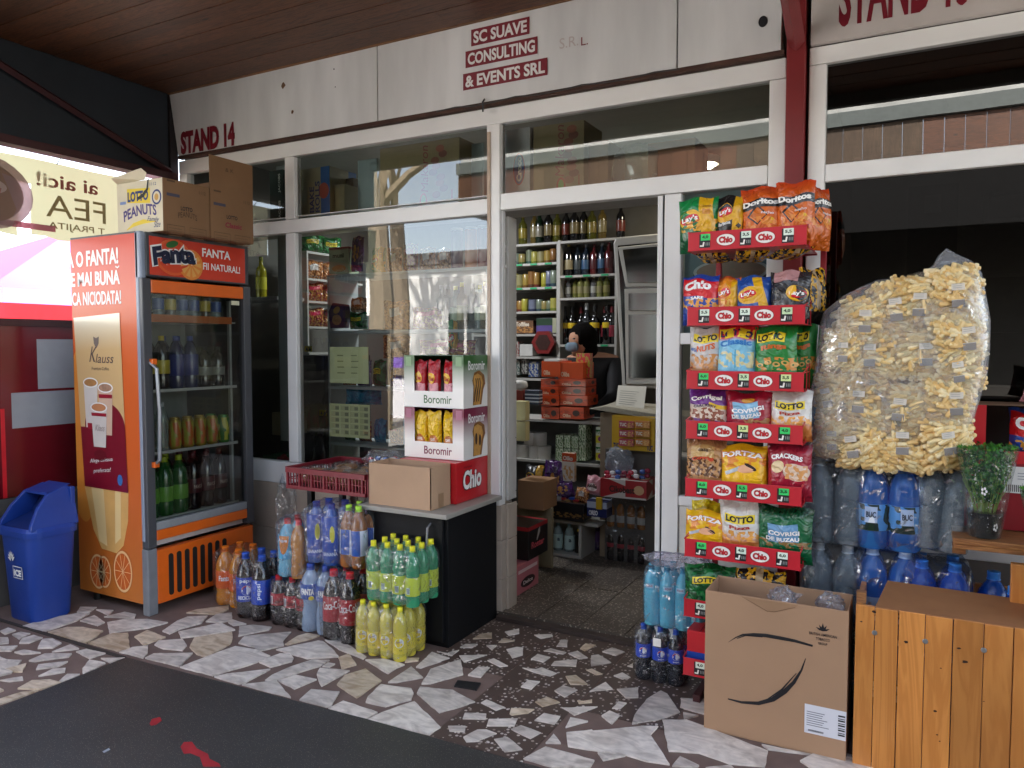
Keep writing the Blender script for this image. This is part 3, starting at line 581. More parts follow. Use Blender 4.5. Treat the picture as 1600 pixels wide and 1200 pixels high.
# ================================================================ LEFT END WALL, banner and what is outside
wr = M('6c111b', .22, var=.25, scale=2, coat=.4)
lw = root('end_wall', (-4.5, 2.5, 0), 'dark red panelled low wall closing the left end of the canopy', 'wall')
MB().box(-4.52, -4.46, 1.2, 3.46, .60, 1.56, wr).build('panel', lw); MB().box(-4.54, -4.43, 1.2, 3.46, 1.56, 1.6, M('3b1418', .5)).build('coping', lw)
MB().box(-4.52, -4.455, 1.2, 3.46, -.05, .595, M('5c5a57', .85, var=.3, scale=5)).build('plinth', lw)
fr_ = right(-4.46); gp = M('9b9da3', .5, var=.05)
mb = MB(); mb.rect(fr_, 2.538, 2.75, 1.20, 1.487, gp); mb.rect(fr_, 2.39, 2.80, .985, 1.185, gp, .0015); mb.build('grey_patch', lw)
mb = MB(); mb.rect(fr_, 2.33, 2.353, .6, 1.1, M('d0202c', .3), .001); mb.build('red_strip', lw)
banner = root('banner', (-4.6, 2.5, 2.08), 'torn yellow coffee banner seen from behind, its lettering mirrored, hanging over the red wall', 'banner')
mb = MB(); yb = leafy('c9c8a0', .42, .5, 'banner_cloth')
n = 26; vs = []
for j in range(7):
    for i in range(n + 1):
        y = 1.25 + (3.3 - 1.25) * i / n; z = 2.09 + (2.535 - 2.09) * j / 6 - (.012 * math.sin(i * 1.7) if j == 0 else 0)
        vs.append((-4.56 + .012 * math.sin(y * 9 + j * .5), y, z))
mb.add(vs, [(j * (n + 1) + i, j * (n + 1) + i + 1, (j + 1) * (n + 1) + i + 1, (j + 1) * (n + 1) + i) for j in range(6) for i in range(n) if not (i == 16 and j < 4)], yb)
mb.build('cloth', banner, smooth=True)
fb = lambda u, v, l: (-4.545 + .012 * math.sin(u * 9) + l, u, v)
bm = leafy('8a4f4c', .45, .5, 'banner_print'); bgm = leafy('8a7a5a', .45, .5, 'banner_print'); bring = leafy('a08a8a', .5, .5, 'banner_print'); bcup = leafy('c08a7c', .5, .5, 'banner_print')
mb = MB()
def mtext(st, y1, z0, w, h, mat, bold=.012):           # mirrored: reads from the street side
    mb.text(lambda u, v, l: fb(-u, v, l), st, -y1, z0, w, h, mat, .003, bold)
mb.disc(fb, 2.33, 2.30, .27, .205, bring, .001); mb.disc(fb, 2.33, 2.30, .215, .165, leafy('9c8272', .5, .5, 'banner_print'), .002)
mb.disc(fb, 2.30, 2.335, .15, .05, leafy('d3c0b8', .5, .5, 'banner_print'), .003); mb.prism([(2.17, 2.33), (2.42, 2.33), (2.38, 2.2), (2.22, 2.2)], .002, .0035, bcup, fn=fb)
mb.rect(fb, 2.05, 2.72, 2.125, 2.16, leafy('b06a74', .5, .5, 'banner_print'), .004)
mtext('SARKIS', 2.70, 2.13, .22, .025, bring); mtext('ai aici!', 2.98, 2.385, .36, .085, bm, .02); mtext('FEA', 3.03, 2.215, .36, .13, bgm, .0); mtext('T PRAJITA', 3.02, 2.135, .34, .05, bgm)
mb.build('lettering', banner)
for y in (1.4, 2.1, 2.74, 3.2): MB().tube([(-4.55, y, 2.53), (-4.5, y, 2.57)], .003, INK, 5).build('tie', banner)
# the street beyond the open left end
mb = MB(); mb.box(-60, -4.7, -30, 40, -.011, -.004, M('a7a39b', .9, var=.2)); mb.build('street', kind='structure')
tent = root('market_tent', (-7.2, 4.6, 0), 'pink market tent glowing in the sun beyond the red wall', 'tent')
pk = leafy('e07ab4', .6, .6, 'tent_cloth')
m_ = MB(); m_.add([(-8.6, 3.2, 1.9), (-6.2, 3.2, 1.9), (-6.2, 6, 1.9), (-8.6, 6, 1.9), (-7.4, 4.6, 2.6)], [(0, 1, 4), (1, 2, 4), (2, 3, 4), (3, 0, 4)], pk); m_.build('canopy', tent)
for x, y in ((-8.5, 3.3), (-6.3, 3.3), (-6.3, 5.9), (-8.5, 5.9)): MB().tube([(x, y, 0), (x, y, 1.9)], .03, WHITE).build('pole', tent)
m_ = MB(); m_.box(-6.4, -5.6, 2.9, 3.5, 0, 1.75, M('c01c2c', .4)); m_.box(-6.5, -5.5, 2.2, 2.88, 0, 1.9, M('f1f0ee', .5)); m_.build('kiosk', label='white and red kiosk standing in the sun behind the red wall', cat='kiosk')
def house(x0, x1, y0, y1, h, col, lab, wins):
    b = root('house', ((x0 + x1) / 2, (y0 + y1) / 2, 0), lab, 'building')
    MB().box(x0, x1, y0, y1, 0, h, M(col, .8, var=.05)).build('wall', b); MB().box(x0 - .3, x1 + .3, y0 - .3, y1 + .3, h, h + .3, M('7c7a78', .8)).build('roof', b)
    for (x, z) in wins: 
        wf = MB().box(x, x + 1.1, y1 + .0, y1 + .06, z, z + 1.3, M('3a3f45', .2)).build('window', b); MB().box(x + .5, x + .58, y1 + .06, y1 + .09, z, z + 1.3, WHITE).build('frame', wf)
house(-30, -7.5, -16, -10, 3.6, 'f6f5f1', 'long white building across the street, mirrored in the shop window', [(-26, 1), (-22, 1), (-18, 1), (-14.5, 1), (-11, 1)])
def bare_tree(x, y, h, seed, lab):
    rr = random.Random(seed); t = root('bare_tree', (x, y, 0), lab, 'tree'); bark = M('8f8069', .9, var=.2)
    MB().tube([(x, y, 0), (x + .1, y, h * .3), (x + .05, y + .1, h * .55)], .24, bark, 8, .7).build('trunk', t)
    m_ = MB()
    def br(p, d, L, r_, dep):
        q = p + d * L; m_.tube([p, (p + q) / 2 + Vector((rr.uniform(-.1, .1), rr.uniform(-.1, .1), .05)), q], r_, bark, 4, .6)
        if dep:
            for _ in range(4): br(q, (d + Vector((rr.uniform(-.8, .8), rr.uniform(-.8, .8), rr.uniform(-.1, .6)))).normalized(), L * .68, r_ * .55, dep - 1)
    for _ in range(5): br(Vector((x + .05, y + .1, h * .5)), Vector((rr.uniform(-.7, .7), rr.uniform(-.7, .7), .8)).normalized(), h * .22, .09, 4)
    m_.build('crown', t)
bare_tree(-8.2, -3.4, 7.5, 9, 'bare street tree by the open side, seen in the window reflection'); bare_tree(-10.9, -7.6, 8, 5, 'bare tree in front of the long white building')
aw = root('street_kiosk', (-9.5, -6, 0), 'white street stall with violet awning mirrored low in the shop window', 'stall'); MB().box(-11.2, -8.2, -6.5, -5.2, 0, .8, M('e8e6ea', .6)).build('body', aw); MB().box(-11.4, -8.0, -6.6, -4.9, 1.02, 1.2, M('7a5ab0', .6)).build('awning', aw)
for x in (-11.3, -8.1): MB().box(x, x + .06, -5.0, -4.94, 0, 1.02, WHITE).build('post', aw)
# the stalls opposite, behind the camera
op = root('opposite_stalls', (0, -3, 0), 'row of timber fronted stalls across the passage, mirrored in the panes', 'building')
x = -6.0; k = 0; WD1 = wood('5c4836', '463626', .6, (14, 14, 1.2), 2.2, 0, 'f')
MB().box(-6, 8, -2.64, -2.6, 4.1, 4.36, M('bdbdb8', .6, var=.25, scale=3)).build('wall_strip', op)
while x < 8:
    MB().box(x, x + .195, -2.56, -2.52, 3.5, 3.93, WD1 if (k // 5) % 3 else WC).build('fascia_board', op); x += .2; k += 1
MB().box(-6, 8, -2.62, -2.46, 3.94, 4.1, M('5a615e', .5)).build('gutter', op); MB().box(-6, 8, -5.5, -2.6, 3.4, 3.5, M('2b2724', .8)).box(-4.4, 8, -2.6, -2.58, 2.75, 3.4, M('141211', .9)).build('ceiling', op)
MB().box(-4.4, 8, -5.5, -5.4, 0, 3.4, M('55514c', .8)).build('back_wall', op); MB().box(-4.4, 8, -3.3, -3.2, 0, 1.0, M('3c3833', .7)).build('counter', op)
for x in (-4.4, 6.8): MB().box(x, x + .1, -2.7, -2.6, 0, 3.5, post_red).build('post', op)
# ================================================================ DRINKS FRIDGE
FX0, FX1, FY0, FY1 = -4.19, -3.585, 2.585, 3.31
ORG = M('e8691c', .3, var=.06, coat=.3); GREY = M('4a4b4f', .4, var=.06); GRL = M('8d97a8', .35, var=.04)
fr = root('drinks_fridge', (-3.88, 2.95, 0), 'tall orange glass door drinks fridge with a coffee poster on its side', 'fridge')
def side_paint():
    return printed('d9601c', [('v', .75, 1.0, 'cf3a28'), ('v', .42, 0, 'c8742c'), ('e', .12, .45, .5, .5, 0, 'e08c34')], .45, 0, coat=.08)
mb = MB(); mb.rect(front(FY0), FX0, FX1 - .045, .06, 2.04, side_paint(), 0)
mb.box(FX0, FX0 + .03, FY0 + .001, FY1, .06, 2.04, M('b9b7b2', .5)); mb.box(FX0, FX1 - .05, FY1 - .03, FY1, .06, 2.04, GREY)
mb.box(FX0, FX1 - .05, FY0 + .002, FY0 + .028, .06, 2.04, M('d9d6cf', .4))
mb.box(FX0, FX1 - .05, FY0 + .001, FY1, 2.035, 2.05, GREY); mb.box(FX0 + .03, FX1 - .05, FY0 + .03, FY1 - .03, .36, .42, M('c9c9c6', .4)); mb.box(FX0 + .03, FX0 + .06, FY0 + .03, FY1 - .03, .4, 1.8, M('8f9390', .4))
mb.build('cabinet', fr)
# corner edge strip
MB().box(FX1 - .045, FX1 - .02, FY0 - .004, FY0 + .02, .40, 2.045, GRL).build('edge_strip', fr, bevel=.006)
MB().box(FX1 - .05, FX1, FY0 - .004, FY0 + .03, 1.80, 2.05, GRL).build('edge_strip', fr, bevel=.01)
# header
mb = MB(); mb.box(FX1 - .06, FX1 - .004, FY0 + .03, FY1, 1.815, 2.05, GREY); mb.build('header_box', fr, bevel=.006)
fh = right(FX1 - .002)
h0, h1, z0, z1 = FY0 + .05, FY1 - .03, 1.826, 2.03
hd = MB(); hd.rect(fh, h0, h1, z0, z1, M('d8402a', .25, var=.04, coat=.3), .0005)
hc = M('e2622f', .3, var=0); hd.disc(fh, h0 + .15, 1.93, .115, .098, hc, .001); hd.disc(fh, h0 + .15, 1.93, .098, .085, M('d94a2c', .3, var=0), .0015)
hd.disc(fh, h0 + .26, 1.90, .08, .085, M('e88a3a', .3, var=0), .0012)
for k in range(10):
    a = k * PI / 5; hd.poly(fh, [(h0 + .26 + .01 * math.cos(a), 1.9 + .01 * math.sin(a)), (h0 + .26 + .068 * math.cos(a + .2), 1.9 + .07 * math.sin(a + .2)), (h0 + .26 + .068 * math.cos(a - .2), 1.9 + .07 * math.sin(a - .2))], M('ecac5c', .3, var=0), .0016)
hd.disc(fh, h0 + .14, 2.0, .04, .018, M('2b6a33', .3, var=0), .002, rot=.3)
hd.text(fh, 'Fanta', h0 + .015, 1.865, .285, .115, PW, .003, .10, rot=.10, arch=.012); hd.text(fh, 'Fanta', h0 + .024, 1.873, .268, .100, M('141c3a', .3, var=0), .004, .055, rot=.10, arch=.012)
hd.text(fh, 'FANTA', h0 + .335, 1.955, .20, .048, PW, .002, .025, rot=-.01); hd.text(fh, 'FII NATURAL!', h0 + .34, 1.882, .265, .04, PW, .002, .02, rot=-.01)
hd.build('header_print', fr)
# door
DX = FX1
def dbar(y0, y1, z0, z1, m_, x0=DX - .042, x1=DX + .004, name='door_frame'): return MB().box(x0, x1, y0, y1, z0, z1, m_).build(name, fr, bevel=.004)
dr = dbar(FY0, FY0 + .052, .365, 1.805, GREY); dbar(FY1 - .05, FY1 + .005, .365, 1.805, GREY); dbar(FY0 + .053, FY1 - .051, 1.73, 1.80, ORG, name='door_rail'); dbar(FY0 + .053, FY1 - .051, .40, .455, ORG, name='door_rail')
dbar(FY0 + .053, FY1 - .051, .456, .50, M('8f9295', .5), name='door_sill')
MB().rect(right(DX - .02), FY0 + .05, FY1 - .05, .455, 1.74, glass('dce0dd', .8, 'fr'), 0).build('pane', fr)
MB().rect(right(DX + .0045), FY0 + .58, FY0 + .64, 1.69, 1.715, M('d9d6b8', .5), .001).build('sticker', fr)
hm = M('8b8e94', .3, .5, var=0)
MB().tube([(DX + .004, FY0 + .035, 1.36), (DX + .05, FY0 + .04, 1.33), (DX + .06, FY0 + .045, 1.1), (DX + .05, FY0 + .045, .84), (DX + .004, FY0 + .045, .81)], .010, hm, 10).build('handle', fr, smooth=True)
for z in (.80, 1.35): MB().box(DX + .003, DX + .03, FY0 + .03, FY0 + .06, z, z + .03, ORG).build('handle_cap', fr, bevel=.003)
# kick grille
mb = MB(); mb.box(DX - .05, DX - .004, FY0 + .055, FY1, .05, .345, ORG); mb.build('kick_panel', fr, bevel=.004)
MB().box(DX - .05, DX, FY0 - .004, FY0 + .055, 0, .36, M('7d8085', .4)).build('corner_guard', fr, bevel=.006)
for k in range(8):
    y = FY0 + .14 + k * .052; MB().prism([(y + .016 * math.cos(a) * 1, .195 + (.10 if math.sin(a) > 0 else -.10) + .016 * math.sin(a)) for a in [i * 2 * PI / 14 + .01 for i in range(14)]], -.002, .0015, M('17120f', .8), fn=lambda u, v, l: (DX - .004 + l, u, v)).build('vent_slot', fr)
for y in (FY0 + .05, FY1 - .05): MB().lathe([(.02, 0), (.02, .06)], BLACK, (FX0 + .08, y, 0), 10).build('foot', fr)
# side print: slogan, coffee poster, orange slices
sp = MB(); f_ = front(FY0)
sp.text(f_, 'IA O FANTA!', -4.235, 1.882, .465, .088, PW, .001, .035, rot=.012); sp.text(f_, 'E MAI BUNA', -4.19, 1.777, .43, .078, PW, .001, .035); sp.text(f_, 'CA NICIODATA!', -4.185, 1.672, .43, .075, PW, .001, .03)
for u in (-3.78, ): sp.stroke(f_, [(u - .015, 1.874, 1), (u, 1.866, 1), (u + .015, 1.874, 1)], .008, PW)
sp.build('slogan_lettering', fr); sp = MB()
orm = M('eaa44c', .3, var=.05); amber = M('e8b46a', .3, var=.1, scale=8)
def slice_(cu, cv, r, ru=None):
    ru = ru or r; sp.disc(f_, cu, cv, ru, r, M('f0c48c', .3, var=0), .001); sp.disc(f_, cu, cv, ru * .88, r * .88, M('d96a28', .3, var=.05), .0016)
    for k in range(10):
        a = k * PI / 5; sp.stroke(f_, [(cu, cv, 1), (cu + ru * .86 * math.cos(a), cv + r * .86 * math.sin(a), 1)], .0035, M('f0c48c', .3, var=0), .002)
slice_(-4.02, .185, .098, .072); slice_(-3.965, .19, .09, .06); slice_(-3.80, .215, .115, .078)
sp.poly(f_, [(-4.12, .66), (-3.735, .66), (-3.745, .5), (-3.79, .36), (-3.85, .31), (-3.98, .32), (-4.05, .42)], amber, .0008)
sp.poly(f_, [(-4.06, .66), (-3.95, .66), (-3.93, .34), (-4.0, .36)], M('f3d294', .3, var=0), .0012); sp.poly(f_, [(-3.85, .66), (-3.80, .66), (-3.81, .40), (-3.86, .36)], M('f3d294', .3, var=0), .0012)
sp.build('fruit_print', fr)
po = MB(); P0, P1 = -4.15, -3.76
pm = printed('d8b47e', [('v', .8, 1.0, 'e9dcbf'), ('r', .5, .16, 2, .78 * .5, 0, '7e1228'), ('e', .55, .36, .9, .28, 0, '7e1228')], .3, 0, coat=.3)
po.add([f_(-4.175, 1.605, .003), f_(-3.77, 1.625, .003), f_(-3.735, .655, .003), f_(-4.115, .66, .003)], [(3, 2, 1, 0)], pm, [[(0, 0), (1, 0), (1, 1), (0, 1)]])
po.text(f_, 'K', -4.04, 1.36, .05, .085, M('5a4a48', .4, var=0), .0042, 0, shear=.3); po.text(f_, 'lauss', -3.985, 1.355, .15, .05, M('5a4a48', .4, var=0), .0042, 0, shear=.3); po.text(f_, 'Premium Coffee', -4.02, 1.315, .15, .018, M('6a5a50', .4, var=0), .0042, .0)
po.poly(f_, [(-4.0, 1.50), (-3.975, 1.49), (-3.95, 1.5), (-3.955, 1.46), (-3.975, 1.435), (-3.995, 1.46)], M('7a6a60', .4, var=0), .0042)
po.text(f_, 'Alege cafeaua', -4.06, .79, .2, .028, PW, .0042, 0, shear=.3, rot=.12); po.text(f_, 'preferata!', -4.03, .735, .15, .03, PW, .0042, 0, shear=.3, rot=.12)
po.disc(f_, -3.80, .72, .022, .03, M('3b6fb0', .3, var=0), .0042)
def cup(cu, cz, w, h, body, coffee, band, dl=0):
    po.poly(f_, [(cu - w / 2, cz + h / 2), (cu + w / 2, cz + h / 2), (cu + w * .38, cz - h / 2), (cu - w * .38, cz - h / 2)], body, .0045 + dl); po.disc(f_, cu, cz + h / 2, w * .53, .028, PW, .0048 + dl); po.disc(f_, cu, cz + h / 2, w * .45, .021, coffee, .0052 + dl)
    if band: po.poly(f_, [(cu - w * .47, cz + h * .36), (cu + w * .47, cz + h * .36), (cu + w * .455, cz + h * .28), (cu - w * .455, cz + h * .28)], band, .0055 + dl)
PWs = M('ddd6cf', .3, var=.04); crim = M('9a1a30', .3, var=0); cof = M('b9854f', .4, var=.2, scale=30)
cup(-4.035, 1.12, .125, .25, PWs, cof, None); cup(-3.905, 1.09, .125, .26, M('d9b8a0', .3, var=0), M('b28a70', .4, var=.3, scale=30), crim, .0002); cup(-3.965, 1.0, .14, .22, PWs, M('c8875a', .4, var=.1), crim, .0016)
po.rect(f_, -4.07, -4.0, .985, 1.02, crim, .0052); po.text(f_, 'Klass', -4.0, .98, .08, .035, M('a89a96', .4, var=0), .0085, 0, shear=.3)
po.disc(f_, -3.965, .845, .055, .03, M('6a0c1e', .4, var=0), .0042)
po.build('coffee_poster', fr)
# fridge shelves and stock
shz = [(1.590, 1), (1.205, 0), (.865, 0), (.50, 0)]
WM = M('c9cbc8', .4, .3, var=0)
for z, rail in shz:
    s_ = MB().box(FX0 + .06, DX - .06, FY0 + .06, FY1 - .06, z - .008, z, WM).build('shelf', fr)
    if rail: MB().box(DX - .06, DX - .055, FY0 + .06, FY1 - .09, z - .012, z + .03, M('c86a2c', .4)).build('price_rail', s_)
    else: MB().box(DX - .06, DX - .055, FY0 + .06, FY1 - .06, z - .010, z + .006, WM).build('price_rail', s_)
lp = MB().box(DX - .12, DX - .10, FY1 - .07, FY1 - .055, .5, 1.72, M('aeb2b0', .5)).build('light_strip', fr)

# ---------------------------------------------------------------- bottles
def bottle_set(H, r, body, label=None, l0=.35, l1=.6, cap='e23b2e', style='pet', logo=None, seg=18):
    prof = {'pet': [(.0, .012), (.62, 0), (.9, .012), (1, .05), (1, .22), (.95, .27), (1, .32), (1, .62), (.93, .70), (.74, .80), (.46, .88), (.34, .905), (.32, .93)],
            'wave': [(.0, .012), (.62, 0), (.9, .012), (1, .05), (1, .16), (.93, .22), (.97, .30), (.86, .40), (.90, .48), (1, .58), (.99, .68), (.82, .79), (.5, .87), (.34, .905), (.32, .93)],
            'ridge': [(.0, .012), (.62, 0), (.9, .012), (1, .04)] + [(1 if k % 2 else .955, .08 + k * .035) for k in range(14)] + [(1, .58), (.98, .68), (.8, .79), (.5, .87), (.36, .905), (.34, .93)],
            'wine': [(.0, .01), (.8, 0), (1, .02), (1, .58), (.93, .64), (.55, .71), (.38, .76), (.36, .93), (.42, .935), (.42, .96), (.36, .962), (.36, 1.0), (0, 1.0)],
            'spirit': [(.0, .01), (.8, 0), (1, .02), (1, .66), (.85, .72), (.4, .78), (.36, .93)],
            'can': [(0, .01), (.8, 0), (1, .05), (1, .9), (.82, .97), (.82, .985), (.78, .985), (.78, .97), (0, .97)]}[style]
    D = {}; m_ = MB(); m_.lathe([(q[0] * r, q[1] * H) for q in prof], body, seg=seg); D['body'] = m_.mesh('bottle', smooth=True, ang=50)
    if cap and style not in ('can',):
        m_ = MB(); cm = M(cap, .4, var=0) if isinstance(cap, str) else cap
        if style == 'wine': m_.lathe([(r * .385, H * .84), (r * .385, H * .936), (r * .44, H * .94), (r * .44, H * .962), (r * .38, H * .966), (r * .38, H * 1.003), (0, H * 1.003)], cm, seg=12)
        else: m_.lathe([(r * .42, H * .91), (r * .42, H * .915), (r * .36, H * .925), (r * .38, H * .93), (r * .38, H * .995), (r * .34, H), (0, H)], cm, seg=14, flute=None)
        D['cap'] = m_.mesh('cap', smooth=True, ang=50)
    if label:
        lm = label if not isinstance(label, str) else M(label, .35, var=.03, coat=.2)
        m_ = MB(); m_.lathe([(r * 1.015, l0 * H), (r * 1.02, l0 * H + .001), (r * 1.02, l1 * H - .001), (r * 1.015, l1 * H)], lm, seg=24); D['label'] = m_.mesh('label', smooth=True, ang=50)
    if logo:
        m_ = MB(); rr = r * 1.03
        f = lambda u, v, l: ((rr + l) * math.cos(-PI / 2 + u / rr), (rr + l) * math.sin(-PI / 2 + u / rr), v)
        for it in logo:
            if it[0] == 'T': _, st, u, v, w, h, c_, b_, rot = it; m_.text(f, st, u, v, w, h, M(c_, .4, var=0), .0012, b_, rot=rot)
            elif it[0] == 'D': _, u, v, ru, rv, c_, a0, a1 = it; m_.disc(f, u, v, ru, rv, M(c_, .4, var=0), .0006 + .0002 * len(m_.mats), a0=a0, a1=a1, seg=14)
            else: _, u0, u1, v0, v1, c_ = it; m_.rect(f, u0, u1, v0, v1, M(c_, .4, var=0), .0004 + .0002 * len(m_.mats), n=4)
        D['logo'] = m_.mesh('logo')
    return D
def put_bottle(D, loc, rz=0, parent=None, name='bottle', label=None, cat=None, group=None, rot=None):
    o = inst(name, D['body'], loc, rz, parent, label, cat, group, rot=rot)
    for k in ('cap', 'label', 'logo'):
        if k in D: inst(k, D[k], (0, 0, 0), 0, o)
    return o
BAR = [('R', .012, .030, 0, 0, 'f2f2f2')]
def bars(u, v, w=.02, h=.022): return [('R', u, u + w, v, v + h, 'f2f2f2')] + [('R', u + .002 + k * .0032, u + .0036 + k * .0032, v + .003, v + h - .003, '15151a') for k in range(int(w / .0034))]
COLA = pet('160a08', 0, .08); 
B_PEPSI = bottle_set(.345, .052, COLA, '1c44b4', .27, .64, '1d4fb8', 'pet', [('T', 'pepsi', -.034, .19, .07, .024, 'f4f6ff', .02, 0), ('D', 0, .155, .026, .026, 'f4f4f6', 0, 360), ('D', 0, .155, .024, .024, 'd2202e', 5, 175), ('D', 0, .155, .024, .024, '1c3fae', 195, 345), ('T', 'RECICLAT', -.045, .105, .09, .02, 'f4f6ff', .04, 0)] + bars(.05, .1))
B_PEPSIV = bottle_set(.345, .052, COLA, '1f4cbe', .27, .64, '1d4fb8', 'pet', [('T', 'pepsi', .013, .12, .085, .026, 'f4f6ff', .02, PI / 2)])
B_COKE = bottle_set(.345, .052, COLA, 'a91420', .28, .64, 'd01c26', 'pet', [('T', 'Coca-Cola', -.05, .155, .105, .04, 'f6f2ee', .01, .1)] + bars(.045, .10))
B_COKEZ = bottle_set(.255, .043, COLA, 'b21a26', .42, .66, 'c01c26', 'pet', [('T', 'Coca-Cola', -.032, .118, .064, .022, '140c0c', .02, .1)] + bars(-.058, .115, .02, .04))
B_FANTA = bottle_set(.325, .052, pet('d0811c', 0, .1), 'e8641c', .30, .60, 'ee7a1c', 'wave', [('T', 'Fanta', -.03, .14, .06, .03, 'f4f4f4', .03, 0)] + bars(.03, .105, .024, .03))
B_FANTL = bottle_set(.345, .052, pet('a9c0dc', .25, .1), '2f55a8', .50, .72, '2244a0', 'wave', [('T', 'FANTA', -.034, .196, .068, .032, 'f4f4f4', .05, 0), ('D', .02, .18, .014, .011, 'efd534', 0, 360)])
B_YEL = bottle_set(.25, .0335, pet('dccb4a', .06, .12), 'ead22c', .16, .46, 'e8dc22', 'wave', [('D', 0, .092, .022, .022, 'e6e6f0', 0, 360), ('D', .004, .085, .012, .008, 'f0d020', 0, 360), ('T', 'Spring', -.014, .09, .028, .010, '9a5a8a', .02, .15), ('T', '0,5L', .0, .055, .014, .007, '3a4a20', .02, 0)])
B_GRN = bottle_set(.28, .0345, pet('3aa070', .15, .12), 'e3e02e', .20, .50, 'e8e022', 'wave', bars(-.012, .065, .018, .03))
B_WATER = bottle_set(.265, .034, pet('74d6ea', .3, .1, .5, 50), None, 0, 0, '1f86a8', 'ridge', [('R', -.018, .018, .165, .185, 'b9d8e6'), ('T', 'AQUA', -.014, .17, .028, .01, 'c0485a', .02, 0)])
B_PEPS5 = bottle_set(.24, .034, pet('23242c', .15, .08), '1c46c0', .42, .66, '1d4fb8', 'pet', [('D', 0, .132, .016, .016, 'f4f4f6', 0, 360), ('D', 0, .132, .0145, .0145, 'd2202e', 5, 175), ('D', 0, .132, .0145, .0145, '1c3fae', 195, 345), ('T', 'pepsi', -.012, .106, .024, .007, 'f4f6ff', .02, 0)])
B_CLEAR = bottle_set(.33, .055, pet('98a0a6', .5, .06, .5, 30), None, 0, 0, 'c9ccd0', 'ridge')
B_BLUE = bottle_set(.335, .057, pet('3f86d0', .5, .08), printed('6aaede', [('m', .5, .30, 2, .42, 9, '16301c'), ('r', .5, .1, 2, .2, 0, '16301c')], .35, 0), .22, .52, 'd8e6f4', 'pet', [('R', -.022, .022, .105, .165, 'e9eef4'), ('T', 'BUC', -.017, .125, .034, .022, '14203a', .03, 0)])
B_BLUE2 = bottle_set(.335, .057, pet('3f86d0', .5, .08), 'cfdbe8', .2, .46, 'd8e6f4', 'pet', [('T', 'BORSEC', -.05, .085, .10, .026, '16305c', .04, 0)])
B_BLUE3 = bottle_set(.33, .055, pet('1f5fc0', .40, .1, .8, 45), None, 0, 0, '3a86dc', 'wave')
def shrink(x0, x1, y0, y1, z0, z1, amp=.05, e=.32, mat=None, seed=0):
    m_ = MB(); blob(m_, ((x0 + x1) / 2, (y0 + y1) / 2, (z0 + z1) / 2), ((x1 - x0) / 2, (y1 - y0) / 2, (z1 - z0) / 2), mat or FILM, e, 36, 20, amp, 9, seed); return m_
def pack(name, label, D, xs, ys, z, zt, x0=None, group='drinks packs on the paving', rz=.6, name_b='bottle', wrap=True, mat=None, amp=.05, dr=.0):
    """bottles standing in rows under shrink wrap: xs, ys are centre lines"""
    t = root(name, ((xs[0] + xs[-1]) / 2, (ys[0] + ys[-1]) / 2, z), label, 'drinks pack', group); o0 = OFF[t.name]
    Ds = D if isinstance(D, list) else [D]; k = 0
    for y in ys:
        for x in xs:
            d = Ds[k % len(Ds)]; k += 1
            rzz = rz + R.uniform(-.3, .3); put_bottle(d, Vector((x, y, z)) - o0 + Vector((0, 0, .001)), 0, t, name_b, rot=(R.uniform(-.02, .02), R.uniform(-.02, .02), rzz))
    if wrap:
        rr = abs(xs[1] - xs[0]) / 2 if len(xs) > 1 else .052
        shrink(min(xs) - rr - .006, max(xs) + rr + .006, min(ys) - rr - .006, max(ys) + rr + .006, z - .002, zt, amp, seed=R.random() * 9, mat=mat).build('shrink_wrap', t, smooth=True)
    return t
# row of packs on the paving, from the fridge to the cabinet
pack('drinks_pack', 'pack of orange drink bottles with orange labels right of the fridge', B_FANTA, [-3.40, -3.295], [2.93, 3.035], 0, .32)
pack('drinks_pack', 'pack of dark cola bottles with tall blue labels on the paving', [B_PEPSI, B_PEPSIV], [-3.135, -3.03], [2.84, 2.945], 0, .34)
pack('drinks_pack', 'low pack of dark cola bottles with narrow red labels', B_COKEZ, [-2.905, -2.82, -2.735], [2.85, 2.935], 0, .25)
pack('drinks_pack', 'pack of milky lemon drink bottles with blue labels', B_FANTL, [-2.70, -2.595], [2.86, 2.965], 0, .34, rz=.5)
pack('drinks_pack', 'pack of large cola bottles with tall red labels beside the yellow drinks', B_COKE, [-2.52, -2.415], [2.825, 2.93], 0, .34, rz=.55)
pack('drinks_pack', 'lower pack of small pale yellow lemonade bottles before the black cabinet', B_YEL, [-2.285, -2.213, -2.141, -2.069], [2.765, 2.837, 2.909], 0, .24, rz=.3, mat=film('f2f4ea', .3, .1, .7, 20, .10))
pack('drinks_pack', 'upper pack of green lemonade bottles with yellow labels on the yellow ones', B_GRN, [-2.235, -2.161, -2.087, -2.013], [2.79, 2.865, 2.94], .253, .52, rz=.3, mat=film('e8f4f0', .36, .1, .8, 18, .12))
pack('drinks_pack', 'narrow pack of dark blue bottles with green caps behind the cola', bottle_set(.26, .04, pet('1a2c6c', .1, .1), '2440a0', .3, .6, '8ec83a'), [-3.2, -3.12], [3.12, 3.2], 0, .26)
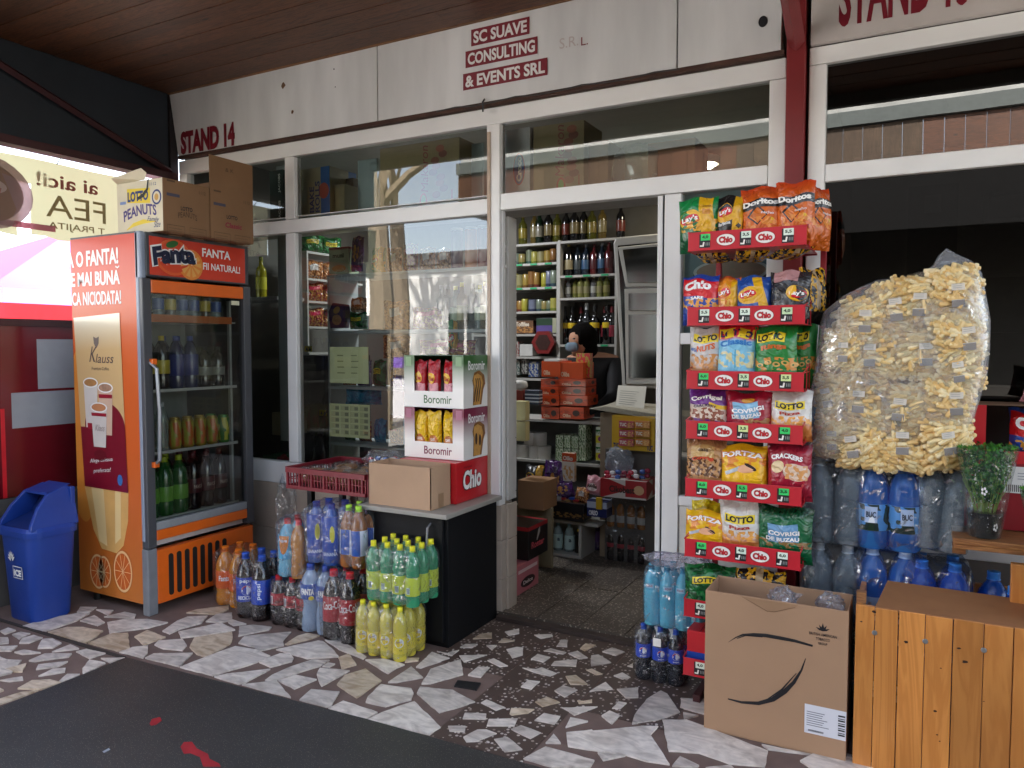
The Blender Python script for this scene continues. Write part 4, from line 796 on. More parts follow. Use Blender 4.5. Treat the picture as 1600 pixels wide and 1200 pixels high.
# second layer stacked on those packs
B_AQJ = bottle_set(.30, .045, pet('7ccbe0', .15, .1), printed('58b4da', [('r', .5, .8, 2, .2, 0, 'b9d34a'), ('e', .25, .5, .2, .4, 0, 'e68a2c'), ('e', .75, .5, .2, .4, 0, 'e68a2c')], .3, 0), .32, .72, 'e0322c', 'wave', [('T', 'Aqua', -.03, .18, .05, .022, 'f4f4f6', .02, 0)])
B_OJ = bottle_set(.30, .042, pet('d08a3c', .1, .1), None, 0, 0, 'e0322c', 'wave')
B_BAN = bottle_set(.31, .05, pet('2a58a8', .1, .15), printed('1d4aa8', [('e', .3, .5, .08, .1, 0, 'e8d838'), ('e', .8, .4, .08, .1, 0, 'e8d838')], .3, 0), .12, .8, '1c3f9c', 'pet', [('T', 'BANANA', -.035, .055, .075, .018, 'e9edf8', .03, 0)])
B_TEA = bottle_set(.31, .042, pet('a8662c', .15, .1), printed('f0f0f0', [('r', .2, .6, .4, 1, 0, 'e0508c'), ('r', .7, .4, .2, 1, 0, '2c5cb4')], .3, 0), .22, .62, 'a8dc3c', 'pet')
B_PINK = bottle_set(.31, .042, pet('e86a9a', .05, .2), printed('e8709c', [('r', .35, .5, .12, 2, 0, 'dfe4f4'), ('r', .5, .5, .1, 2, 0, '3a5cb8')], .3, 0), .2, .8, 'e87aa4', 'pet')
def duo(label, Ds, xs, y, z, zt, tieup=True, mat=None):
    t = pack('drinks_pack', label, Ds, xs, [y, y + .09], z, zt, mat=mat or film('eef2fa', .34, .1, .9, 16, .10), amp=.12, group='drinks packs stacked under the red crate'); return t
duo('tall pale blue labelled bottles with red caps on the low cola pack', [B_AQJ, B_OJ], [-2.86, -2.775], 2.86, .257, .57)
duo('dark blue banana drink bottles in a film bag on the lemon drink', [B_BAN, B_BAN], [-2.68, -2.575], 2.89, .347, .655)
duo('amber tea bottles with white and pink labels under the crate', [B_TEA, B_TEA], [-2.485, -2.41], 2.90, .347, .65)
duo('pink bottles wrapped in clear film beside the cabinet top', [B_PINK, B_PINK], [-2.485, -2.41], 3.1, .347, .66)
st_ = root('crate_stand', (-2.73, 3.22, 0), 'dark low table carrying the red bread crate behind the drinks', 'table')
MB().box(-3.0, -2.46, 3.12, 3.44, .66, .68, M('1d1c20', .5)).build('tabletop', st_)
for x in (-2.98, -2.5):
    for y in (3.14, 3.40): MB().box(x, x + .03, y, y + .03, 0, .66, M('1d1c20', .5)).build('leg', st_)
# ---------------------------------------------------------------- blue swing bin
bn = root('litter_bin', (-4.13, 2.33, 0), 'blue plastic litter bin with swing lid beside the orange fridge', 'bin'); blu = M('1d3f94', .38, var=.12, scale=5, bump=.08, bscale=40)
def rrect(w, d, r, n=5):
    out = []
    for cx, cy_, a0 in ((w - r, d - r, 0), (-w + r, d - r, 90), (-w + r, -d + r, 180), (w - r, -d + r, 270)):
        for k in range(n): a = math.radians(a0 + 90 * k / (n - 1)); out.append((cx + r * math.cos(a), cy_ + r * math.sin(a)))
    return out
def loft(mb, secs, mat, c, cap0=True, cap1=True):
    n = len(secs[0][1]); b = len(mb.v); mi = mb.mi(mat)
    for z, P in secs: mb.v += [(c[0] + p[0], c[1] + p[1], c[2] + z) for p in P]
    for i in range(len(secs) - 1):
        for k in range(n): k2 = (k + 1) % n; mb.f.append((b + i * n + k, b + i * n + k2, b + (i + 1) * n + k2, b + (i + 1) * n + k)); mb.m.append(mi); mb.uv.append(None)
    if cap0: mb.f.append(tuple(b + k for k in reversed(range(n)))); mb.m.append(mi); mb.uv.append(None)
    if cap1: mb.f.append(tuple(b + (len(secs) - 1) * n + k for k in range(n))); mb.m.append(mi); mb.uv.append(None)
bc = (-4.13, 2.33, 0)
mb = MB(); loft(mb, [(0, rrect(.12, .10, .05)), (.01, rrect(.125, .105, .05)), (.42, rrect(.15, .127, .06)), (.47, rrect(.155, .13, .06)), (.475, rrect(.145, .12, .055)), (.05, rrect(.11, .095, .045))], blu, bc, cap1=True); mb.build('body', bn, smooth=True, ang=40)
mb = MB(); loft(mb, [(.455, rrect(.163, .138, .065)), (.485, rrect(.165, .14, .065)), (.505, rrect(.155, .13, .06))], blu, bc, False, False)
# hood: side cheeks and back sweeping up over the opening
n = 14
for sgn in (-1, 1):
    P = [(.128, .495), (-.125, .495), (-.12, .52), (-.075, .60), (-.01, .67), (.09, .70), (.125, .68)]
    x = bc[0] + sgn * .142; mb.prism([(bc[1] + u, v) for u, v in P], -.012, .012, blu, fn=lambda u, v, l, x=x, s=sgn: (x + l - s * (v - .49) * .22, u, v))
mb.box(bc[0] - .13, bc[0] + .13, bc[1] + .10, bc[1] + .125, .49, .69, blu)
mb.add([(bc[0] - .10, bc[1] - .01, .675), (bc[0] + .10, bc[1] - .01, .675), (bc[0] + .10, bc[1] + .12, .703), (bc[0] - .10, bc[1] + .12, .703), (bc[0] - .10, bc[1] - .01, .66), (bc[0] + .10, bc[1] - .01, .66)], [(0, 1, 2, 3), (0, 4, 5, 1)], blu)
mb.add([(bc[0] - .13, bc[1] - .115, .50), (bc[0] + .13, bc[1] - .115, .50), (bc[0] + .12, bc[1] + .03, .55), (bc[0] + .10, bc[1] + .095, .68), (bc[0] - .10, bc[1] + .095, .68), (bc[0] - .12, bc[1] + .03, .55)], [(0, 1, 2, 5), (5, 2, 3, 4)], M('142c6a', .5))
mb.build('lid', bn, bevel=.004)
mb = MB(); fbn = lambda u, v, l: (u - .02, 2.33 - .104 - .024 * v / .4 - l - .004, v)
mb.poly(fbn, [(-4.13, .235), (-4.045, .235), (-4.045, .30), (-4.13, .30)], PW, .001); mb.poly(fbn, [(-4.126, .239), (-4.049, .239), (-4.049, .296), (-4.126, .296)], M('1a367e', .4, var=0), .0016); mb.text(fbn, 'ICE', -4.12, .247, .064, .036, PW, .0022, .05)
for k in range(7):
    a = .4 + k * .42; mb.poly(fbn, [(-4.135 + .012 * math.cos(a + 1), .33 + .012 * math.sin(a + 1)), (-4.135 + .035 * math.cos(a), .33 + .05 * math.sin(a)), (-4.135 + .012 * math.cos(a - 1), .33 + .012 * math.sin(a - 1))], PW, .001)
mb.build('logo', bn)
# ---------------------------------------------------------------- cartons on the fridge
def carton(name, label, x0, x1, y0, y1, z0, z1, m_, cat='box', t=.004, open_top=False, group=None, inner=None):
    r_ = root(name, ((x0 + x1) / 2, (y0 + y1) / 2, z0), label, cat, group); inner = inner or m_
    mb = MB(); mb.box(x0, x1, y0, y1, z0, z0 + t, m_)
    for a in ((x0, x1, y0, y0 + t), (x0, x1, y1 - t, y1), (x0, x0 + t, y0 + t, y1 - t), (x1 - t, x1, y0 + t, y1 - t)): mb.box(a[0], a[1], a[2], a[3], z0 + t, z1, m_)
    if not open_top: mb.box(x0 + t, (x0 + x1) / 2 - .001, y0 + t, y1 - t, z1 - t, z1, m_); mb.box((x0 + x1) / 2 + .001, x1 - t, y0 + t, y1 - t, z1 - t, z1, m_)
    mb.build('carton', r_, bevel=.002); return r_
PUR = M('4a3a78', .5, var=0); NAV = M('24346e', .5, var=0); YEL = M('e6c832', .5, var=0)
CR = M('d9cdb0', .6, var=.06)
c1 = carton('peanut_carton', 'cream and brown snack carton reading LOTTO PEANUTS on the fridge, nearest the street', -3.875, -3.50, 2.66, 2.955, 2.052, 2.33, CARD2)
mb = MB(); f1 = front(2.66); mb.rect(f1, -3.875, -3.502, 2.054, 2.328, CR, .0008)
mb.poly(f1, [(-3.79, 2.22), (-3.60, 2.205), (-3.60, 2.285), (-3.79, 2.295)], YEL, .0014); mb.text(f1, 'LOTTO', -3.785, 2.222, .17, .055, NAV, .002, .05)
mb.text(f1, 'PEANUTS', -3.82, 2.118, .27, .058, PUR, .0016, .03, rot=.06, arch=.02); mb.text(f1, 'Family', -3.63, 2.105, .09, .032, NAV, .002, 0, shear=.3, rot=-.1); mb.text(f1, 'Size', -3.575, 2.075, .05, .03, NAV, .002, 0, shear=.3)
mb.disc(f1, -3.548, 2.232, .038, .04, NAV, .0014); mb.disc(f1, -3.548, 2.232, .028, .03, M('d9cdb0', .6, var=0), .002); mb.disc(f1, -3.548, 2.232, .016, .018, M('c89a4c', .6, var=0), .0026)
mb.stroke(f1, [(-3.80, 2.075, .2), (-3.74, 2.10, 1), (-3.66, 2.112, 1.2), (-3.56, 2.105, .2)], .02, YEL, .0014); mb.text(f1, '1112', -3.60, 2.295, .05, .016, NAV, .0016, 0)
mb.stroke(f1, [(-3.70, 2.235, 1), (-3.655, 2.25, 1.3), (-3.62, 2.28, 1), (-3.61, 2.335, .6)], .016, INK, .003); mb.rect(f1, -3.85, -3.80, 2.215, 2.23, M('7a8cb8', .6, var=0), .0014)
mb.build('front_print', c1)
mb = MB(); mb.add([(-3.875, 2.66, 2.33), (-3.64, 2.66, 2.33), (-3.60, 2.64, 2.36), (-3.63, 2.63, 2.385), (-3.86, 2.615, 2.35)], [(0, 1, 2, 3, 4)], CR); mb.build('torn_flap', c1)
def side_marks(X, y0, y1, z0, word, word_col, word2=None):
    mb = MB(); f = right(X); w = y1 - y0
    mb.text(f, 'LOTTO', y0 + w * .36, z0 + .175, w * .26, .022, INK, .001, .03)
    if word2: mb.text(f, word2, y0 + w * .32, z0 + .125, w * .4, .03, word_col, .001, .03, shear=.1)
    else: mb.text(f, 'PEANUTS', y0 + w * .30, z0 + .13, w * .42, .03, word_col, .001, .0, arch=.012)
    ln = M('5f4732', .7, var=0)
    for a in (.06, .55):
        for s in ((a, a + .38, .02, .023), (a, a + .38, .088, .091), (a, a + .006, .02, .09), (a + .374, a + .38, .02, .09)): mb.rect(f, y0 + w * s[0], y0 + w * s[1], z0 + s[2], z0 + s[3], ln, .001)
        for k in range(4): mb.rect(f, y0 + w * (a + .03), y0 + w * (a + .32), z0 + .032 + k * .013, z0 + .036 + k * .013, M('77593e', .7, var=0), .001)
    mb.rect(f, y0 + w * .06, y0 + w * .34, z0 + .24, z0 + .256, M('4c4a5a', .7, var=0), .001); mb.text(f, '1112', y0 + w * .78, z0 + .28, w * .15, .018, ln, .001); mb.rect(f, y0 + .02, y0 + .07, z0 + .315, z0 + .325, ln, .001)
    return mb
side_marks(-3.50, 2.665, 2.95, 2.0, 'P', M('4a3626', .7, var=0)).build('side_print', c1)
c2 = carton('snack_carton', 'brown snack carton with raised flap on the fridge, beside the shop window', -3.86, -3.50, 2.96, 3.27, 2.052, 2.36, CARD2)
side_marks(-3.50, 2.965, 3.265, 2.0, 'C', M('8c2038', .6, var=0), 'Classic').build('side_print', c2)
mb = MB(); mb.box(-3.504, -3.50, 2.96, 3.27, 2.36, 2.515, CARD2); o = mb.build('flap', c2); mb = MB(); mb.text(right(-3.50), '& K', 3.07, 2.44, .06, .022, M('5f4732', .7, var=0), .001); mb.build('print', o)

# ================================================================ BLACK CABINET and what stands on it
cb = root('low_cabinet', (-2.2, 3.2, 0), 'black low cabinet with grey worktop beside the shop doorway', 'cabinet'); BK = M('0f1013', .6, var=.12, scale=20, spec=.25)
MB().box(-2.42, -1.945, 2.985, 3.455, .0, .635, BK).build('body', cb, bevel=.002)
MB().box(-2.418, -1.965, 2.965, 2.983, .03, .63, BK).build('door', cb, bevel=.002)
MB().box(-2.44, -1.915, 2.925, 3.462, .637, .66, M('9a968e', .4, var=.05)).build('worktop', cb, bevel=.003)
MB().tube([(-2.03, 2.964, .60), (-2.03, 2.935, .585), (-2.03, 2.93, .53), (-2.03, 2.935, .475), (-2.03, 2.964, .46)], .006, M('b9bcc2', .25, .8, var=0), 8).build('handle', cb, smooth=True)
t1 = root('card_tray', (-2.22, 3.07, .66), 'plain open brown cardboard tray on the worktop in front', 'box')
mb = MB()
X0, X1, Y0, Y1, Z0 = -2.405, -2.03, 2.965, 3.14, .661
TC = M('b8977a', .85, var=.08, scale=5, bump=.05, bscale=80)
mb.box(X0, X1, Y0, Y1, Z0, Z0 + .004, TC)
for a, zt in (((X0, X1, Y0, Y0 + .004), .205), ((X0, X1, Y1 - .004, Y1), .205), ((X0, X0 + .004, Y0, Y1), .205), ((X1 - .004, X1, Y0, Y1), .205)): mb.box(a[0], a[1], a[2], a[3], Z0 + .004, Z0 + zt, TC)
mb.build('carton', t1)
mb = MB()                                                # torn edge flap
pts = [(X0 + .1, 0), (X0 + .16, .006), (X0 + .20, -.012), (X0 + .235, -.006), (X0 + .27, -.02), (X0 + .31, -.004), (X1, 0)]
for i in range(len(pts) - 1): mb.add([(pts[i][0], Y0, Z0 + .205), (pts[i + 1][0], Y0, Z0 + .205), (pts[i + 1][0], Y0 - .022 + pts[i + 1][1], Z0 + .185), (pts[i][0], Y0 - .022 + pts[i][1], Z0 + .185)], [(0, 1, 2, 3)], TC)
pass
mb = MB(); mb.rect(right(X1), 3.03, 3.075, Z0 + .0, Z0 + .07, M('97795c', .5, var=0), .001); mb.build('tape', t1)
RB = M('c41a24', .35, var=.05, coat=.2)
cc = carton('chio_carton', 'red snack carton lettered Chio at the back of the worktop', -2.35, -2.0, 3.145, 3.455, .661, .866, RB)
mb = MB(); f = right(-2.0); mb.text(f, 'Chio', 3.20, .715, .19, .105, BLACK, .001, .07, shear=.05); mb.text(f, 'Chio', 3.205, .72, .18, .098, PW, .002, .04, shear=.05); mb.text(f, 'intersnack', 3.215, .83, .08, .012, M('7a1018', .4, var=0), .001); mb.build('lettering', cc)
def boro(z0, z1, col, pale, lab, bagcols, cake2):
    x0, x1, y0, y1 = -2.365, -2.0, 3.215, 3.50; y1 = 3.455
    b = root('cake_display_box', (-2.18, 3.33, z0), lab, 'box', 'cake display boxes on the worktop')
    PR = printed('efece6', [('v', .35, .85, col)], .35, 0, coat=.2)
    mb = MB(); q = [(0, 0), (1, 0), (1, 1), (0, 1)]
    for (a, b_) in ((x0, x0 + .065), (x1 - .065, x1)): mb.rect(front(y0), a, b_, z0 + .004, z1, PR, 0)
    mb.rect(front(y0), x0 + .065, x1 - .065, z0 + .004, z0 + .085, M('efece6', .4, var=.02), 0)
    mb.rect(right(x1), y0, y1, z0 + .004, z1, PR, 0); mb.rect(right(x0), y0, y1, z0 + .004, z1, PR, 0); mb.rect(front(y1), x0, x1, z0 + .004, z1, PR, 0); mb.box(x0, x1, y0, y1, z0, z0 + .004, WHITE); mb.rect(top(z1), x0, x1, y0, y1, M(col, .4), -.001)
    mb.build('carton', b)
    mb = MB(); f = front(y0); fc = M(col, .4, var=0)
    mb.text(f, 'Boromir', x0 + .125, z0 + .022, .17, .042, fc, .001, .01)
    for s in (0, 1):
        u = x0 + .012 if s == 0 else x1 - .045; mb.rect(f, u, u + .035, z1 - .055, z1 - .008, M(pale, .4, var=0), .0012)
    f = right(x1); mb.text(f, 'Boromir', y0 + .045, z1 - .075, .165, .048, PW, .001, .02)
    cy_, cz = y0 + .145, z0 + .085
    crust = M('8a5a22', .6, var=.25, scale=60); crumb = M('cf9a4c', .6, var=.2, scale=50); choc = M('3a1c0c', .5, var=0)
    mb.poly(f, [(cy_ - .055, z0 + .012), (cy_ + .03, z0 + .012), (cy_ + .05, z0 + .09), (cy_ + .07, z0 + .12), (cy_ + .06, z0 + .165), (cy_ + .01, z0 + .19), (cy_ - .04, z0 + .18), (cy_ - .06, z0 + .14), (cy_ - .05, z0 + .11)], crust, .001)
    mb.poly(f, [(cy_ - .05, z0 + .015), (cy_ + .012, z0 + .012), (cy_ + .03, z0 + .09), (cy_ + .045, z0 + .125), (cy_ + .03, z0 + .16), (cy_ - .01, z0 + .175), (cy_ - .045, z0 + .165), (cy_ - .052, z0 + .135), (cy_ - .042, z0 + .11)], crumb, .0018)
    if cake2: mb.disc(f, cy_ - .025, z0 + .1, .012, .03, choc, .0026); mb.disc(f, cy_ + .012, z0 + .09, .012, .03, choc, .0026)
    else:
        for k in range(3): mb.stroke(f, [(cy_ - .045 + k * .022, z0 + .03, 1), (cy_ - .035 + k * .022, z0 + .08, 1.4), (cy_ - .02 + k * .02, z0 + .12, .8), (cy_ - .03 + k * .02, z0 + .15, 1)], .008, choc, .0026)
    mb.build('print', b); return b
boro(.869, 1.13, '7c1a3e', 'a8607a', 'lower white and burgundy cake display box with yellow wrapped cakes', 0, True)
boro(1.132, 1.40, '3c6a34', '7fa274', 'upper white and green cake display box with red wrapped cakes', 0, False)

# ---------------------------------------------------------------- snack bags
def bag_grid(w, h, d, mat, seed=0, nx=14, ny=18, crimp=.035, flare=.06, back=None):
    rr = random.Random(seed); a_, b_, c_ = rr.uniform(0, 9), rr.uniform(0, 9), rr.uniform(0, 9)
    def prof(u, v):
        x = abs(2 * u - 1); yy = min(v, 1 - v) / .5; t = min(1, max(0, (yy - crimp * 2)) / .55); return math.sin(t * PI / 2) ** .8 * (1 - x ** 3) ** .6 if x < 1 else 0
    def surf(u, v, l, sgn=-1):
        b = prof(max(0, min(1, u)), max(0, min(1, v))); vv = 1 - abs(2 * v - 1)
        x = (u - .5) * w * (1 - flare * min(1, vv * 2.2)); e = (1 - min(1, b * 3))
        y = sgn * (d / 2 * b) + e * .004 * math.sin(u * 40 + a_) * (1 if min(v, 1 - v) < .12 else .3)
        y += sgn * b * d * .10 * noise.noise(Vector((u * 4 + a_, v * 5 + b_, c_))) + .012 * math.sin(v * 5 + a_) * (abs(v - .5) * 2) ** 3
        y += sgn * .010 * max(0, 1 - abs(v - .86) * 9) * math.sin(u * 17 + b_) * (1 - abs(2 * u - 1))
        z = v * h + .006 * math.sin(u * 9 + c_) * v
        return Vector((x, y + sgn * l, z))
    m_ = MB()
    for sgn in (-1, 1):
        vs = []; fs = []; uv = []
        for j in range(ny + 1):
            for i in range(nx + 1): vs.append(surf(i / nx, j / ny, 0, sgn))
        for j in range(ny):
            for i in range(nx):
                k = j * (nx + 1) + i; f = (k, k + 1, k + nx + 2, k + nx + 1); u_ = [(i / nx, j / ny), ((i + 1) / nx, j / ny), ((i + 1) / nx, (j + 1) / ny), (i / nx, (j + 1) / ny)]
                if sgn > 0: f = f[::-1]; u_ = u_[::-1]
                fs.append(f); uv.append(u_)
        m_.add(vs, fs, mat if sgn < 0 else (back or mat), uv)
    return m_, surf
BAGC = {}
def bag(design, label, loc, rz=0, tilt=0, roll=0, w=.17, h=.22, d=.07, group=None, name='snack_bag', cat='snack bag', parent=None, seed=None, up=0):
    mat, texts = DES[design]; seed = seed if seed is not None else R.randrange(5); key = (design, w, h, d, seed, up)
    if key not in BAGC:
        m_, surf0 = bag_grid(w, h, d, mat, seed); t = MB()
        surf = lambda a, b, l: surf0(a, up + (1 - up) * b, l)
        if up: m_.uv = [[(x, (y - up) / (1 - up)) for x, y in q] if q else q for q in m_.uv]
        for q in texts:
            st, u, v, wu, hv, c_, bo, rot = q[:8]; lay = q[8] if len(q) > 8 else .0016
            if st == '#E': t.disc(lambda a, b, l: surf(a, b, l), u, v, wu, hv, M(c_, .35, var=.05, coat=.2), lay, rot=rot, seg=24)
            elif st == '#R': t.rect(lambda a, b, l: surf(a, b, l), u, u + wu, v, v + hv, M(c_, .35, var=.05, coat=.2), lay, n=5)
            else: t.text(lambda a, b, l: surf(a, b, l), st, u, v, wu, hv, M(c_, .35, var=0, coat=.2), lay + .0008, bo, rot=rot)
        BAGC[key] = (m_.mesh('snack_bag', smooth=True), t.mesh('lettering') if t.v else None)
    me, te = BAGC[key]
    rot = (Matrix.Rotation(rz, 4, 'Z') @ Matrix.Rotation(tilt, 4, 'X') @ Matrix.Rotation(roll, 4, 'Y')).to_euler()
    o = inst(name, me, loc, 0, parent, label, cat if not parent else None, group, rot=rot)
    if te: inst('lettering', te, (0, 0, 0), 0, o)
    return o
def LT(u, v, wu, hv, c='15151c', rot=0): return [('#R', u - .03, v - .03, wu + .06, hv + .06, 'e9d02c', 0, rot, .0014), ('LOTTO', u, v, wu, hv, c, .05, rot)]
def LAY(u, v, r=.2, rot=0): return [('#E', u, v, r * 1.25, r * .95, 'e6b11e', 0, 0, .0012), ('#E', u, v - .01, r * 1.1, r * .5, 'd0142c', 0, .1, .0018), ("Lay's", u - r * .85, v - r * .42, r * 1.7, r * .68, 'f6f4f0', .03, .08, .0022)]
DES = {
 'laysgreen': (printed('128040', [('v', .5, .0, '0c5a34'), ('m', .55, .25, .9, .3, 6, 'e6a838'), ('r', .75, .5, .34, 1.1, 6, 'e0a91c'), ('r', .75, .62, .2, .14, 0, 'c8862a')], .28, .6), LAY(.34, .42, .25) + [('promo', .66, .72, .2, .06, '7a4a10', .02, 0)]),
 'laysblack': (printed('1a191b', [('e', .35, .45, .6, .34, 0, 'dfa31c'), ('r', .78, .5, .34, 1.1, -5, 'e0a91c'), ('t', .8, .2, .2, .14, 0, '2a1a10')], .28, .6), LAY(.35, .55, .22) + [('Barbecue', .12, .2, .42, .09, 'e9e9e9', .02, .05)]),
 'doritos': (printed('d0641c', [('v', .6, 1, 'c8401c'), ('t', .42, .32, .5, .46, 0, '2a1410'), ('t', .43, .31, .4, .36, 0, 'd8701f'), ('r', .5, .58, 1.0, .2, 4, '19161a'), ('e', .72, .2, .22, .14, 0, 'e0b02c'), ('m', .6, .15, .8, .25, 5, 'e08a34')], .26, .8), [('Doritos', .07, .52, .86, .13, 'f2eee8', .05, .05), ('nacho', .52, .33, .3, .06, 'e8d8d0', .02, 0)]),
 'chiored': (printed('1c3f94', [('r', .5, .62, 1, .5, -8, 'cf1620'), ('m', .5, .18, 1, .3, 7, 'e09a34')], .28, .6), [('Chio', .1, .55, .75, .26, 'f4f2ee', .06, .05), ('SARE', .28, .28, .36, .09, 'f4f4f4', .04, 0)]),
 'laysorange': (printed('e08a24', [('v', .5, .1, 'c8641c'), ('r', .82, .5, .32, 1.1, 0, 'e0a91c'), ('m', .4, .2, .7, .25, 6, 'efb85c'), ('v', .85, 1, 'b02c1c')], .28, .6), LAY(.38, .52, .26)),
 'laysblue': (printed('1e4e9c', [('e', .4, .4, .7, .5, 0, 'e0a91c'), ('r', .68, .5, .26, .9, 14, 'e0ac22')], .28, .6), LAY(.34, .45, .22)),
 'laysdark': (printed('2b2a2c', [('r', .4, .85, .6, .3, 0, 'b98a88'), ('m', .3, .2, .4, .3, 5, '4c4a48')], .25, .8), LAY(.70, .38, .22)),
 'foilback': (printed('201d1a', [('m', .5, .5, 1.2, 1.2, 8, 'd8a01c'), ('r', .5, .5, .14, 1.1, 0, 'b9a07c')], .22, .9), []),
 'lottowhite': (printed('c9c4c0', [('v', .3, .0, 'a8703c'), ('m', .55, .18, 1, .34, 7, 'c88a4a')], .3, .6), LT(.2, .66, .68, .14) + [('NUTS', .3, .42, .55, .14, 'd8641c', .04, .08), ('MEGA', .1, .42, .2, .08, '2a5aa8', .03, -.1)]),
 'lottoclass': (printed('7fc0dc', [('v', .62, .7, 'c81c2c'), ('m', .5, .22, .9, .36, 6, 'd8cf9c'), ('r', .5, .22, .04, .4, 0, '58a8c8')], .28, .6), LT(.1, .72, .8, .15, '1c2050') + [('Classic', .1, .5, .8, .14, '2a7ac0', .04, .06)]),
 'lottogreen': (printed('1f7c34', [('m', .5, .14, 1, .28, 6, 'd08a3c'), ('e', .5, .12, .5, .2, 0, '1f7c34')], .28, .6), LT(.12, .66, .6, .15) + [('Rings', .2, .42, .6, .14, 'c8641c', .05, .06)] + [('#E', .16 + .2 * k, .12 + .05 * (k % 2), .09, .055, 'd8a85c', 0, 0, .0014) for k in range(5)] + [('#E', .16 + .2 * k, .12 + .05 * (k % 2), .045, .027, '2c6a2c', 0, 0, .0019) for k in range(5)]),
 'covpurple': (printed('6a2a80', [('r', .5, .3, 1, .4, -8, 'd8c6b4'), ('m', .5, .22, 1, .4, 8, '8a4a34'), ('r', .8, .48, .5, .12, -10, 'e0b82c')], .28, .6), [('Covrigei', .08, .62, .8, .17, 'f2f0ea', .04, .04), ('CRACKERY', .15, .46, .6, .08, '3a1a50', .03, -.05)]),
 'covred': (printed('9c1830', [('r', .45, .45, .55, .5, 6, '7fb2d0'), ('m', .7, .12, .6, .22, 6, 'a87a4c')], .28, .6), [('COVRIGI', .16, .34, .7, .13, 'f2f0ee', .04, .18), ('DE BUZAU', .16, .17, .64, .12, 'f2f0ee', .04, .18), ('#E', .5, .78, .14, .07, 'd8942c', 0, 0)]),
 'lottoplain': (printed('d8d6d0', [('v', .25, 0, 'c87838'), ('m', .5, .15, 1, .26, 7, 'e0a04c')], .3, .6), LT(.16, .5, .66, .16) + [('Pizza', .25, .32, .5, .09, 'b0341c', .03, .03)]),
 'covclear': (printed('b98a58', [('m', .5, .28, 1.1, .5, 9, '5a3418'), ('r', .45, .68, .6, .3, 0, 'c9a468'), ('v', .8, 1, '7a4a34')], .2, .9), [('Covrigi', .2, .42, .55, .12, 'c8401c', .05, .04), ('casa', .35, .66, .25, .07, '3a2a1c', .02, 0)]),
 'fortza': (printed('ecb81c', [('m', .5, .55, 1, .3, 5, 'e08a34'), ('r', .3, .3, .34, .1, 20, 'b9c4cc')], .28, .5), [('FORTZA', .06, .68, .88, .16, 'd8501c', .09, 0), ('FORTZA', .08, .69, .84, .14, 'f6f2e8', .045, 0, .0034), ('#E', .6, .36, .2, .11, 'e8b088', 0, .3, .0014), ('#E', .68, .42, .14, .06, '2a1a1a', 0, -.5, .0018)]),
 'crackers': (printed('a01c34', [('e', .25, .42, .3, .3, 0, 'e8cfa0'), ('e', .68, .3, .6, .42, 0, 'e2c8b0'), ('m', .68, .3, .5, .36, 7, 'd89a5c'), ('v', .8, 1, '4a1420')], .28, .6), [('CRACKERS', .1, .62, .72, .12, 'f4f0ee', .05, -.04)]),
 'covgreen': (printed('12623a', [('r', .5, .36, .55, .45, 4, '6a9ac0'), ('m', .5, .08, 1, .16, 6, '8a6a3c'), ('v', .7, .9, '0c3a22')], .22, .8), [('COVRIGI', .24, .30, .56, .11, 'f2f0ee', .04, .05), ('DE BUZAU', .2, .15, .6, .10, 'f2f0ee', .04, .05)]),
 'yellowbag': (printed('d8c01c', [('m', .5, .4, 1, .8, 6, 'b89a18')], .28, .8), []),
 'bluefoil': (printed('2088b4', [('m', .5, .4, 1, .8, 6, '1a6a9a')], .28, .8), []),
 'greenfoil': (printed('186a34', [('m', .5, .5, 1, 1, 5, '0e4a24')], .25, .9), LT(.2, .5, .5, .14)),
 'cakered': (printed('b01c28', [('r', .5, .3, .8, .4, 0, 'e6a0a8'), ('e', .4, .62, .6, .24, 0, 'e8b42c'), ('m', .5, .12, 1, .2, 8, 'b9803c')], .25, .7), [('Chec', .2, .56, .45, .1, 'b01c28', .03, 0)]),
 'cakeyel': (printed('e8bc1c', [('e', .5, .28, .75, .42, 0, 'c8793c'), ('e', .5, .3, .5, .26, 0, 'e09a6c')], .25, .7), [('CAKE', .32, .36, .36, .06, 'f2e8e0', .03, 0), ('CAKE', .32, .24, .36, .06, 'f2e8e0', .03, 0)]),
 'cakeside': (printed('e8bc1c', [('m', .5, .5, 1, 1, 10, '7a4a1c')], .25, .7), []),
 'brownclear': (printed('7a4a28', [('m', .5, .5, 1.1, 1.1, 9, 'c08a58'), ('r', .5, .6, .4, .3, 10, 'c9c4c0')], .15, 1.0), []),
 'redclear': (printed('7a1c28', [('m', .5, .5, 1.1, 1.1, 9, 'a8783c'), ('r', .5, .7, .6, .2, 0, 'b9304c')], .15, 1.0), []),
 'purplebag': (printed('4a1c64', [('e', .5, .5, .6, .5, 20, 'b07a3c'), ('m', .5, .5, 1, 1, 6, '36124a')], .22, .8), []),
 'pinkbag': (printed('c88a94', [('e', .5, .4, .7, .4, 0, 'e8dcd8')], .3, .6), [('Rolls', .15, .38, .7, .2, '3a1418', .04, 0)]),
}
# wrapped cakes in the two display boxes
for i, (dz, de, n_) in enumerate(((.872, 'cakeyel', 'yellow wrapped cake standing in the burgundy display box'), (1.135, 'cakered', 'red wrapped cake standing in the green display box'))):
    for k in range(3):
        bag(de, n_ + ', ' + ORD[k] + ' from the left', (-2.285 + k * .085 + (.01 if k == 2 else 0), 3.262, dz + .004), rz=.15 - .1 * k, tilt=.03, w=.085 if i == 0 else .075, h=.235, d=.055, group='wrapped cakes in the display boxes', cat='cake', name='wrapped_cake', seed=k)

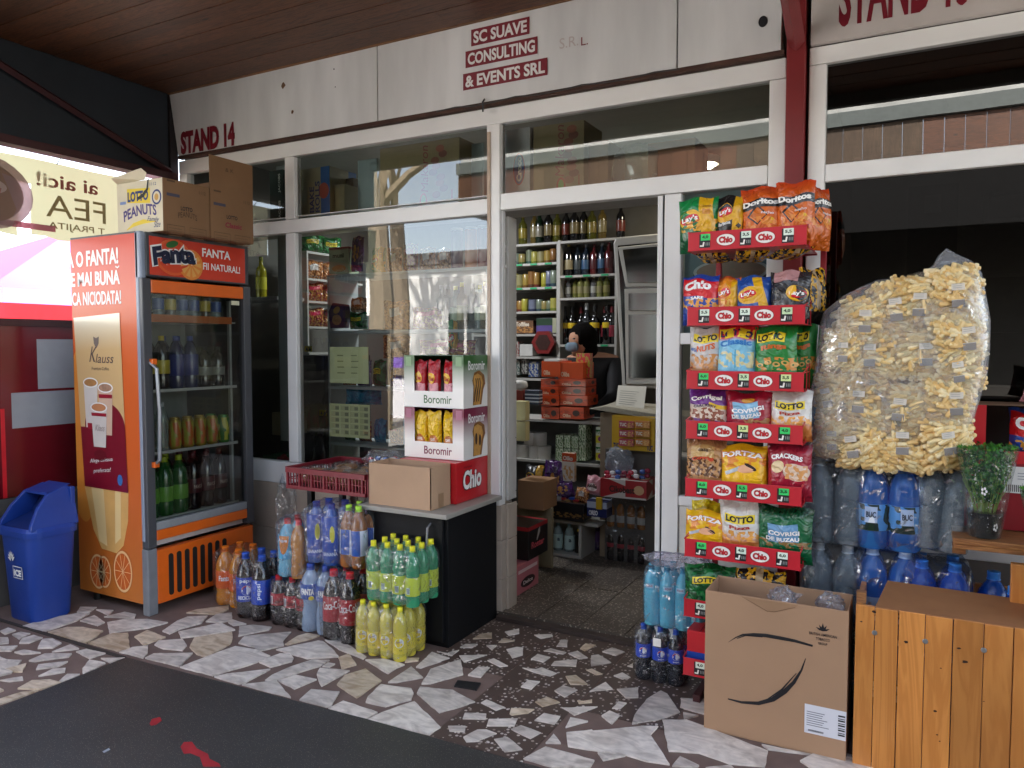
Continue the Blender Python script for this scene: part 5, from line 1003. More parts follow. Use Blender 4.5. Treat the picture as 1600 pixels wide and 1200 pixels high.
# ---------------------------------------------------------------- red bread crate
cr = root('bread_crate', (-2.73, 3.24, .68), 'dark red slatted plastic bread crate with loaves under film', 'crate'); RC = M('7c1d2a', .4, var=.06)
cx0, cx1, cy0, cy1, cz = -2.985, -2.445, 3.0, 3.44, .682
def crate_side(fn, a, b, lab):
    m_ = MB(); 
    def bar(u0, u1, v0, v1, t=.012): m_.add([fn(u, v, l) for l in (0, t) for u, v in ((u0, v0), (u1, v0), (u1, v1), (u0, v1))], [(0, 1, 2, 3), (4, 5, 6, 7), (0, 1, 5, 4), (1, 2, 6, 5), (2, 3, 7, 6), (3, 0, 4, 7)], RC)
    bar(a, b, cz, cz + .018, .014); bar(a, b, cz + .088, cz + .115, .018)
    n = int((b - a) / .021)
    for k in range(n + 1):
        u = a + (b - a - .007) * k / n; big = k % 4 == 0; bar(u, u + (.012 if big else .006), cz + .018, cz + .088, .012 if big else .006)
    bar(a, b, cz + .052, cz + .057, .005)
    return m_.build('side_panel', cr)
crate_side(lambda u, v, l: (u, cy0 - l, v), cx0, cx1, ''); crate_side(lambda u, v, l: (u, cy1 + l - .012, v), cx0, cx1, ''); crate_side(lambda u, v, l: (cx0 - l, u, v), cy0, cy1, ''); crate_side(lambda u, v, l: (cx1 + l, u, v), cy0, cy1, '')
MB().box(cx0, cx1, cy0, cy1, cz, cz + .006, RC).build('base', cr)
LO = printed('b0713a', [('m', .5, .5, 2, 2, 5, 'c98f58'), ('r', .5, .5, .2, .4, 20, 'd8d2cc')], .3, .4, coat=.5)
for k, (x, y, c_) in enumerate(((-2.9, 3.12, 'golden loaf in film at the front left of the red crate'), (-2.76, 3.13, 'loaf in film second from the left in the red crate'), (-2.62, 3.12, 'loaf in clear film at the front right of the red crate'), (-2.85, 3.32, 'loaf in film at the back left of the red crate'), (-2.68, 3.33, 'brown loaf in film at the back of the red crate, by the window'))):
    l_ = root('bread_loaf', (x, y, .69), c_, 'bread', 'loaves in the red crate'); m_ = MB(); blob(m_, (x, y, .735), (.06, .09, .045), LO, .8, 18, 10, .1, 6, k); m_.build('loaf', l_, smooth=True)
    m_ = MB(); blob(m_, (x, y, .742), (.066, .10, .052), FILM, .7, 20, 10, .25, 12, k + 3); m_.build('film', l_, smooth=True)
sweets = root('sweets_bag', (-2.58, 3.3, .79), 'clear bag of red and white sweets on the crate by the window', 'bag')
m_ = MB(); blob(m_, (-2.58, 3.33, .82), (.13, .07, .05), film('f4f6fa', .4, .1, 1.0, 18, .15), .8, 24, 12, .3, 10, 2); m_.build('film', sweets, smooth=True)
for k in range(9):
    MB2 = MB(); blob(MB2, (-2.68 + k * .025, 3.33 + R.uniform(-.03, .03), .815 + R.uniform(-.015, .015)), (.016, .014, .013), M(['c8202c', 'e9e6e2', '3a6ab0'][k % 3], .3, var=0, coat=.4), .8, 10, 6); MB2.build('sweet', sweets, smooth=True)
# loose bag of film hanging behind the crate corner
m_ = MB(); blob(m_, (-3.05, 3.05, .55), (.05, .05, .16), FILM, .8, 20, 12, .5, 12, 4); m_.build('loose_film', label='crumpled clear film hanging at the left corner of the red crate', cat='plastic film', smooth=True)
# ================================================================ SNACK RACK
rk = root('snack_rack', (-.585, 3.12, 0), 'red metal display rack with shelves of snack bags before the red post', 'display rack')
RM = M('c2202e', .35, var=.08, scale=10, coat=.3); RD = M('8c1420', .4, var=.1)
rx0, rx1, ry0, ry1 = -.80, -.365, 2.95, 3.28
for x in (rx0 + .03, rx1 + .012):
    MB().box(x, x + .022, 3.285, 3.31, .03, 2.05, RD).build('upright', rk, bevel=.002)
    MB().box(x, x + .03, 2.99, 3.34, 0, .035, M('3a1014', .5)).build('foot', rk, bevel=.002)
RT = [1.89, 1.60, 1.352, 1.155, .925, .683, .44, .20]        # top edge of each shelf front
rf = front(ry0)
chw = M('efe9e2', .35, var=0)
def oval(m_, u, v):
    m_.disc(rf, u, v, .036, .023, M('6a0c14', .35, var=0), .0012); m_.disc(rf, u, v, .0345, .0215, chw, .0016); m_.text(rf, 'Chio', u - .026, v - .012, .052, .025, M('2a0a0c', .4, var=0), .002, .07); m_.text(rf, 'Chio', u - .025, v - .011, .05, .023, M('cc1c26', .4, var=0), .0026, .035)
def price(m_, u, v, c_):
    m_.rect(rf, u - .021, u + .021, v - .026, v + .026, M('19191b', .4, var=0), .0014); m_.rect(rf, u - .015, u + .021, v + .002, v + .027, M(c_, .4, var=0), .002)
    m_.text(rf, R.choice(['3,5', '4,0', '5,5', '6,0']), u - .010, v + .008, .024, .013, M('1c3a20', .4, var=0), .0026, .04)
    m_.stroke(rf, [(u - .018, v - .018, 1), (u - .006, v - .019, 1.3), (u - .003, v - .004, 1)], .006, chw, .0026)
    for k in range(3): m_.rect(rf, u + .004 + k * .006, u + .007 + k * .006, v - .018, v - .006, M('8d8f8c', .4, var=0), .0026)
for i, zt in enumerate(RT):
    hh = .072; sh = MB().box(rx0, rx1, ry0, ry0 + .003, zt - hh, zt, RM if i < 7 else RM).build('shelf_front', rk, bevel=.001)
    MB().box(rx0, rx1, ry0 + .003, ry1, zt - hh, zt - hh + .003, RM).build('shelf_base', rk)
    m_ = MB()
    for x in (rx0, rx1):
        for z in (zt - hh, zt - .002, zt + .045): m_.tube([(x, ry0, min(z, zt + .0)), (x, ry1, z)], .0025, RM, 5)
        for y in (ry0 + .08, ry0 + .16, ry0 + .24): m_.tube([(x, y, zt - hh), (x, y, zt + .03)], .002, RM, 5)
    m_.build('side_wires', rk, kind='stuff')
    MB().tube([(rx0 + .02, ry1, zt - hh), (rx1, ry1, zt - hh)], .006, RD, 6).build('rail', rk)
    cs = ['3ccf6a', 'dfeedd', 'e6f2e2', 'cfe6b8', 'd9e8a0']
    for u in (rx0 + .145, rx0 + .29):
        m_ = MB(); oval(m_, u, zt - .036); m_.build('logo', sh)
    for k, u in enumerate((rx0 + .065, rx0 + .218, rx0 + .37)):
        m_ = MB(); price(m_, u, zt - .036, '3ccf6a' if (i in (0, 3, 5, 2) and k == 0) or i == 4 else cs[(i + k) % 5]); m_.build('price_tag', sh)
# bags: design, label, photo x left/right, y top/bottom on the shelf, depth Y, turn
SB = [
 ('laysgreen', 'green potato crisp bag with yellow promo strip on the top shelf, far left', 1062, 1124, 312, 390, 3.03, -.05),
 ('laysblack', 'black and yellow potato crisp bag on the top shelf, second from the left', 1120, 1166, 308, 386, 3.04, .05),
 ('doritos', 'orange corn chip bag in the middle of the top shelf', 1160, 1226, 294, 384, 3.04, .0),
 ('doritos', 'large orange corn chip bag at the right of the top shelf, tip against the post', 1214, 1275, 287, 382, 3.03, .0),
 ('doritos', 'orange corn chip bag turned sideways at the right end of the top shelf', 1258, 1296, 292, 392, 3.16, .9),
 ('foilback', 'dark bag lying behind the first two bags on the top shelf', 1135, 1190, 318, 390, 3.14, .2),
 ('chiored', 'red and navy crisp bag lettered Chio on the second shelf, far left', 1067, 1124, 431, 506, 3.02, -.03),
 ('laysorange', 'orange crisp bag on the second shelf beside the red and navy one', 1120, 1158, 434, 504, 3.04, .0),
 ('laysblue', 'blue crisp bag with yellow strip in the middle of the second shelf', 1152, 1208, 432, 504, 3.03, .1),
 ('laysdark', 'large dark grey crisp bag at the right of the second shelf', 1202, 1266, 424, 502, 3.03, .0),
 ('foilback', 'black and gold bag turned sideways at the right end of the second shelf', 1256, 1290, 420, 504, 3.15, .8),
 ('lottowhite', 'white snack bag with brown nuts picture on the third shelf, left', 1077, 1130, 512, 602, 3.04, -.1),
 ('lottoclass', 'light blue and red snack bag on the third shelf', 1120, 1182, 507, 604, 3.03, .04),
 ('lottogreen', 'green snack bag with onion rings picture on the third shelf', 1180, 1248, 509, 606, 3.03, -.04),
 ('lottogreen', 'green snack bag behind at the right end of the third shelf', 1226, 1276, 508, 606, 3.14, .1),
 ('covpurple', 'purple pretzel bag at the left of the fourth shelf', 1078, 1139, 606, 686, 3.03, .0),
 ('covred', 'dark red pretzel bag with blue picture on the fourth shelf', 1135, 1208, 612, 690, 3.03, .05),
 ('lottoplain', 'white snack bag with yellow label at the right of the fourth shelf', 1204, 1270, 610, 692, 3.03, .0),
 ('bluefoil', 'bright blue bag sticking out at the right end of the fourth shelf', 1246, 1280, 636, 696, 3.15, .6),
 ('covclear', 'clear bag of brown pretzels at the left of the fifth shelf', 1072, 1134, 684, 778, 3.03, .0),
 ('fortza', 'yellow and orange puffs bag in the middle of the fifth shelf', 1126, 1200, 693, 785, 3.03, .05),
 ('crackers', 'dark red crackers bag at the right of the fifth shelf', 1200, 1270, 690, 788, 3.03, .0),
 ('yellowbag', 'yellow bag behind the crackers on the fifth shelf', 1190, 1240, 700, 788, 3.15, .0),
 ('fortza', 'yellow and orange puffs bag at the left of the sixth shelf', 1070, 1134, 795, 872, 3.03, -.05),
 ('yellowbag', 'plain yellow bag behind the puffs bag on the sixth shelf', 1080, 1134, 780, 874, 3.15, .0),
 ('lottoplain', 'white crumpled snack bag in the middle of the sixth shelf', 1126, 1192, 781, 880, 3.03, .05),
 ('covgreen', 'dark green pretzel bag at the right of the sixth shelf', 1182, 1270, 788, 888, 3.03, .0),
 ('greenfoil', 'green bag at the left of the seventh shelf above the blue water', 1072, 1150, 878, 968, 3.03, .1),
 ('foilback', 'black and gold bag at the right of the seventh shelf behind the carton', 1150, 1230, 885, 970, 3.05, .0),
]
for de, la, xa, xb, ya, yb_, Y, rz in SB:
    a = Wy(xa, ya, Y); b_ = Wy(xb, ya, Y); c_ = Wy((xa + xb) / 2, yb_, Y); base = min(RT, key=lambda t: abs(t - .07 - c_.z)) - .069
    w = (b_.x - a.x) / max(.55, math.cos(rz)) * 1.04; h = a.z - base
    bag(de, la, ((a.x + b_.x) / 2, Y, base), rz=rz, tilt=R.uniform(-.06, -.01), roll=R.uniform(-.03, .03), w=round(w, 3), h=round(h, 3), d=.07, group='snack bags on the red rack', up=.3 if h > .15 else .2)
# crumpled dark foil bags lying under the top shelf
for k, (x, z) in enumerate(((-.74, 1.795), (-.62, 1.788), (-.5, 1.795))):
    bag('foilback', 'dark foil bag hanging flat under the top shelf, ' + ORD[k] + ' from the left', (x, 3.2, z), rz=.3 * k, tilt=1.4, w=.13, h=.18, d=.03, group='foil bags under the top shelf')
sb = carton('snack_pack', 'red and blue snack box low at the left of the rack, beside the blue water', -.795, -.69, 2.985, 3.15, .135, .30, M('c4232c', .4, var=.05), cat='snack box')
mb = MB(); mb.rect(front(2.985), -.795, -.69, .17, .215, M('1f48a8', .4, var=0), .001); mb.text(front(2.985), 'R', -.712, .245, .018, .022, PW, .001, .03); mb.build('print', sb)

# ================================================================ BLUE WATER AND COLA BY THE DOOR
pack('drinks_pack', 'lower pack of small dark cola bottles with blue labels right of the doorway', B_PEPS5, [-1.02, -.948, -.876], [3.12, 3.192], 0, .235, rz=.2, group='drinks packs right of the doorway', amp=.04)
mb = MB(); mb.rect(lambda u, v, l: (u, 3.075 - l, v), -.965, -.93, .17, .205, PW, .003); mb.build('sticker', label='small white price sticker on the cola pack by the door', cat='sticker')
pack('drinks_pack', 'pack of light blue ridged water bottles on the cola by the door', B_WATER, [-.985, -.917, -.849, -.781], [3.12, 3.188], .245, .51, rz=.2, group='drinks packs right of the doorway', amp=.08, mat=film('e2f2fa', .4, .1, .8, 18, .08))
m_ = MB(); blob(m_, (-.88, 3.16, .525), (.15, .06, .03), film('f4f0fa', .5, .12, 1.2, 24, .25), .8, 30, 10, .5, 16, 3); m_.build('loose_film', label='crumpled clear film on top of the light blue water bottles', cat='plastic film', smooth=True)

# ================================================================ TOBACCO CARTON
BC = M('a98668', .85, var=.07, scale=3, bump=.04, bscale=60)
bx = root('cardboard_box', (-.43, 2.9, 0), 'large open cardboard box with black brush strokes and a white shipping label', 'box')
x0, x1, y0, y1, zt = -.678, -.186, 2.80, 3.0, .537
mb = MB(); mb.box(x0, x1, y0, y1, .001, .006, BC)
for a in ((x0, x1, y0, y0 + .005), (x0, x0 + .005, y0 + .005, y1 - .005), (x1 - .005, x1, y0 + .005, y1 - .005), (x0, x1, y1 - .005, y1)): mb.box(a[0], a[1], a[2], a[3], .006, zt - (0 if a[2] > 2.9 else .002), BC)
mb.build('carton', bx, bevel=.0015)
f = front(y0); mb = MB()
mb.stroke(f, [(-.592, .352, .1), (-.565, .375, .4), (-.54, .390, .7), (-.50, .398, 1.3), (-.46, .402, 1.5), (-.41, .402, 1.5), (-.36, .401, 1.2), (-.30, .394, .8)], .009, INK)
mb.stroke(f, [(-.56, .372, .6), (-.53, .389, .8), (-.47, .394, .5)], .005, INK)
mb.build('brush_stroke', bx)
mb = MB(); mb.stroke(f, [(-.59, .138, .5), (-.54, .136, 1.0), (-.48, .146, 1.5), (-.43, .172, 1.8), (-.39, .21, 1.8), (-.36, .25, 1.3), (-.335, .30, .7), (-.322, .345, .2)], .009, INK)
mb.stroke(f, [(-.45, .168, .5), (-.40, .215, 1), (-.352, .285, .4)], .006, INK, .0014); mb.build('brush_stroke', bx)
mb = MB()
for a, L in ((90, .030), (60, .026), (120, .026), (28, .026), (152, .026)):
    a = math.radians(a); c0 = (-.268, .452); mb.poly(f, [c0, (c0[0] + .5 * L * math.cos(a - .28), c0[1] + .5 * L * math.sin(a - .28)), (c0[0] + L * math.cos(a), c0[1] + L * math.sin(a)), (c0[0] + .5 * L * math.cos(a + .28), c0[1] + .5 * L * math.sin(a + .28))], INK, .001)
mb.text(f, 'BRITISH AMERICAN', -.312, .434, .09, .010, INK, .001, .01); mb.text(f, 'TOBACCO', -.29, .418, .046, .010, INK, .001, .01); mb.text(f, 'GROUP', -.282, .403, .030, .009, INK, .001, .01)
mb.build('lettering', bx)
mb = MB(); mb.rect(f, -.322, -.1865, .078, .182, M('dcdce2', .5, var=.02), .001)
g_ = M('6f7078', .5, var=0)
for k in range(7): mb.rect(f, -.315, -.315 + R.uniform(.05, .08), .155 - k * .008, .1575 - k * .008, g_, .0016)
for k in range(14): mb.rect(f, -.308 + k * .0036, -.306 + k * .0036, .086, .093, INK, .0016)
for k in range(9): mb.rect(f, -.212, -.19, .092 + k * .0085, .092 + k * .0085 + (.003 if k % 2 else .0055), INK, .0016)
mb.build('shipping_label', bx)
mb = MB(); v = [(-.50, .0), (-.455, -.02), (-.43, -.035), (-.41, -.02), (-.36, -.004)]
mb.poly(f, [(-.545, .531), (-.50, .512), (-.455, .492), (-.43, .494), (-.40, .505), (-.36, .522), (-.35, .531)], M('977659', .9, var=.1), .0012)
mb.stroke(f, [(-.545, .531, .4), (-.50, .512, 1), (-.455, .492, 1), (-.43, .494, 1), (-.36, .522, .5)], .002, M('6d5139', .9, var=0), .002); mb.build('torn_edge', bx)
for k, (x, z, la) in enumerate(((-.41, .53, 'scrap of clear film poking out of the middle of the large box'), (-.25, .53, 'scrap of clear film poking out at the right of the large box'))):
    m_ = MB(); blob(m_, (x, 2.86, z), (.05, .035, .035), film('f0eef4', .5, .12, 1.3, 22, .2), .9, 18, 10, .7, 16, k + 5); m_.build('loose_film', label=la, cat='plastic film', smooth=True)

# ================================================================ TIMBER CRATE at the right
PINE = wood('cf8a45', 'c17c3b', .38, (9, 9, .7), 1.4, .35, 'pine', 0)
wc = root('timber_crate', (.35, 3.0, 0), 'varnished pine plank box at the right edge with screws and a cardboard liner', 'crate')
edges = [-.165, -.105, -.033, .045, .125, .21, .29, .375, .46, .54, .62, .70]
for i in range(len(edges) - 1):
    a, b_ = edges[i], edges[i + 1]; bead = i % 2 == 0
    MB().box(a + .0006, b_ - (.0012 if bead else .0022), 2.80 + (0 if bead else .0004), 2.818, 0.0, .565 - .002 * (i % 2), PINE).build('plank', wc, bevel=.0022)
for i in range(4): MB().box(-.165, -.147, 2.8185 + i * .12, 2.8185 + i * .12 + .1188, 0, .563, PINE).build('plank', wc, bevel=.002)
for u, v in ((-.105, .477), (.046, .476), (.21, .478), (.376, .478)):
    MB().lathe([(0, .0028), (.004, .0025), (.0082, .0012), (.0086, 0)], M('b9bcc0', .3, .8, var=0), (0, 0, 0), 12).build('screw', wc, smooth=True) if 0 else None
    m_ = MB(); m_.prism([(u + .0085 * math.cos(a), v + .0085 * math.sin(a)) for a in [k * PI / 7 for k in range(14)]], 0, .003, M('b4b7ba', .3, .85, var=0), fn=lambda p, q, l: (p, 2.7995 - l, q)); m_.build('screw', wc, bevel=.0012)
KN = M('2e170a', .6, var=.2)
for k, (px, py, r_) in enumerate(((1366, 956, 5), (1416, 1003, 5), (1346, 971, 3), (1508, 1034, 6), (1461, 1111, 4), (1470, 1044, 2), (1464, 1148, 2.5), (1468, 1158, 2), (1537, 1096, 2), (1498, 1013, 4))):
    p = Wy(px, py, 2.80); rr = r_ * .0012; MB().poly(lambda u, v, l: (u, 2.7997 - l, v), [(p.x + rr * R.uniform(.8, 1.5) * math.cos(a), p.z + rr * R.uniform(.5, .9) * math.sin(a)) for a in [j * PI / 5 for j in range(10)]], KN, .0006).build('knot', wc)
MB().box(-.165, -.135, 2.83, 2.86, .563, .60, WC2).build('corner_block', wc)
mb = MB(); q = [(-.105, 2.802, .566), (.70, 2.802, .566), (.70, 3.03, .59), (-.075, 3.02, .60)]
mb.add(q + [(a, b_, c - .005) for a, b_, c in q], [(0, 1, 2, 3), (7, 6, 5, 4), (0, 4, 5, 1), (1, 5, 6, 2), (2, 6, 7, 3), (3, 7, 4, 0)], M('96663f', .8, var=.08)); mb.build('cardboard_liner', wc)
mb = MB(); mb.box(-.145, .7, 3.31, 3.33, 0, .55, PINE); mb.build('back_board', wc)

# ================================================================ WATER STACKS behind the carton
wg = 'large bottle packs stacked under the corn puffs'
FW = film('e4eaee', .34, .07, .8, 14, .05); FB = film('dfeafa', .36, .07, .9, 12, .05)
def two(label, D, xs, z, rz=0, ys=(3.15, 3.26), mat=FW, zt=.33, amp=.06): return pack('drinks_pack', label, D, list(xs), list(ys), z, z + zt, rz=rz, group=wg, mat=mat, amp=amp)
for lv, z in enumerate((.02, .352, .684)):
    w_ = ('lowest', 'middle', 'top')[lv]
    two('clear ridged bottles in shrink wrap, %s pack of the stack beside the rack' % w_, B_CLEAR, (-.325, -.215), z)
    two('large blue water bottles with picture labels, %s pack of their stack' % w_ if lv != 1 else 'large blue water bottles with pale lettered labels, middle pack of their stack', B_BLUE if lv != 1 else B_BLUE2, (-.135, -.025), z, 0, mat=FB)
t_ = two('clear bottle pack leaning to the left between blue bottles and plant shelf', B_CLEAR, (.055, .145), .684, ys=(3.16, 3.26)); t_.rotation_euler = (0, .09, 0); t_.location.z = .700; t_.location.x -= .02
two('crinkled blue water bottles in film behind the timber crate, front pack', B_BLUE3, (.03, .14), .33, ys=(3.14, 3.25), mat=FB, amp=.12)
two('crinkled blue water bottles lower in the timber crate', B_BLUE3, (.03, .14), 0, ys=(3.14, 3.25), mat=FB)
for k, (x, y, la) in enumerate(((.265, 3.22, 'loose crinkled blue bottle in the crate, back left'), (.32, 3.12, 'loose crinkled blue bottle in the crate beside the shelf post'), (.385, 3.24, 'loose crinkled blue bottle in the crate, far right'))):
    put_bottle(B_BLUE3, (x, y, .30 - .02 * k), .4 * k, None, 'water_bottle', la, 'bottle', 'loose blue bottles in the crate')
    put_bottle(B_BLUE3, (x, y, 0), .4 * k, None, 'water_bottle', 'blue bottle under the loose ones in the crate, ' + ORD[k] + ' from the left', 'bottle', 'lower blue bottles in the crate')

# ================================================================ BIG BAG OF CORN PUFFS
bg_ = root('corn_puffs_sack', (-.06, 3.14, 1.03), 'huge clear plastic sack full of small bags of yellow corn puffs', 'sack')
PUF = [M('f0d39a', .8, var=.14, scale=40, bump=.3, bscale=120, sub=0), M('f5e2b6', .8, var=.12, scale=40, bump=.3, bscale=120), M('e5c080', .8, var=.15, scale=40, bump=.3, bscale=120)]
def puff_pack(seed, w=.165, h=.20, d=.085, n=230):
    rr = random.Random(seed); m_ = MB(); blob(m_, (0, 0, 0), (w * .44, d * .26, h * .44), M('d9b26c', .9, var=.3, scale=70, bump=.6, bscale=90), .6, 16, 10, .15, 8, seed)
    for k in range(n):
        u, v = rr.uniform(-.95, .95), rr.uniform(-.95, .95); bul = (1 - abs(u) ** 3) * (1 - abs(v) ** 3)
        x, z = u * w / 2, v * h / 2; y = (-1 if k % 5 else 1) * d / 2 * bul * rr.uniform(.45, .95)
        a = rr.choice([0, 0, 0, .2, -.25, 1.35]) + .5 * math.sin(seed * 2.1 + z * 18) + rr.uniform(-.25, .25); L = rr.uniform(.019, .030)
        dx = Vector((math.cos(a), rr.uniform(-.25, .25), math.sin(a))) * L; c_ = Vector((x, y, z)); bend = Vector((-math.sin(a), 0, math.cos(a))) * rr.uniform(-.004, .004)
        r_ = rr.uniform(.0075, .0098); b = len(m_.v)
        m_.tube([c_ - dx * 1.0, c_ - dx * .88, c_ + bend, c_ + dx * .88, c_ + dx], r_, PUF[k % 3], 6)
        for e in (0, 4):
            cc_ = c_ + dx * (-1 if e == 0 else 1)
            for q in range(6): m_.v[b + e * 6 + q] = tuple(cc_ + (Vector(m_.v[b + e * 6 + q]) - cc_) * .55)
    return m_.mesh('puffs', smooth=True)
PP = [puff_pack(s) for s in range(5)]
def pack_skin(seed):
    m_ = MB(); blob(m_, (0, 0, 0), (.088, .045, .108), film('fdfbf2', .14, .12, .9, 26, .03), .62, 18, 12, .12, 10, seed); return m_.mesh('bag_film', smooth=True)
PS = [pack_skin(s) for s in range(3)]
m_ = MB(); fz = front(0); lw_ = M('d2cabd', .5, var=.03)
m_.rect(fz, -.022, .022, .020, .044, lw_, 0, n=1); m_.rect(fz, -.022, .021, -.042, -.014, lw_, 0)
for k in range(13): m_.rect(fz, -.021 + k * .0033, -.0194 + k * .0033, -.042, -.016, M('3c3a48', .5, var=0), .0006)
for k in range(3): m_.rect(fz, -.018, .012, .028 + k * .007, .0295 + k * .007, M('8d8a86', .5, var=0), .0006)
STK = m_.mesh('sticker')
PK = [(1398, 480), (1442, 472), (1492, 458), (1350, 505), (1318, 548), (1370, 552), (1435, 550), (1495, 530), (1500, 575), (1305, 615), (1348, 630), (1412, 638), (1478, 625), (1305, 682), (1345, 692), (1412, 696), (1480, 692), (1325, 590), (1455, 590), (1502, 512), (1390, 600)]
for k, (px, py) in enumerate(PK):
    back = k >= 17; Y = 3.09 + (.06 if back else 0) + (.02 if px < 1310 or px > 1510 else 0); p = Wy(px, py, Y) - OFF[bg_.name]
    rot = (R.uniform(-.12, .12), R.uniform(-.22, .12), (px - 1410) * .0035 + R.uniform(-.1, .1)); 
    o = inst('puffs_bag', PS[k % 3], p, parent=bg_, rot=rot, scale=(.84 if px < 1320 or px > 1496 else .95,) * 3)
    inst('puffs', PP[k % 5], (0, 0, 0), 0, o, kind='stuff')
    if not back: inst('sticker', STK, (R.uniform(-.03, .03), -.0475, R.uniform(-.02, .01)), 0, o, rot=(0, R.uniform(-.12, .12), 0))
for k, (px, py) in enumerate(((1340, 520), (1460, 500), (1480, 660), (1350, 660), (1410, 590))):
    o = inst('puffs_bag', PS[k % 3], Wy(px, py, 3.2) - OFF[bg_.name], parent=bg_, rot=(0, .1 * k, .3)); inst('puffs', PP[k % 5], (0, 0, 0), 0, o, kind='stuff')
OUT = [(1264, 716), (1266, 690), (1262, 650), (1268, 600), (1276, 555), (1280, 510), (1288, 486), (1318, 462), (1345, 448), (1372, 437), (1405, 434), (1440, 425), (1458, 415), (1466, 400), (1479, 388), (1497, 398), (1520, 408), (1534, 425), (1541, 460), (1548, 500), (1547, 545), (1543, 585), (1531, 625), (1520, 660), (1500, 700), (1470, 722), (1430, 728), (1380, 727), (1320, 724)]
oc = [Wy(x, y, 3.13) for x, y in OUT]; ctr = sum(oc, Vector((0, 0, 0))) / len(oc); m_ = MB(); rings = []
for sgn in (-1, 1):
    for j in range(9):
        t = j / 8 * PI / 2; s_ = math.cos(t) ** .6 if j < 8 else 0
        if sgn > 0 and j == 0: continue
        rings.append((sgn, j, [ctr + (p - ctr) * s_ + Vector((0, sgn * .085 * math.sin(t) ** .7 + (.012 * noise.noise(p * 14 + Vector((j, 0, 0))) if 0 < j < 8 else 0), 0)) for p in oc]))
fr_r = [r_[2] for r_ in rings if r_[0] == -1]; bk_r = [fr_r[0]] + [r_[2] for r_ in rings if r_[0] == 1]
SACK = film('fbfbf8', .6, .12, 1.0, 7, .42)
for seq in (fr_r, bk_r):
    n = len(oc); vs = [v for r_ in seq for v in r_]
    m_.add(vs, [(i * n + k, i * n + (k + 1) % n, (i + 1) * n + (k + 1) % n, (i + 1) * n + k) for i in range(len(seq) - 1) for k in range(n)], SACK)
m_.build('outer_film', bg_, smooth=True)

# ================================================================ PLANT SHELF, parsley, red display box
ps = root('plant_shelf', (.45, 3.1, .78), 'brown plank shelf on a timber post at the right edge', 'shelf')
SW = wood('9c6a3c', '7a4c28', .5, (1.5, 12, 12), 2.4, 0, 'shelf')
MB().box(.125, .9, 3.0, 3.30, .765, .785, SW).build('board', ps, bevel=.002); MB().box(.128, .9, 3.004, 3.03, .748, .7645, SW).build('board', ps, bevel=.002)
MB().box(.125, .165, 3.03, 3.06, .725, .764, SW).build('bracket', ps); MB().box(.295, .345, 2.99, 3.02, 0, .72, PINE).build('post', ps, bevel=.002); MB().box(.345, .9, 3.0, 3.02, .0, .7, PINE).build('board', ps)
def parsley(x, y, z, lab, s=1.0, seed=0):
    rr = random.Random(seed); r_ = root('herb_pot', (x, y, z), lab, 'potted herb', 'parsley pots on the plank shelf')
    m_ = MB(); m_.lathe([(.040 * s, 0), (.043 * s, .004), (.055 * s, .085 * s), (.057 * s, .09 * s)], M('121214', .25, var=.1, coat=.6, bump=.3, bscale=40), (x, y, z), 20); m_.lathe([(0, .078 * s), (.054 * s, .08 * s)], M('1c140e', .9), (x, y, z), 16); m_.build('pot', r_, smooth=True, ang=40)
    cols = [leafy(c_, .3, .45, 'leaf') for c_ in ('2c6a1e', '3c8228', '1f5218', '56902c')]; st = leafy('8fa84c', .3, .5, 'stem')
    m_ = MB()
    for k in range(70):
        a, q = rr.uniform(0, 2 * PI), rr.random() ** .5; b0 = Vector((x + .03 * s * q * math.cos(a), y + .03 * s * q * math.sin(a), z + .08 * s)); e = Vector((x + .08 * s * q * math.cos(a), y + .07 * s * q * math.sin(a), z + rr.uniform(.17, .30) * s)); m_.tube([b0, (b0 + e) / 2 + Vector((0, 0, .01)), e], .0013, st, 3)
    m_.build('stems', r_, kind='stuff')
    m_ = MB()
    for k in range(1700):
        hgt = rr.random() ** .75; a = rr.uniform(0, 2 * PI); q = rr.random() ** .4; rad = (.035 + .06 * hgt) * s * q
        c_ = Vector((x + rad * math.cos(a), y + rad * math.sin(a), z + (.12 + .20 * hgt) * s)); sz = rr.uniform(.006, .012) * s
        nrm = Vector((rr.uniform(-1, 1), rr.uniform(-1, 1), rr.uniform(-.2, 1))).normalized(); t1_ = nrm.orthogonal().normalized(); t2 = nrm.cross(t1_)
        pts = []
        for j, (aa, rr2) in enumerate(((0, 1), (.5, .55), (1.1, .95), (1.6, .5), (2.2, .9), (3.1, .25), (4.1, .9), (4.7, .5), (5.2, .95), (5.8, .55))): pts.append(c_ + t1_ * (math.cos(aa) * sz * rr2) + t2 * (math.sin(aa) * sz * rr2))
        m_.add(pts, [tuple(range(10))], cols[rr.randrange(4)])
    m_.build('leaves', r_, kind='stuff')
    m_ = MB(); m_.lathe([(.046 * s, 0), (.048 * s, .002), (.06 * s, .08 * s), (.075 * s, .2 * s), (.095 * s, .31 * s)], film('eef6f0', .25, .12, .5, 20, .07), (x, y, z), 24, flute=lambda a, zz: .03 * math.sin(a * 6) * zz * 3); m_.build('sleeve', r_, smooth=True)
    m_ = MB(); fcone = lambda u, v, l: (x + (.048 * s + .12 * s * (v - z) + l + .003) * math.sin(u), y - (.048 * s + .14 * s * (v - z) + l + .004) * math.cos(u), v)
    for k in range(34): m_.disc(fcone, rr.uniform(-.9, .9), z + rr.uniform(.02, .26) * s, .018, .0012, PW, 0, seg=6)
    for (uu, vv) in ((-.15, .17), (.5, .045)):
        for j in range(5): m_.disc(fcone, uu + .09 * math.cos(j * 1.256), z + (vv + .010 * math.sin(j * 1.256)) * s, .05, .0052, PW, .0005, seg=8)
    m_.build('sleeve_print', r_, kind='stuff')
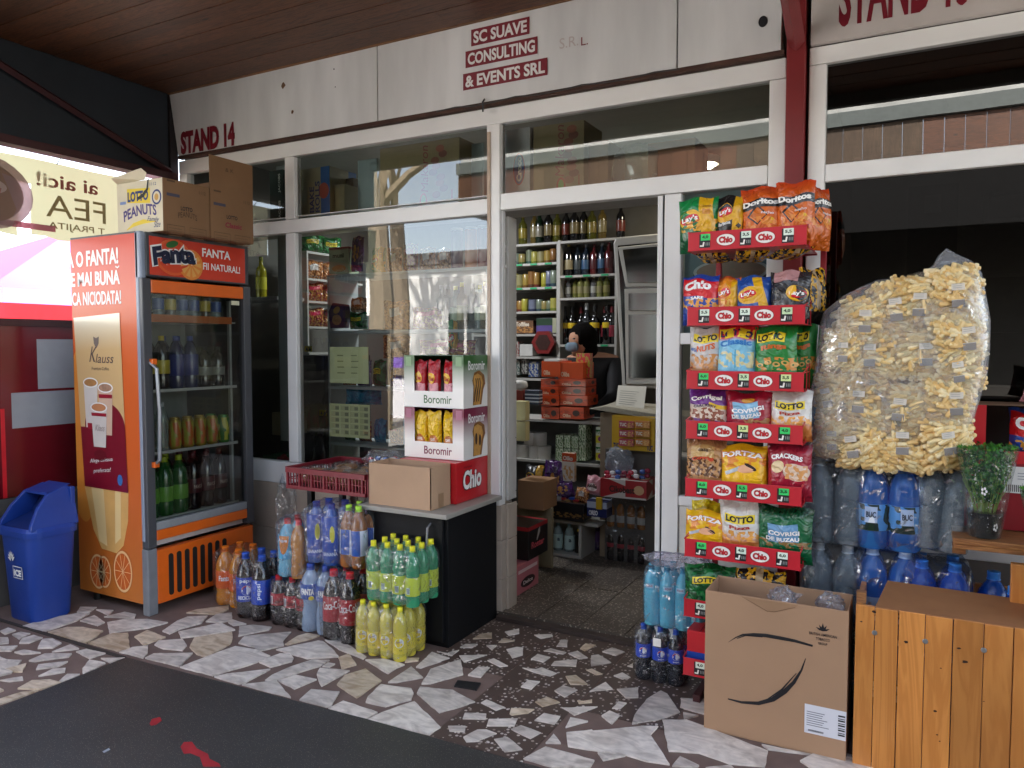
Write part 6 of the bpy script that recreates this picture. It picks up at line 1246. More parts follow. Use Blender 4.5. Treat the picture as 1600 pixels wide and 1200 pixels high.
parsley(.222, 3.07, .786, 'parsley in a dotted clear sleeve with black pot on the plank shelf, the whole one', 1.0, 1)
parsley(.40, 2.93, .67, 'parsley in a clear sleeve cut off by the right edge, in front of the post', 1.0, 2)
MB().box(.34, .5, 2.85, 2.98, .585, .67, PINE).build('stand_block', label='pine block carrying the right hand parsley pot', cat='block')
db = root('snack_display_box', (.42, 3.25, .79), 'red shelf display box with price slip behind the parsley, at the right edge', 'box')
mb = MB(); f = front(3.20); RDd = M('c8202a', .4, var=.04)
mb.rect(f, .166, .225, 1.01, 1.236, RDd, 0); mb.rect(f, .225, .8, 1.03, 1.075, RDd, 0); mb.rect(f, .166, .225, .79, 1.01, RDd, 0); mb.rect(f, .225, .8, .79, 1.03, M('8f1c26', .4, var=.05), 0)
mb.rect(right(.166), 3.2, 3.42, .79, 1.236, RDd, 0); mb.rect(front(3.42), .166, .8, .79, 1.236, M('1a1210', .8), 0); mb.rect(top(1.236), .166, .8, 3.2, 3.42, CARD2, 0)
mb.build('carton', db)
mb = MB(); mb.rect(f, .285, .47, .925, 1.02, PW, .002); mb.text(f, '6', .292, .975, .016, .024, INK, .003, .02)
for k in range(16): mb.rect(f, .292 + k * .006, .2945 + k * .006, .93, .955, INK, .003)
for k in range(3): mb.rect(f, .325, .40, .975 + k * .01, .978 + k * .01, M('a9a9b0', .5, var=0), .003)
mb.build('price_slip', db)
bag('chiored', 'red crisp bag standing inside the red display box at the right edge', (.375, 3.30, 1.05), rz=.1, w=.15, h=.17, d=.06)
bag('pinkbag', 'pink and white bag on top of the red display box at the right edge', (.40, 3.3, 1.237), rz=.3, roll=.15, w=.14, h=.12, d=.05)
# ================================================================ INSIDE THE SHOP
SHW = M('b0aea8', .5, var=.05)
def shelf_unit(name, label, x0, x1, Y, dep, zs, z0, z1, walls, group=None, back=True, cat='shelves', th=.018, mat=SHW):
    r_ = root(name, ((x0 + x1) / 2, Y + dep / 2, z0), label, cat, group)
    for z in zs: MB().box(x0, x1, Y, Y + dep, z - th, z, mat).build('shelf_board', r_)
    for x in walls: MB().box(x - .009, x + .009, Y + .002, Y + dep - .002, z0, z1, mat).build('side_board', r_)
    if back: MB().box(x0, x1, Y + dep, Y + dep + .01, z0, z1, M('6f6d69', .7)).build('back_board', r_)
    return r_
BY = 5.6
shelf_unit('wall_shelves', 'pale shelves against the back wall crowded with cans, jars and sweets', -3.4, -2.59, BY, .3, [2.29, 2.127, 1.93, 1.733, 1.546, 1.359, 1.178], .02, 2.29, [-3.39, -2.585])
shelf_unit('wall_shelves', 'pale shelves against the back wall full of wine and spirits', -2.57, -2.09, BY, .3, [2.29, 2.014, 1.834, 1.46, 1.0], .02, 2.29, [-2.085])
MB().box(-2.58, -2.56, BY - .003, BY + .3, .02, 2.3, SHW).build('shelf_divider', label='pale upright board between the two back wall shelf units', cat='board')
for i, (a, b_, z) in enumerate(((-3.0, -2.6, 2.127), (-3.0, -2.6, 1.93), (-2.56, -2.1, 2.014), (-2.56, -2.1, 1.46))):
    for k in range(3): x = a + (b_ - a) * (k + .5) / 3; MB().box(x - .03, x + .03, BY - .006, BY - .003, z - .016, z - .002, M('2aa06a', .5, var=0)).build('price_strip', label='green price strip, %s along the %s edge of the back shelves' % (ORD[k], ('upper can', 'lower can', 'spirits', 'dark wine')[i] + ' shelf'), cat='price strip')
def bset(body, H=.30, r=.037, lab=None, cap='2a2a2c', st='wine', l0=.2, l1=.5): return bottle_set(H, r, body, lab, l0, l1, cap, st, seg=12)
g1, g2, g3, g4 = pet('5c5c24', .4), pet('14281a', .1), pet('100e10', 0), pet('7c6a38', .4)
WB = [bset(g1, .28, .036, '847434', '5a4e1c'), bset(g4, .30, .034, '8a7e58', '2a2a2c'), bset(g2, .30, .037, '8c8674', '4a1418'), bset(g3, .30, .037, '7a6c48', '1a1a1c'), bset(g3, .29, .035, '6a2c20', '3a1014'), bset(g1, .27, .036, '8a7a28', '6a5614')]
SB_ = [bset(pet('2a3440', .3), .25, .035, '3a5a7c', '8a8c90', 'spirit'), bset(pet('4a2018', .1), .25, .036, '5c241c', '5c1a14', 'spirit'), bset(g3, .26, .036, '9c9070', '7c6c1c', 'spirit'), bset(pet('5a1c20', .1), .25, .034, '4c1a20', '4c1418', 'spirit'), bset(pet('30363c', .4), .25, .034, '3c4448', '1a1a1c', 'spirit')]
MBt = [bset(pet('6a6c34', .2), .19, .027, '7c7444', '6a5c1c', 'spirit'), bset(pet('8a8a50', .3), .18, .026, '86805c', '2a2a2c', 'spirit'), bset(pet('8c8c8c', .5), .18, .027, 'a8a8a0', '9a9a9a', 'spirit')]
DW = [bset(g3, .31, .038, 'd8b82c', '1a1a1c', 'wine', .42, .56), bset(g3, .30, .038, '8a2a3a', '6a1c24'), bset(pet('3a3c40', .2), .33, .036, '9aa0a8', 'c9ccd0')]
def row_bottles(px_xs, z, sets, what, where, Y=BY + .08, py=400, group=None):
    for k, x in enumerate(px_xs):
        p = Wy(x, py, Y); put_bottle(R.choice(sets), (p.x, Y + R.uniform(-.02, .03), z), R.uniform(0, 6), None, 'bottle', '%s, %s from the left %s' % (what, ORD[min(k, 13)], where), 'bottle', group)
row_bottles([818, 833, 841, 858, 871, 885, 899, 911, 926, 940, 968, 978][:11], 2.291, WB, 'tall wine bottle', 'on top of the back shelves', py=350, group='bottles on top of the back shelves')
row_bottles([877, 889, 902, 914, 927, 940, 952], 2.015, SB_, 'spirits bottle', 'on the upper right back shelf', group='spirits bottles')
row_bottles([878, 888, 899, 909, 918, 928, 938, 948], 1.835, MBt, 'small green labelled bottle', 'on the narrow right back shelf', group='small bottles on the narrow shelf')
row_bottles([882, 893, 906, 917, 930, 943, 949, 956], 1.461, DW, 'dark wine bottle', 'on the right back shelf above the shopkeeper', py=500, group='dark wine bottles')
def can(x, z, Y, r, h, col, col2, lab, group): 
    m_ = MB(); m_.lathe([(r * .9, 0), (r, .004), (r, h - .004), (r * .9, h)], printed(col, [('r', .5, .5, 2, .4, 0, col2)], .35, 0), (0, 0, 0), 14); inst('food_can', m_.mesh('food_can', smooth=True, ang=40), (x, Y, z), R.uniform(0, 6), None, lab, 'can', group)
pal = [('2c4450', '6f7a6a'), ('3a5424', '8a7c48'), ('24483c', '6c745c'), ('6a7420', 'a09a4a'), ('6a6430', '8a845c'), ('6c481c', '98803c'), ('4a2c1c', '80582a'), ('6a241c', '94743a'), ('8a861c', 'a09a3c'), ('26304e', '6a7084')]
for si, (z, xs_, hh, rr_) in enumerate(((2.128, [806, 816, 826, 834, 845, 856, 865], .115, .036), (1.931, [803, 810, 820, 830, 837, 850, 858, 866], .13, .034), (1.734, [804, 812, 820, 832, 841, 850, 858, 866], .11, .034))):
    for k, x in enumerate(xs_):
        c_ = pal[(k + si * 3) % 10]; can(Wy(x, 450, BY + .07).x, z, BY + .08 + R.uniform(-.01, .02), rr_ * R.uniform(.85, 1.1), hh * R.uniform(.75, 1.1), c_[0], c_[1], '%s food can or jar from the left on the %s can shelf' % (ORD[k], ('top', 'second', 'third')[si]), 'cans on the left back shelves')
def pbox(name, label, x0, x1, y0, y1, z0, z1, mat, words=(), cat='box', group=None, fmat=None, rot=None):
    r_ = root(name, ((x0 + x1) / 2, (y0 + y1) / 2, z0), label, cat, group); MB().box(x0, x1, y0, y1, z0, z1, mat, uv=True).build('carton', r_, bevel=.0015)
    if words:
        m_ = MB()
        for st, u, v, wu, hv, c_, bo in words: m_.text(front(y0), st, x0 + (x1 - x0) * u, z0 + (z1 - z0) * v, (x1 - x0) * wu, (z1 - z0) * hv, M(c_, .4, var=0), .0015, bo)
        m_.build('lettering', r_)
    return r_
def PB(name, label, xa, xb, ya, yb_, Y, dep, mat, words=(), **k):        # a box surveyed by its front face
    a = Wy(xa, (ya + yb_) / 2, Y); b_ = Wy(xb, (ya + yb_) / 2, Y); t = Wy((xa + xb) / 2, ya, Y); m_ = Wy((xa + xb) / 2, yb_, Y)
    return pbox(name, label, a.x, b_.x, Y, Y + dep, m_.z, t.z, mat, words, **k)
PB('sweets_box', 'brown toffee sweets box on the left back shelf', 803, 833, 501, 521, BY + .02, .15, printed('6a4a34', [('m', .5, .3, 1, .5, 6, 'b0804c')], .4, 0), [('Toffifee', .1, .55, .7, .35, 'e9dcc8', .03)])
PB('chocolate_box', 'dark green and violet chocolate box on the left back shelf', 838, 863, 497, 520, BY + .03, .15, printed('24402c', [('r', .5, .25, 1, .5, 0, '5a4a8c')], .4, 0))
PB('sweets_box', 'small pale box at the end of the left back shelf', 863, 869, 497, 520, BY + .02, .15, M('a8aa90', .5))
hx = root('chocolate_box', (-2.72, BY - .02, 1.18), 'red six sided chocolate gift box leaning on the left back shelf', 'box'); c0 = Wy(850, 535, BY - .03)
MB().prism([(c0.x + .105 * math.cos(a), c0.z + .105 * math.sin(a)) for a in [k * PI / 3 for k in range(6)]], -.02, .02, printed('7a1c1c', [], .4, 0), fn=lambda u, v, l: (u, c0.y + l, v)).build('box', hx)
MB().prism([(c0.x + .07 * math.cos(a), c0.z + .07 * math.sin(a)) for a in [k * PI / 3 for k in range(6)]], .0205, .022, M('3a1a14', .5, var=.4, scale=30), fn=lambda u, v, l: (u, c0.y - l, v)).build('print', hx)
PB('basket', 'small white plastic basket of goods on the left back shelf', 812, 832, 538, 556, BY + .02, .12, M('c9c8c4', .5))
for k, (xa, xb, ya, c_) in enumerate(((803, 811, 534, '7a1c24'), (803, 812, 562, '2c4a4a'), (815, 824, 560, '3c3438'), (826, 841, 565, '26407c'))):
    PB('goods_packet', ORD[k] + ' dark packet on the low left back shelves behind the counter', xa, xb, ya, ya + 24, BY + .03, .08, printed(c_, [('m', .5, .5, 2, 2, 5, 'a8a8a0')], .4, 0), cat='packet')
# white cooler at the back
cl = root('cooler', (-1.7, 5.35, .9), 'white framed upright cooler with dark glass behind the newspapers', 'cooler'); CWm = M('c6c4be', .4, var=.03); DG = M('0e0f12', .12, var=0, coat=.5)
a = Wy(958, 372, 5.2); Yc = 5.2
def cpt(x, y, l=0): p = Wy(x, y, Yc); return (p.x, p.z)
MB().prism([cpt(958, 380), cpt(962, 371), cpt(1060, 362), cpt(1060, 610), cpt(972, 604)], 0, .35, CWm, fn=lambda u, v, l: (u, Yc + l, v)).build('cabinet', cl, bevel=.01)
MB().prism([cpt(966, 384), cpt(1060, 376), cpt(1060, 600), cpt(978, 600)], .001, .012, DG, fn=lambda u, v, l: (u, Yc - l, v)).build('dark_front', cl)
h_ = MB().prism([cpt(968, 387), cpt(1060, 378), cpt(1060, 448), cpt(980, 449)], .013, .035, CWm, fn=lambda u, v, l: (u, Yc - l, v)).build('header_frame', cl, bevel=.006)
MB().prism([cpt(976, 391), cpt(1060, 383), cpt(1060, 441), cpt(984, 442)], .036, .04, DG, fn=lambda u, v, l: (u, Yc - l, v)).build('header_glass', h_)
h_ = MB().prism([cpt(978, 452), cpt(1060, 450), cpt(1060, 600), cpt(981, 600)], .013, .035, CWm, fn=lambda u, v, l: (u, Yc - l, v)).build('door', cl, bevel=.004)
MB().prism([cpt(985, 459), cpt(1060, 458), cpt(1060, 485), cpt(985, 485)], .036, .04, DG, fn=lambda u, v, l: (u, Yc - l, v)).build('glass', h_); MB().prism([cpt(985, 492), cpt(1060, 491), cpt(1060, 590), cpt(985, 590)], .036, .04, DG, fn=lambda u, v, l: (u, Yc - l, v)).build('glass', h_)
# counter tiers in the middle of the shop
z1_ = Wy(880, 657, 4.95).z; z2_ = Wy(880, 722, 4.95).z; xl, xr = Wy(800, 657, 4.95).x - .3, Wy(957, 657, 4.95).x
shelf_unit('counter_shelves', 'white tiered counter shelves carrying orange wafer boxes', xl, xr, 4.95, .35, [z1_, z2_], .03, z1_, [xr - .02, xl + .02])
ORB = printed('cf4a1c', [('m', .5, .45, 1.2, .5, 5, 'b03c18'), ('e', .68, .5, .3, .5, 0, '3a1c14')], .4, 0)
ORL = M('d8521c', .45, var=.06)
rows = [(846, 876, 564, 589, 0), (872, 911, 566, 592, 1), (845, 873, 592, 604, 0), (873, 915, 592, 604, 1), (845, 873, 604, 618, 0), (873, 915, 604, 618, 1), (846, 874, 618, 634, 0), (875, 918, 618, 634, 1), (846, 874, 636, 655, 0), (875, 912, 636, 655, 1)]
for k, (xa, xb, ya, yb_, s) in enumerate(rows):
    nm = ('top', 'second', 'third', 'fourth', 'bottom')[k // 2]
    PB('wafer_box', 'orange wafer box, %s of the %s stack on the counter' % (nm, 'left' if s == 0 else 'right'), xa, xb, ya + .3, yb_ - .3, 4.93 + (k % 3) * .006, .2, ORB if k > 1 else ORL, [('Oliba', .12, .12, .34, .3, 'e8c8a8', .03)] if k != 2 else (), group='orange wafer boxes on the counter')
PB('paper_slip', 'pale loose lid on top of the orange wafer boxes', 850, 874, 561, 565, 4.93, .15, WHITE, cat='paper')
PB('goods_packet', 'yellow green packet behind the orange wafer boxes', 900, 922, 552, 590, 5.0, .05, printed('b0a03c', [('m', .5, .5, 1, 1, 6, 'c83c3c')], .4, 0), cat='packet')
for k, (xa, xb, ya, yb_, c_) in enumerate(((868, 880, 680, 700, '6a8a5c'), (881, 891, 680, 700, '7c9a68'), (868, 880, 701, 720, '74986a'), (881, 891, 701, 720, '64885a'), (893, 903, 682, 701, '8aa678'), (893, 903, 702, 720, '7c9a6a'), (904, 915, 664, 690, '5c7c50'), (904, 915, 691, 720, '6f9060'))):
    PB('tissue_pack', 'green printed tissue pack, %s counting from the left on the middle counter tier' % ORD[k], xa, xb, ya, yb_, 4.97, .12, printed(c_, [('m', .5, .5, 1, 1, 6, 'cfd8c0')], .6, .3), cat='tissue pack', group='tissue packs under the counter')
for k, (ya, yb_) in enumerate(((668, 694), (695, 721))):
    PB('tea_box', ('upper', 'lower')[k] + ' white, green and yellow box beside the tissue packs', 931, 953, ya, yb_, 4.95, .14, printed('c9d0c0', [('r', .5, .28, 1, .45, 0, 'c8c02c'), ('e', .3, .3, .3, .3, 0, '7a2a6a'), ('r', .5, .8, 1, .1, 0, '2c7a3c')], .5, 0), [('FLORI', .05, .62, .5, .22, '1c5a2c', .02)])
for k, (x, y) in enumerate(((812, 704), (831, 704), (845, 704), (824, 685), (838, 685))):
    p = Wy(x, y + 10, 4.98); m_ = MB(); m_.lathe([(.018, 0), (.05, 0), (.052, .004), (.052, .092), (.05, .096), (.018, .096)], M('cfccc6', .8, var=.04, bump=.1), (0, 0, 0), 16); inst('paper_roll', m_.mesh('paper_roll', smooth=True, ang=40), (p.x, 5.04, z2_ + (.0 if y > 690 else .097)), 0, None, ('white paper roll, %s of the lower row' % ORD[k] if k < 3 else 'white paper roll, %s of the two stacked on top' % ORD[k - 3]) + ' behind the doorway', 'paper roll', 'paper rolls')
# newspapers, slips, TUC style cracker boxes and stacked packs on the right
zc = Wy(990, 645, 4.75).z
pbox('side_counter', 'low brown counter block carrying newspapers at the right of the doorway', -1.86, -1.2, 4.72, 5.15, .03, zc - .005, M('8a7a66', .6, var=.1), cat='counter')
np_ = root('newspapers', (-1.65, 4.8, zc), 'slanting pile of newspapers with a printed sheet on top', 'newspapers'); NPm = M('9a968a', .8, var=.2, scale=60)
for k in range(5):
    m_ = MB(); y0 = 4.62 + .01 * k; m_.add([(-1.90 + .02 * k, y0, zc + .028 + .004 * k), (-1.42, y0 - .03, zc - .02 + .006 * k), (-1.38, 5.0, zc + .015 + .006 * k), (-1.86, 5.02, zc + .03 + .005 * k)], [(0, 1, 2, 3)], NPm); m_.build('newspaper', np_)
m_ = MB(); a, b_, c_, d = Wy(966, 602, 4.85), Wy(1010, 604, 4.85), Wy(1006, 640, 4.75), Wy(962, 634, 4.75); m_.quad([d, c_, b_, a], M('cfccc2', .7, var=.03)); m_.build('printed_sheet', np_)
m_ = MB()
for k in range(7): t0 = .12 + k * .1; m_.add([tuple(d.lerp(a, t) * (1 - s) + c_.lerp(b_, t) * s + Vector((0, -.002, .001))) for t, s in ((t0, .1), (t0, R.uniform(.5, .85)), (t0 + .02, .7), (t0 + .02, .1))], [(0, 1, 2, 3)], M('77756e', .7, var=0))
m_.build('print_lines', np_)
TB = M('d0a81c', .45, var=.05)
tb = PB('cracker_display', 'yellow display box of cracker packets under the newspapers', 956, 1023, 650, 704, 4.60, .2, TB, [('TUC', .04, .04, .13, .16, '1c2a6a', .05), ('TUC', .82, .02, .14, .16, '1c2a6a', .05)])
for r_ in range(3):
    for c_ in range(2):
        xa = 967 + c_ * 25; ya = 658 + r_ * 14
        q = PB('cracker_packet', '%s cracker packet in the %s row of the yellow display box' % (('left pink', 'right orange')[c_], ('top', 'middle', 'bottom')[r_]), xa, xa + 23, ya, ya + 11, 4.575, .02, printed(('b84a5c', 'c8813c')[c_], [('m', .7, .4, .6, .8, 5, 'd8a85c')], .3, .3), [('TUC', .06, .25, .45, .5, 'e8e4dc', .05)], cat='crackers', group='cracker packets in the yellow display')
pbox('display_stand', 'grey stand under the yellow cracker display', -1.80, -1.45, 4.66, 4.9, .03, Wy(990, 706, 4.6).z, M('57534e', .6), cat='stand')
m_ = MB(); p = Wy(968, 722, 4.58); blob(m_, tuple(p), (.09, .04, .085), film('dfe4ec', .3, .15, .9, 14, .5), .8, 22, 12, .3, 8, 3); m_.build('carrier_bag', label='crumpled white carrier bag under the cracker display', cat='bag', smooth=True)
ck = PB('candy_carton', 'red and white tray carton of wrapped candies lettered Cikobest', 938, 1010, 750, 779, 4.45, .22, printed('c9c4be', [('t', .0, .55, 1.4, 1.2, 0, '9c1c24'), ('r', .8, .6, .5, 1, 0, '9c1c24'), ('e', .84, .5, .22, .5, 0, 'c8a078')], .4, 0), [('Cikobest', .2, .3, .55, .36, '1c1414', .03)])
for k in range(16):
    p = Wy(948 + (k % 8) * 9 + R.uniform(-2, 2), 745 - (k // 8) * 8 + R.uniform(-2, 2), 4.5 + R.uniform(-.02, .05)); m_ = MB(); blob(m_, tuple(p), (.02, .015, .015), M(['b01c3a', 'd8d4d8', '3c5aa0', '7a1c3a'][k % 4], .25, var=.1, coat=.5), .9, 8, 6, .2, 8, k); m_.build('wrapped_candy', label='%s candy, %s in the %s row of the Cikobest carton' % (['red', 'white', 'blue', 'dark red'][k % 4], ORD[k % 8], ('front', 'back')[k // 8]), cat='candy', group='candies in the Cikobest carton', smooth=True)
BT_ = bottle_set(.19, .033, pet('a8703c', .25, .1), 'a8a49c', .18, .42, 'c8c4bc', 'pet', seg=14); BC_ = bottle_set(.21, .031, pet('1a0c0a', 0, .1), 'a03038', .42, .55, '9c2430', 'pet', seg=14)
pa = Wy(948, 880, 4.62); pb_ = Wy(1005, 888, 4.62)
xs_ = [pa.x + .01 + k * .07 for k in range(4)]
pack('drinks_pack', 'pack of small dark cola bottles on the shop floor by the doorway', BC_, xs_, [4.68, 4.75], .032, .25, group='drinks packs inside the shop', amp=.04)
pack('drinks_pack', 'pack of amber tea bottles on the colas inside the doorway', BT_, xs_, [4.68, 4.75], .255, .455, group='drinks packs inside the shop', amp=.06)
pack('drinks_pack', 'pack of purple bottles behind the colas inside the shop', bottle_set(.19, .033, pet('4a1c5c', .1), '6a3c8c', .3, .7, '4a1c5c', 'pet', seg=12), [-1.93, -1.86], [4.86], .032, .24, group='drinks packs inside the shop')
pack('drinks_pack', 'pack of dark pink labelled bottles at the right of the doorway', bottle_set(.40, .05, pet('3a1c24', .1), '8c2c44', .3, .7, '7a1c34', 'pet', seg=12), [-1.47], [4.74, 4.84], .032, .45, group='drinks packs inside the shop')
# low white box shelf
LX0, LX1, LY = -2.45, -1.935, 4.58; lz = Wy(880, 812, 4.6).z
lb = root('low_shelf_box', (-2.2, 4.7, .03), 'low white box shelf on the tiled floor with two water bottles inside', 'shelf')
for b_ in ((LX0, LX1 + .12, LY, LY + .3, lz - .02, lz), (LX0, LX1, LY, LY + .28, .031, .05), (LX1 - .02, LX1, LY + .002, LY + .28, .05, lz - .02), (LX0, LX0 + .018, LY + .002, LY + .28, .05, lz - .02), (LX0, LX1, LY + .28, LY + .29, .03, lz - .02)): MB().box(*b_, SHW).build('board', lb, bevel=.002)
B_W = bottle_set(.19, .034, pet('aebfc0', .5), 'b4cfcc', .1, .6, '8ab0c0', 'pet', [('T', 'a', -.008, .07, .018, .022, '1c3a4a', .04, 0)], seg=14)
for k in range(2): put_bottle(B_W, (-2.14 + k * .085, 4.66, .052), .5, None, 'water_bottle', ('left', 'right')[k] + ' small water bottle inside the low white box shelf', 'bottle', 'water bottles in the low shelf')
put_bottle(bset(g3, .16, .03, None, 'd8b01c', 'spirit'), (-1.985, 4.66, .052), 0, None, 'bottle', 'dark bottle with yellow cap inside the low white box shelf', 'bottle')
def PBag(de, la, xa, xb, ya, yb_, Y, rz=0, roll=0, tilt=-.1, d=.05, **k):
    a = Wy(xa, (ya + yb_) / 2, Y); b_ = Wy(xb, (ya + yb_) / 2, Y); t = Wy((xa + xb) / 2, ya, Y); m_ = Wy((xa + xb) / 2, yb_, Y)
    return bag(de, la, ((a.x + b_.x) / 2, Y, m_.z), rz=rz, roll=roll, tilt=tilt, w=round(b_.x - a.x, 3), h=round(t.z - m_.z, 3), d=d, **k)
pbox('goods_crate', 'dark crate behind the sweets on the low white box shelf', LX0, -2.02, 4.72, 4.88, lz + .001, lz + .14, M('1c1b20', .6), cat='crate')
PBag('purplebag', 'tall purple crisp bag leaning inside the doorway', 845, 878, 720, 790, 4.64, .2, .1); PBag('purplebag', 'purple bag lying across the goods, label up', 866, 900, 752, 780, 4.58, .1, -.4, -.5)
PBag('laysblack', 'dark snack bag at the left behind the purple bags', 820, 848, 728, 770, 4.72, .1); PBag('pinkbag', 'pink roll cakes bag on the low shelf', 914, 937, 743, 773, 4.6, 0, .1); PBag('brownclear', 'clear bag of brown sweets between the pink and purple bags', 896, 918, 762, 785, 4.58, 0, .2)
PB('biscuit_box', 'narrow white and orange biscuit box standing among the bags', 878, 897, 708, 752, 4.66, .04, printed('d6cfc4', [('r', .5, .85, 1, .3, 0, 'c84a1c'), ('m', .5, .3, .8, .5, 5, 'c89a5c')], .4, 0), [('Oliko', .1, .74, .8, .16, 'e9e4dc', .04)])
PB('chocolate_tray', 'black tray box of chocolate bars on the low white shelf', 864, 912, 786, 813, 4.52, .14, printed('16151a', [('m', .5, .3, 1, .3, 8, '8a6a3c')], .4, 0)); 
for k in range(6): q = Wy(872 + k * 7, 782 - (k % 2) * 3, 4.57); MB().box(q.x - .02, q.x + .02, q.y, q.y + .1, q.z - .008, q.z + .006, M(['2c4a9c', 'b03c3c', 'a88a5c'][k % 3], .3, var=.1)).build('chocolate_bar', label='chocolate bar lying in the black tray box, ' + ORD[k] + ' from the left', cat='chocolate bar', group='bars in the black tray')
PB('biscuit_box', 'dark blue and white sandwich biscuit box on the low shelf', 917, 948, 783, 808, 4.55, .1, printed('16245c', [('r', .5, .75, 1, .4, 0, 'a8b4cc')], .4, 0), [('OREO', .1, .1, .45, .3, 'e6e8f0', .04)])
PB('goods_box', 'dark blue box at the left of the low white shelf', 848, 876, 773, 800, 4.56, .1, printed('1a1e4c', [('r', .5, .8, 1, .3, 0, 'b0b4c0')], .4, 0))
PB('yellow_packet', 'small yellow packet standing before the dark blue biscuit box', 931, 940, 778, 796, 4.53, .02, M('c8a01c', .4), cat='packet')
# things by the left door post
pbox('cardboard_carton', 'small brown carton behind the left door post', -2.21, -2.03, 4.2, 4.4, .42, .60, CARD2)
MB().box(-2.34, -2.02, 4.30, 4.33, .032, .42, M('8f8468', .8, var=.08)).build('cardboard_sheet', label='beige cardboard sheet wrapped in film leaning inside the doorway', cat='cardboard', bevel=.004)
bb = pbox('carton', 'black carton with red lettering just inside the doorway', -2.2, -1.962, 3.86, 4.12, .20, .395, printed('1a1718', [('r', .5, .95, 1, .14, 0, '9c1c24')], .4, 0)); m_ = MB(); m_.text(right(-1.962), 'Rostar', 3.9, .26, .17, .04, M('c8505c', .4, var=0), .001, .03); m_.stroke(right(-1.962), [(3.97, .30, .5), (4.0, .35, 1.5), (4.01, .37, .4)], .02, M('a8a4a0', .5, var=0), .001); m_.build('lettering', bb)
bb = pbox('carton', 'pink carton with dark oval standing under the black carton', -2.2, -1.965, 3.72, 4.0, .032, .198, M('c07078', .5, var=.05)); m_ = MB(); m_.disc(right(-1.965), 3.86, .085, .09, .03, M('2c1418', .5, var=0), .001); m_.text(right(-1.965), 'Delice', 3.80, .075, .12, .022, M('e6d8d4', .5, var=0), .002, .02); m_.rect(right(-1.965), 3.74, 3.98, .15, .17, M('e0c4c4', .5, var=0), .001); m_.build('lettering', bb)
for k in range(2): PB('envelope_pack', ('upper', 'lower')[k] + ' cream packet stuck behind the left door post', 803, 821, 627 + k * 32, 657 + k * 32, 4.3, .06, M('cfc490', .6, var=.04), cat='packet')
m_ = MB(); p = Wy(812, 602, 4.6); blob(m_, tuple(p), (.06, .04, .035), M('c9c6c0', .9, var=.05), .9, 16, 10, .15, 6, 2); m_.build('plush_toy', label='white plush toy with red nose behind the left door post', cat='toy', smooth=True)
m_ = MB(); blob(m_, (p.x - .02, p.y - .04, p.z), (.016, .012, .010), M('a81c24', .6), .9, 8, 6); m_.build('nose', bpy.data.objects['plush_toy'], smooth=True)
PB('toy_box', 'striped blue and white item below the plush toy', 820, 842, 610, 632, 4.7, .06, printed('20304a', [('r', .5, .2, 1, .1, 0, 'c9cfd8'), ('r', .5, .45, 1, .1, 0, 'c9cfd8'), ('r', .5, .7, 1, .1, 0, 'c9cfd8')], .5, 0), cat='toy'); PB('toy_box', 'dull orange item beside the striped one', 803, 817, 610, 634, 4.7, .06, M('8c2c1c', .6), cat='toy')

for k in range(22):
    x = -2.42 + (k % 8) * .058 + R.uniform(-.01, .01); ly = k // 8; y = 4.66 + .07 * ly; z = lz + .002 + .05 * ly; c_ = ['26144a', '3a1c10', '16204c', '6a1c24', 'a8802c', '20402a'][R.randrange(6)]
    o = MB(); blob(o, (x, y, z + .035), (.03, .025, .038), printed(c_, [('m', .5, .5, 2, 2, 7, 'b0905c')], .25, .8), .5, 12, 8, .15, 6, k); o.build('sweets_packet', label='%s sweets packet, %s in the %s heap row on the low shelf' % ({'26144a': 'violet', '3a1c10': 'brown', '16204c': 'navy', '6a1c24': 'dark red', 'a8802c': 'gold', '20402a': 'green'}[c_], ORD[k % 8], ORD[ly]), cat='packet', group='sweets packets heaped on the low shelf', smooth=True)
# shopkeeper behind the wafer boxes
pe = root('person', (-2.22, 5.3, .03), 'shopkeeper in dark clothes and pale blue face mask bending behind the wafer boxes', 'person')
hd = Wy(899, 535, 5.25)
J = {'pel': (-2.16, 5.42, .95), 'che': (-2.18, 5.38, 1.22), 'nk': (-2.21, 5.33, 1.38), 'h0': (hd.x + .015, 5.30, hd.z - .03), 'h1': (hd.x + .01, 5.29, hd.z + .03), 'h2': (hd.x + .015, 5.31, hd.z + .09),
     'ls': (-2.36, 5.36, 1.31), 'le': (-2.42, 5.22, 1.08), 'lw': (-2.34, 5.08, .98), 'rs': (-2.02, 5.42, 1.31), 're': (-1.97, 5.26, 1.08), 'rw': (-2.06, 5.10, .98), 'lh': (-2.25, 5.44, .88), 'lk': (-2.26, 5.40, .50), 'lf': (-2.26, 5.44, .09), 'rh': (-2.07, 5.44, .88), 'rk': (-2.06, 5.40, .5), 'rf': (-2.06, 5.44, .09), 'lt': (-2.27, 5.30, .06), 'rt': (-2.06, 5.30, .06), 'lp': (-2.31, 5.02, .975), 'rp': (-2.09, 5.04, .975)}
E_ = [('pel', 'che'), ('che', 'nk'), ('nk', 'h0'), ('h0', 'h1'), ('h1', 'h2'), ('che', 'ls'), ('ls', 'le'), ('le', 'lw'), ('lw', 'lp'), ('che', 'rs'), ('rs', 're'), ('re', 'rw'), ('rw', 'rp'), ('pel', 'lh'), ('lh', 'lk'), ('lk', 'lf'), ('lf', 'lt'), ('pel', 'rh'), ('rh', 'rk'), ('rk', 'rf'), ('rf', 'rt')]
RDI = {'pel': .15, 'che': .15, 'nk': .055, 'h0': .075, 'h1': .092, 'h2': .07, 'ls': .075, 'rs': .075, 'le': .05, 're': .05, 'lw': .03, 'rw': .03, 'lp': .035, 'rp': .035, 'lh': .10, 'rh': .10, 'lk': .065, 'rk': .065, 'lf': .045, 'rf': .045, 'lt': .04, 'rt': .04}
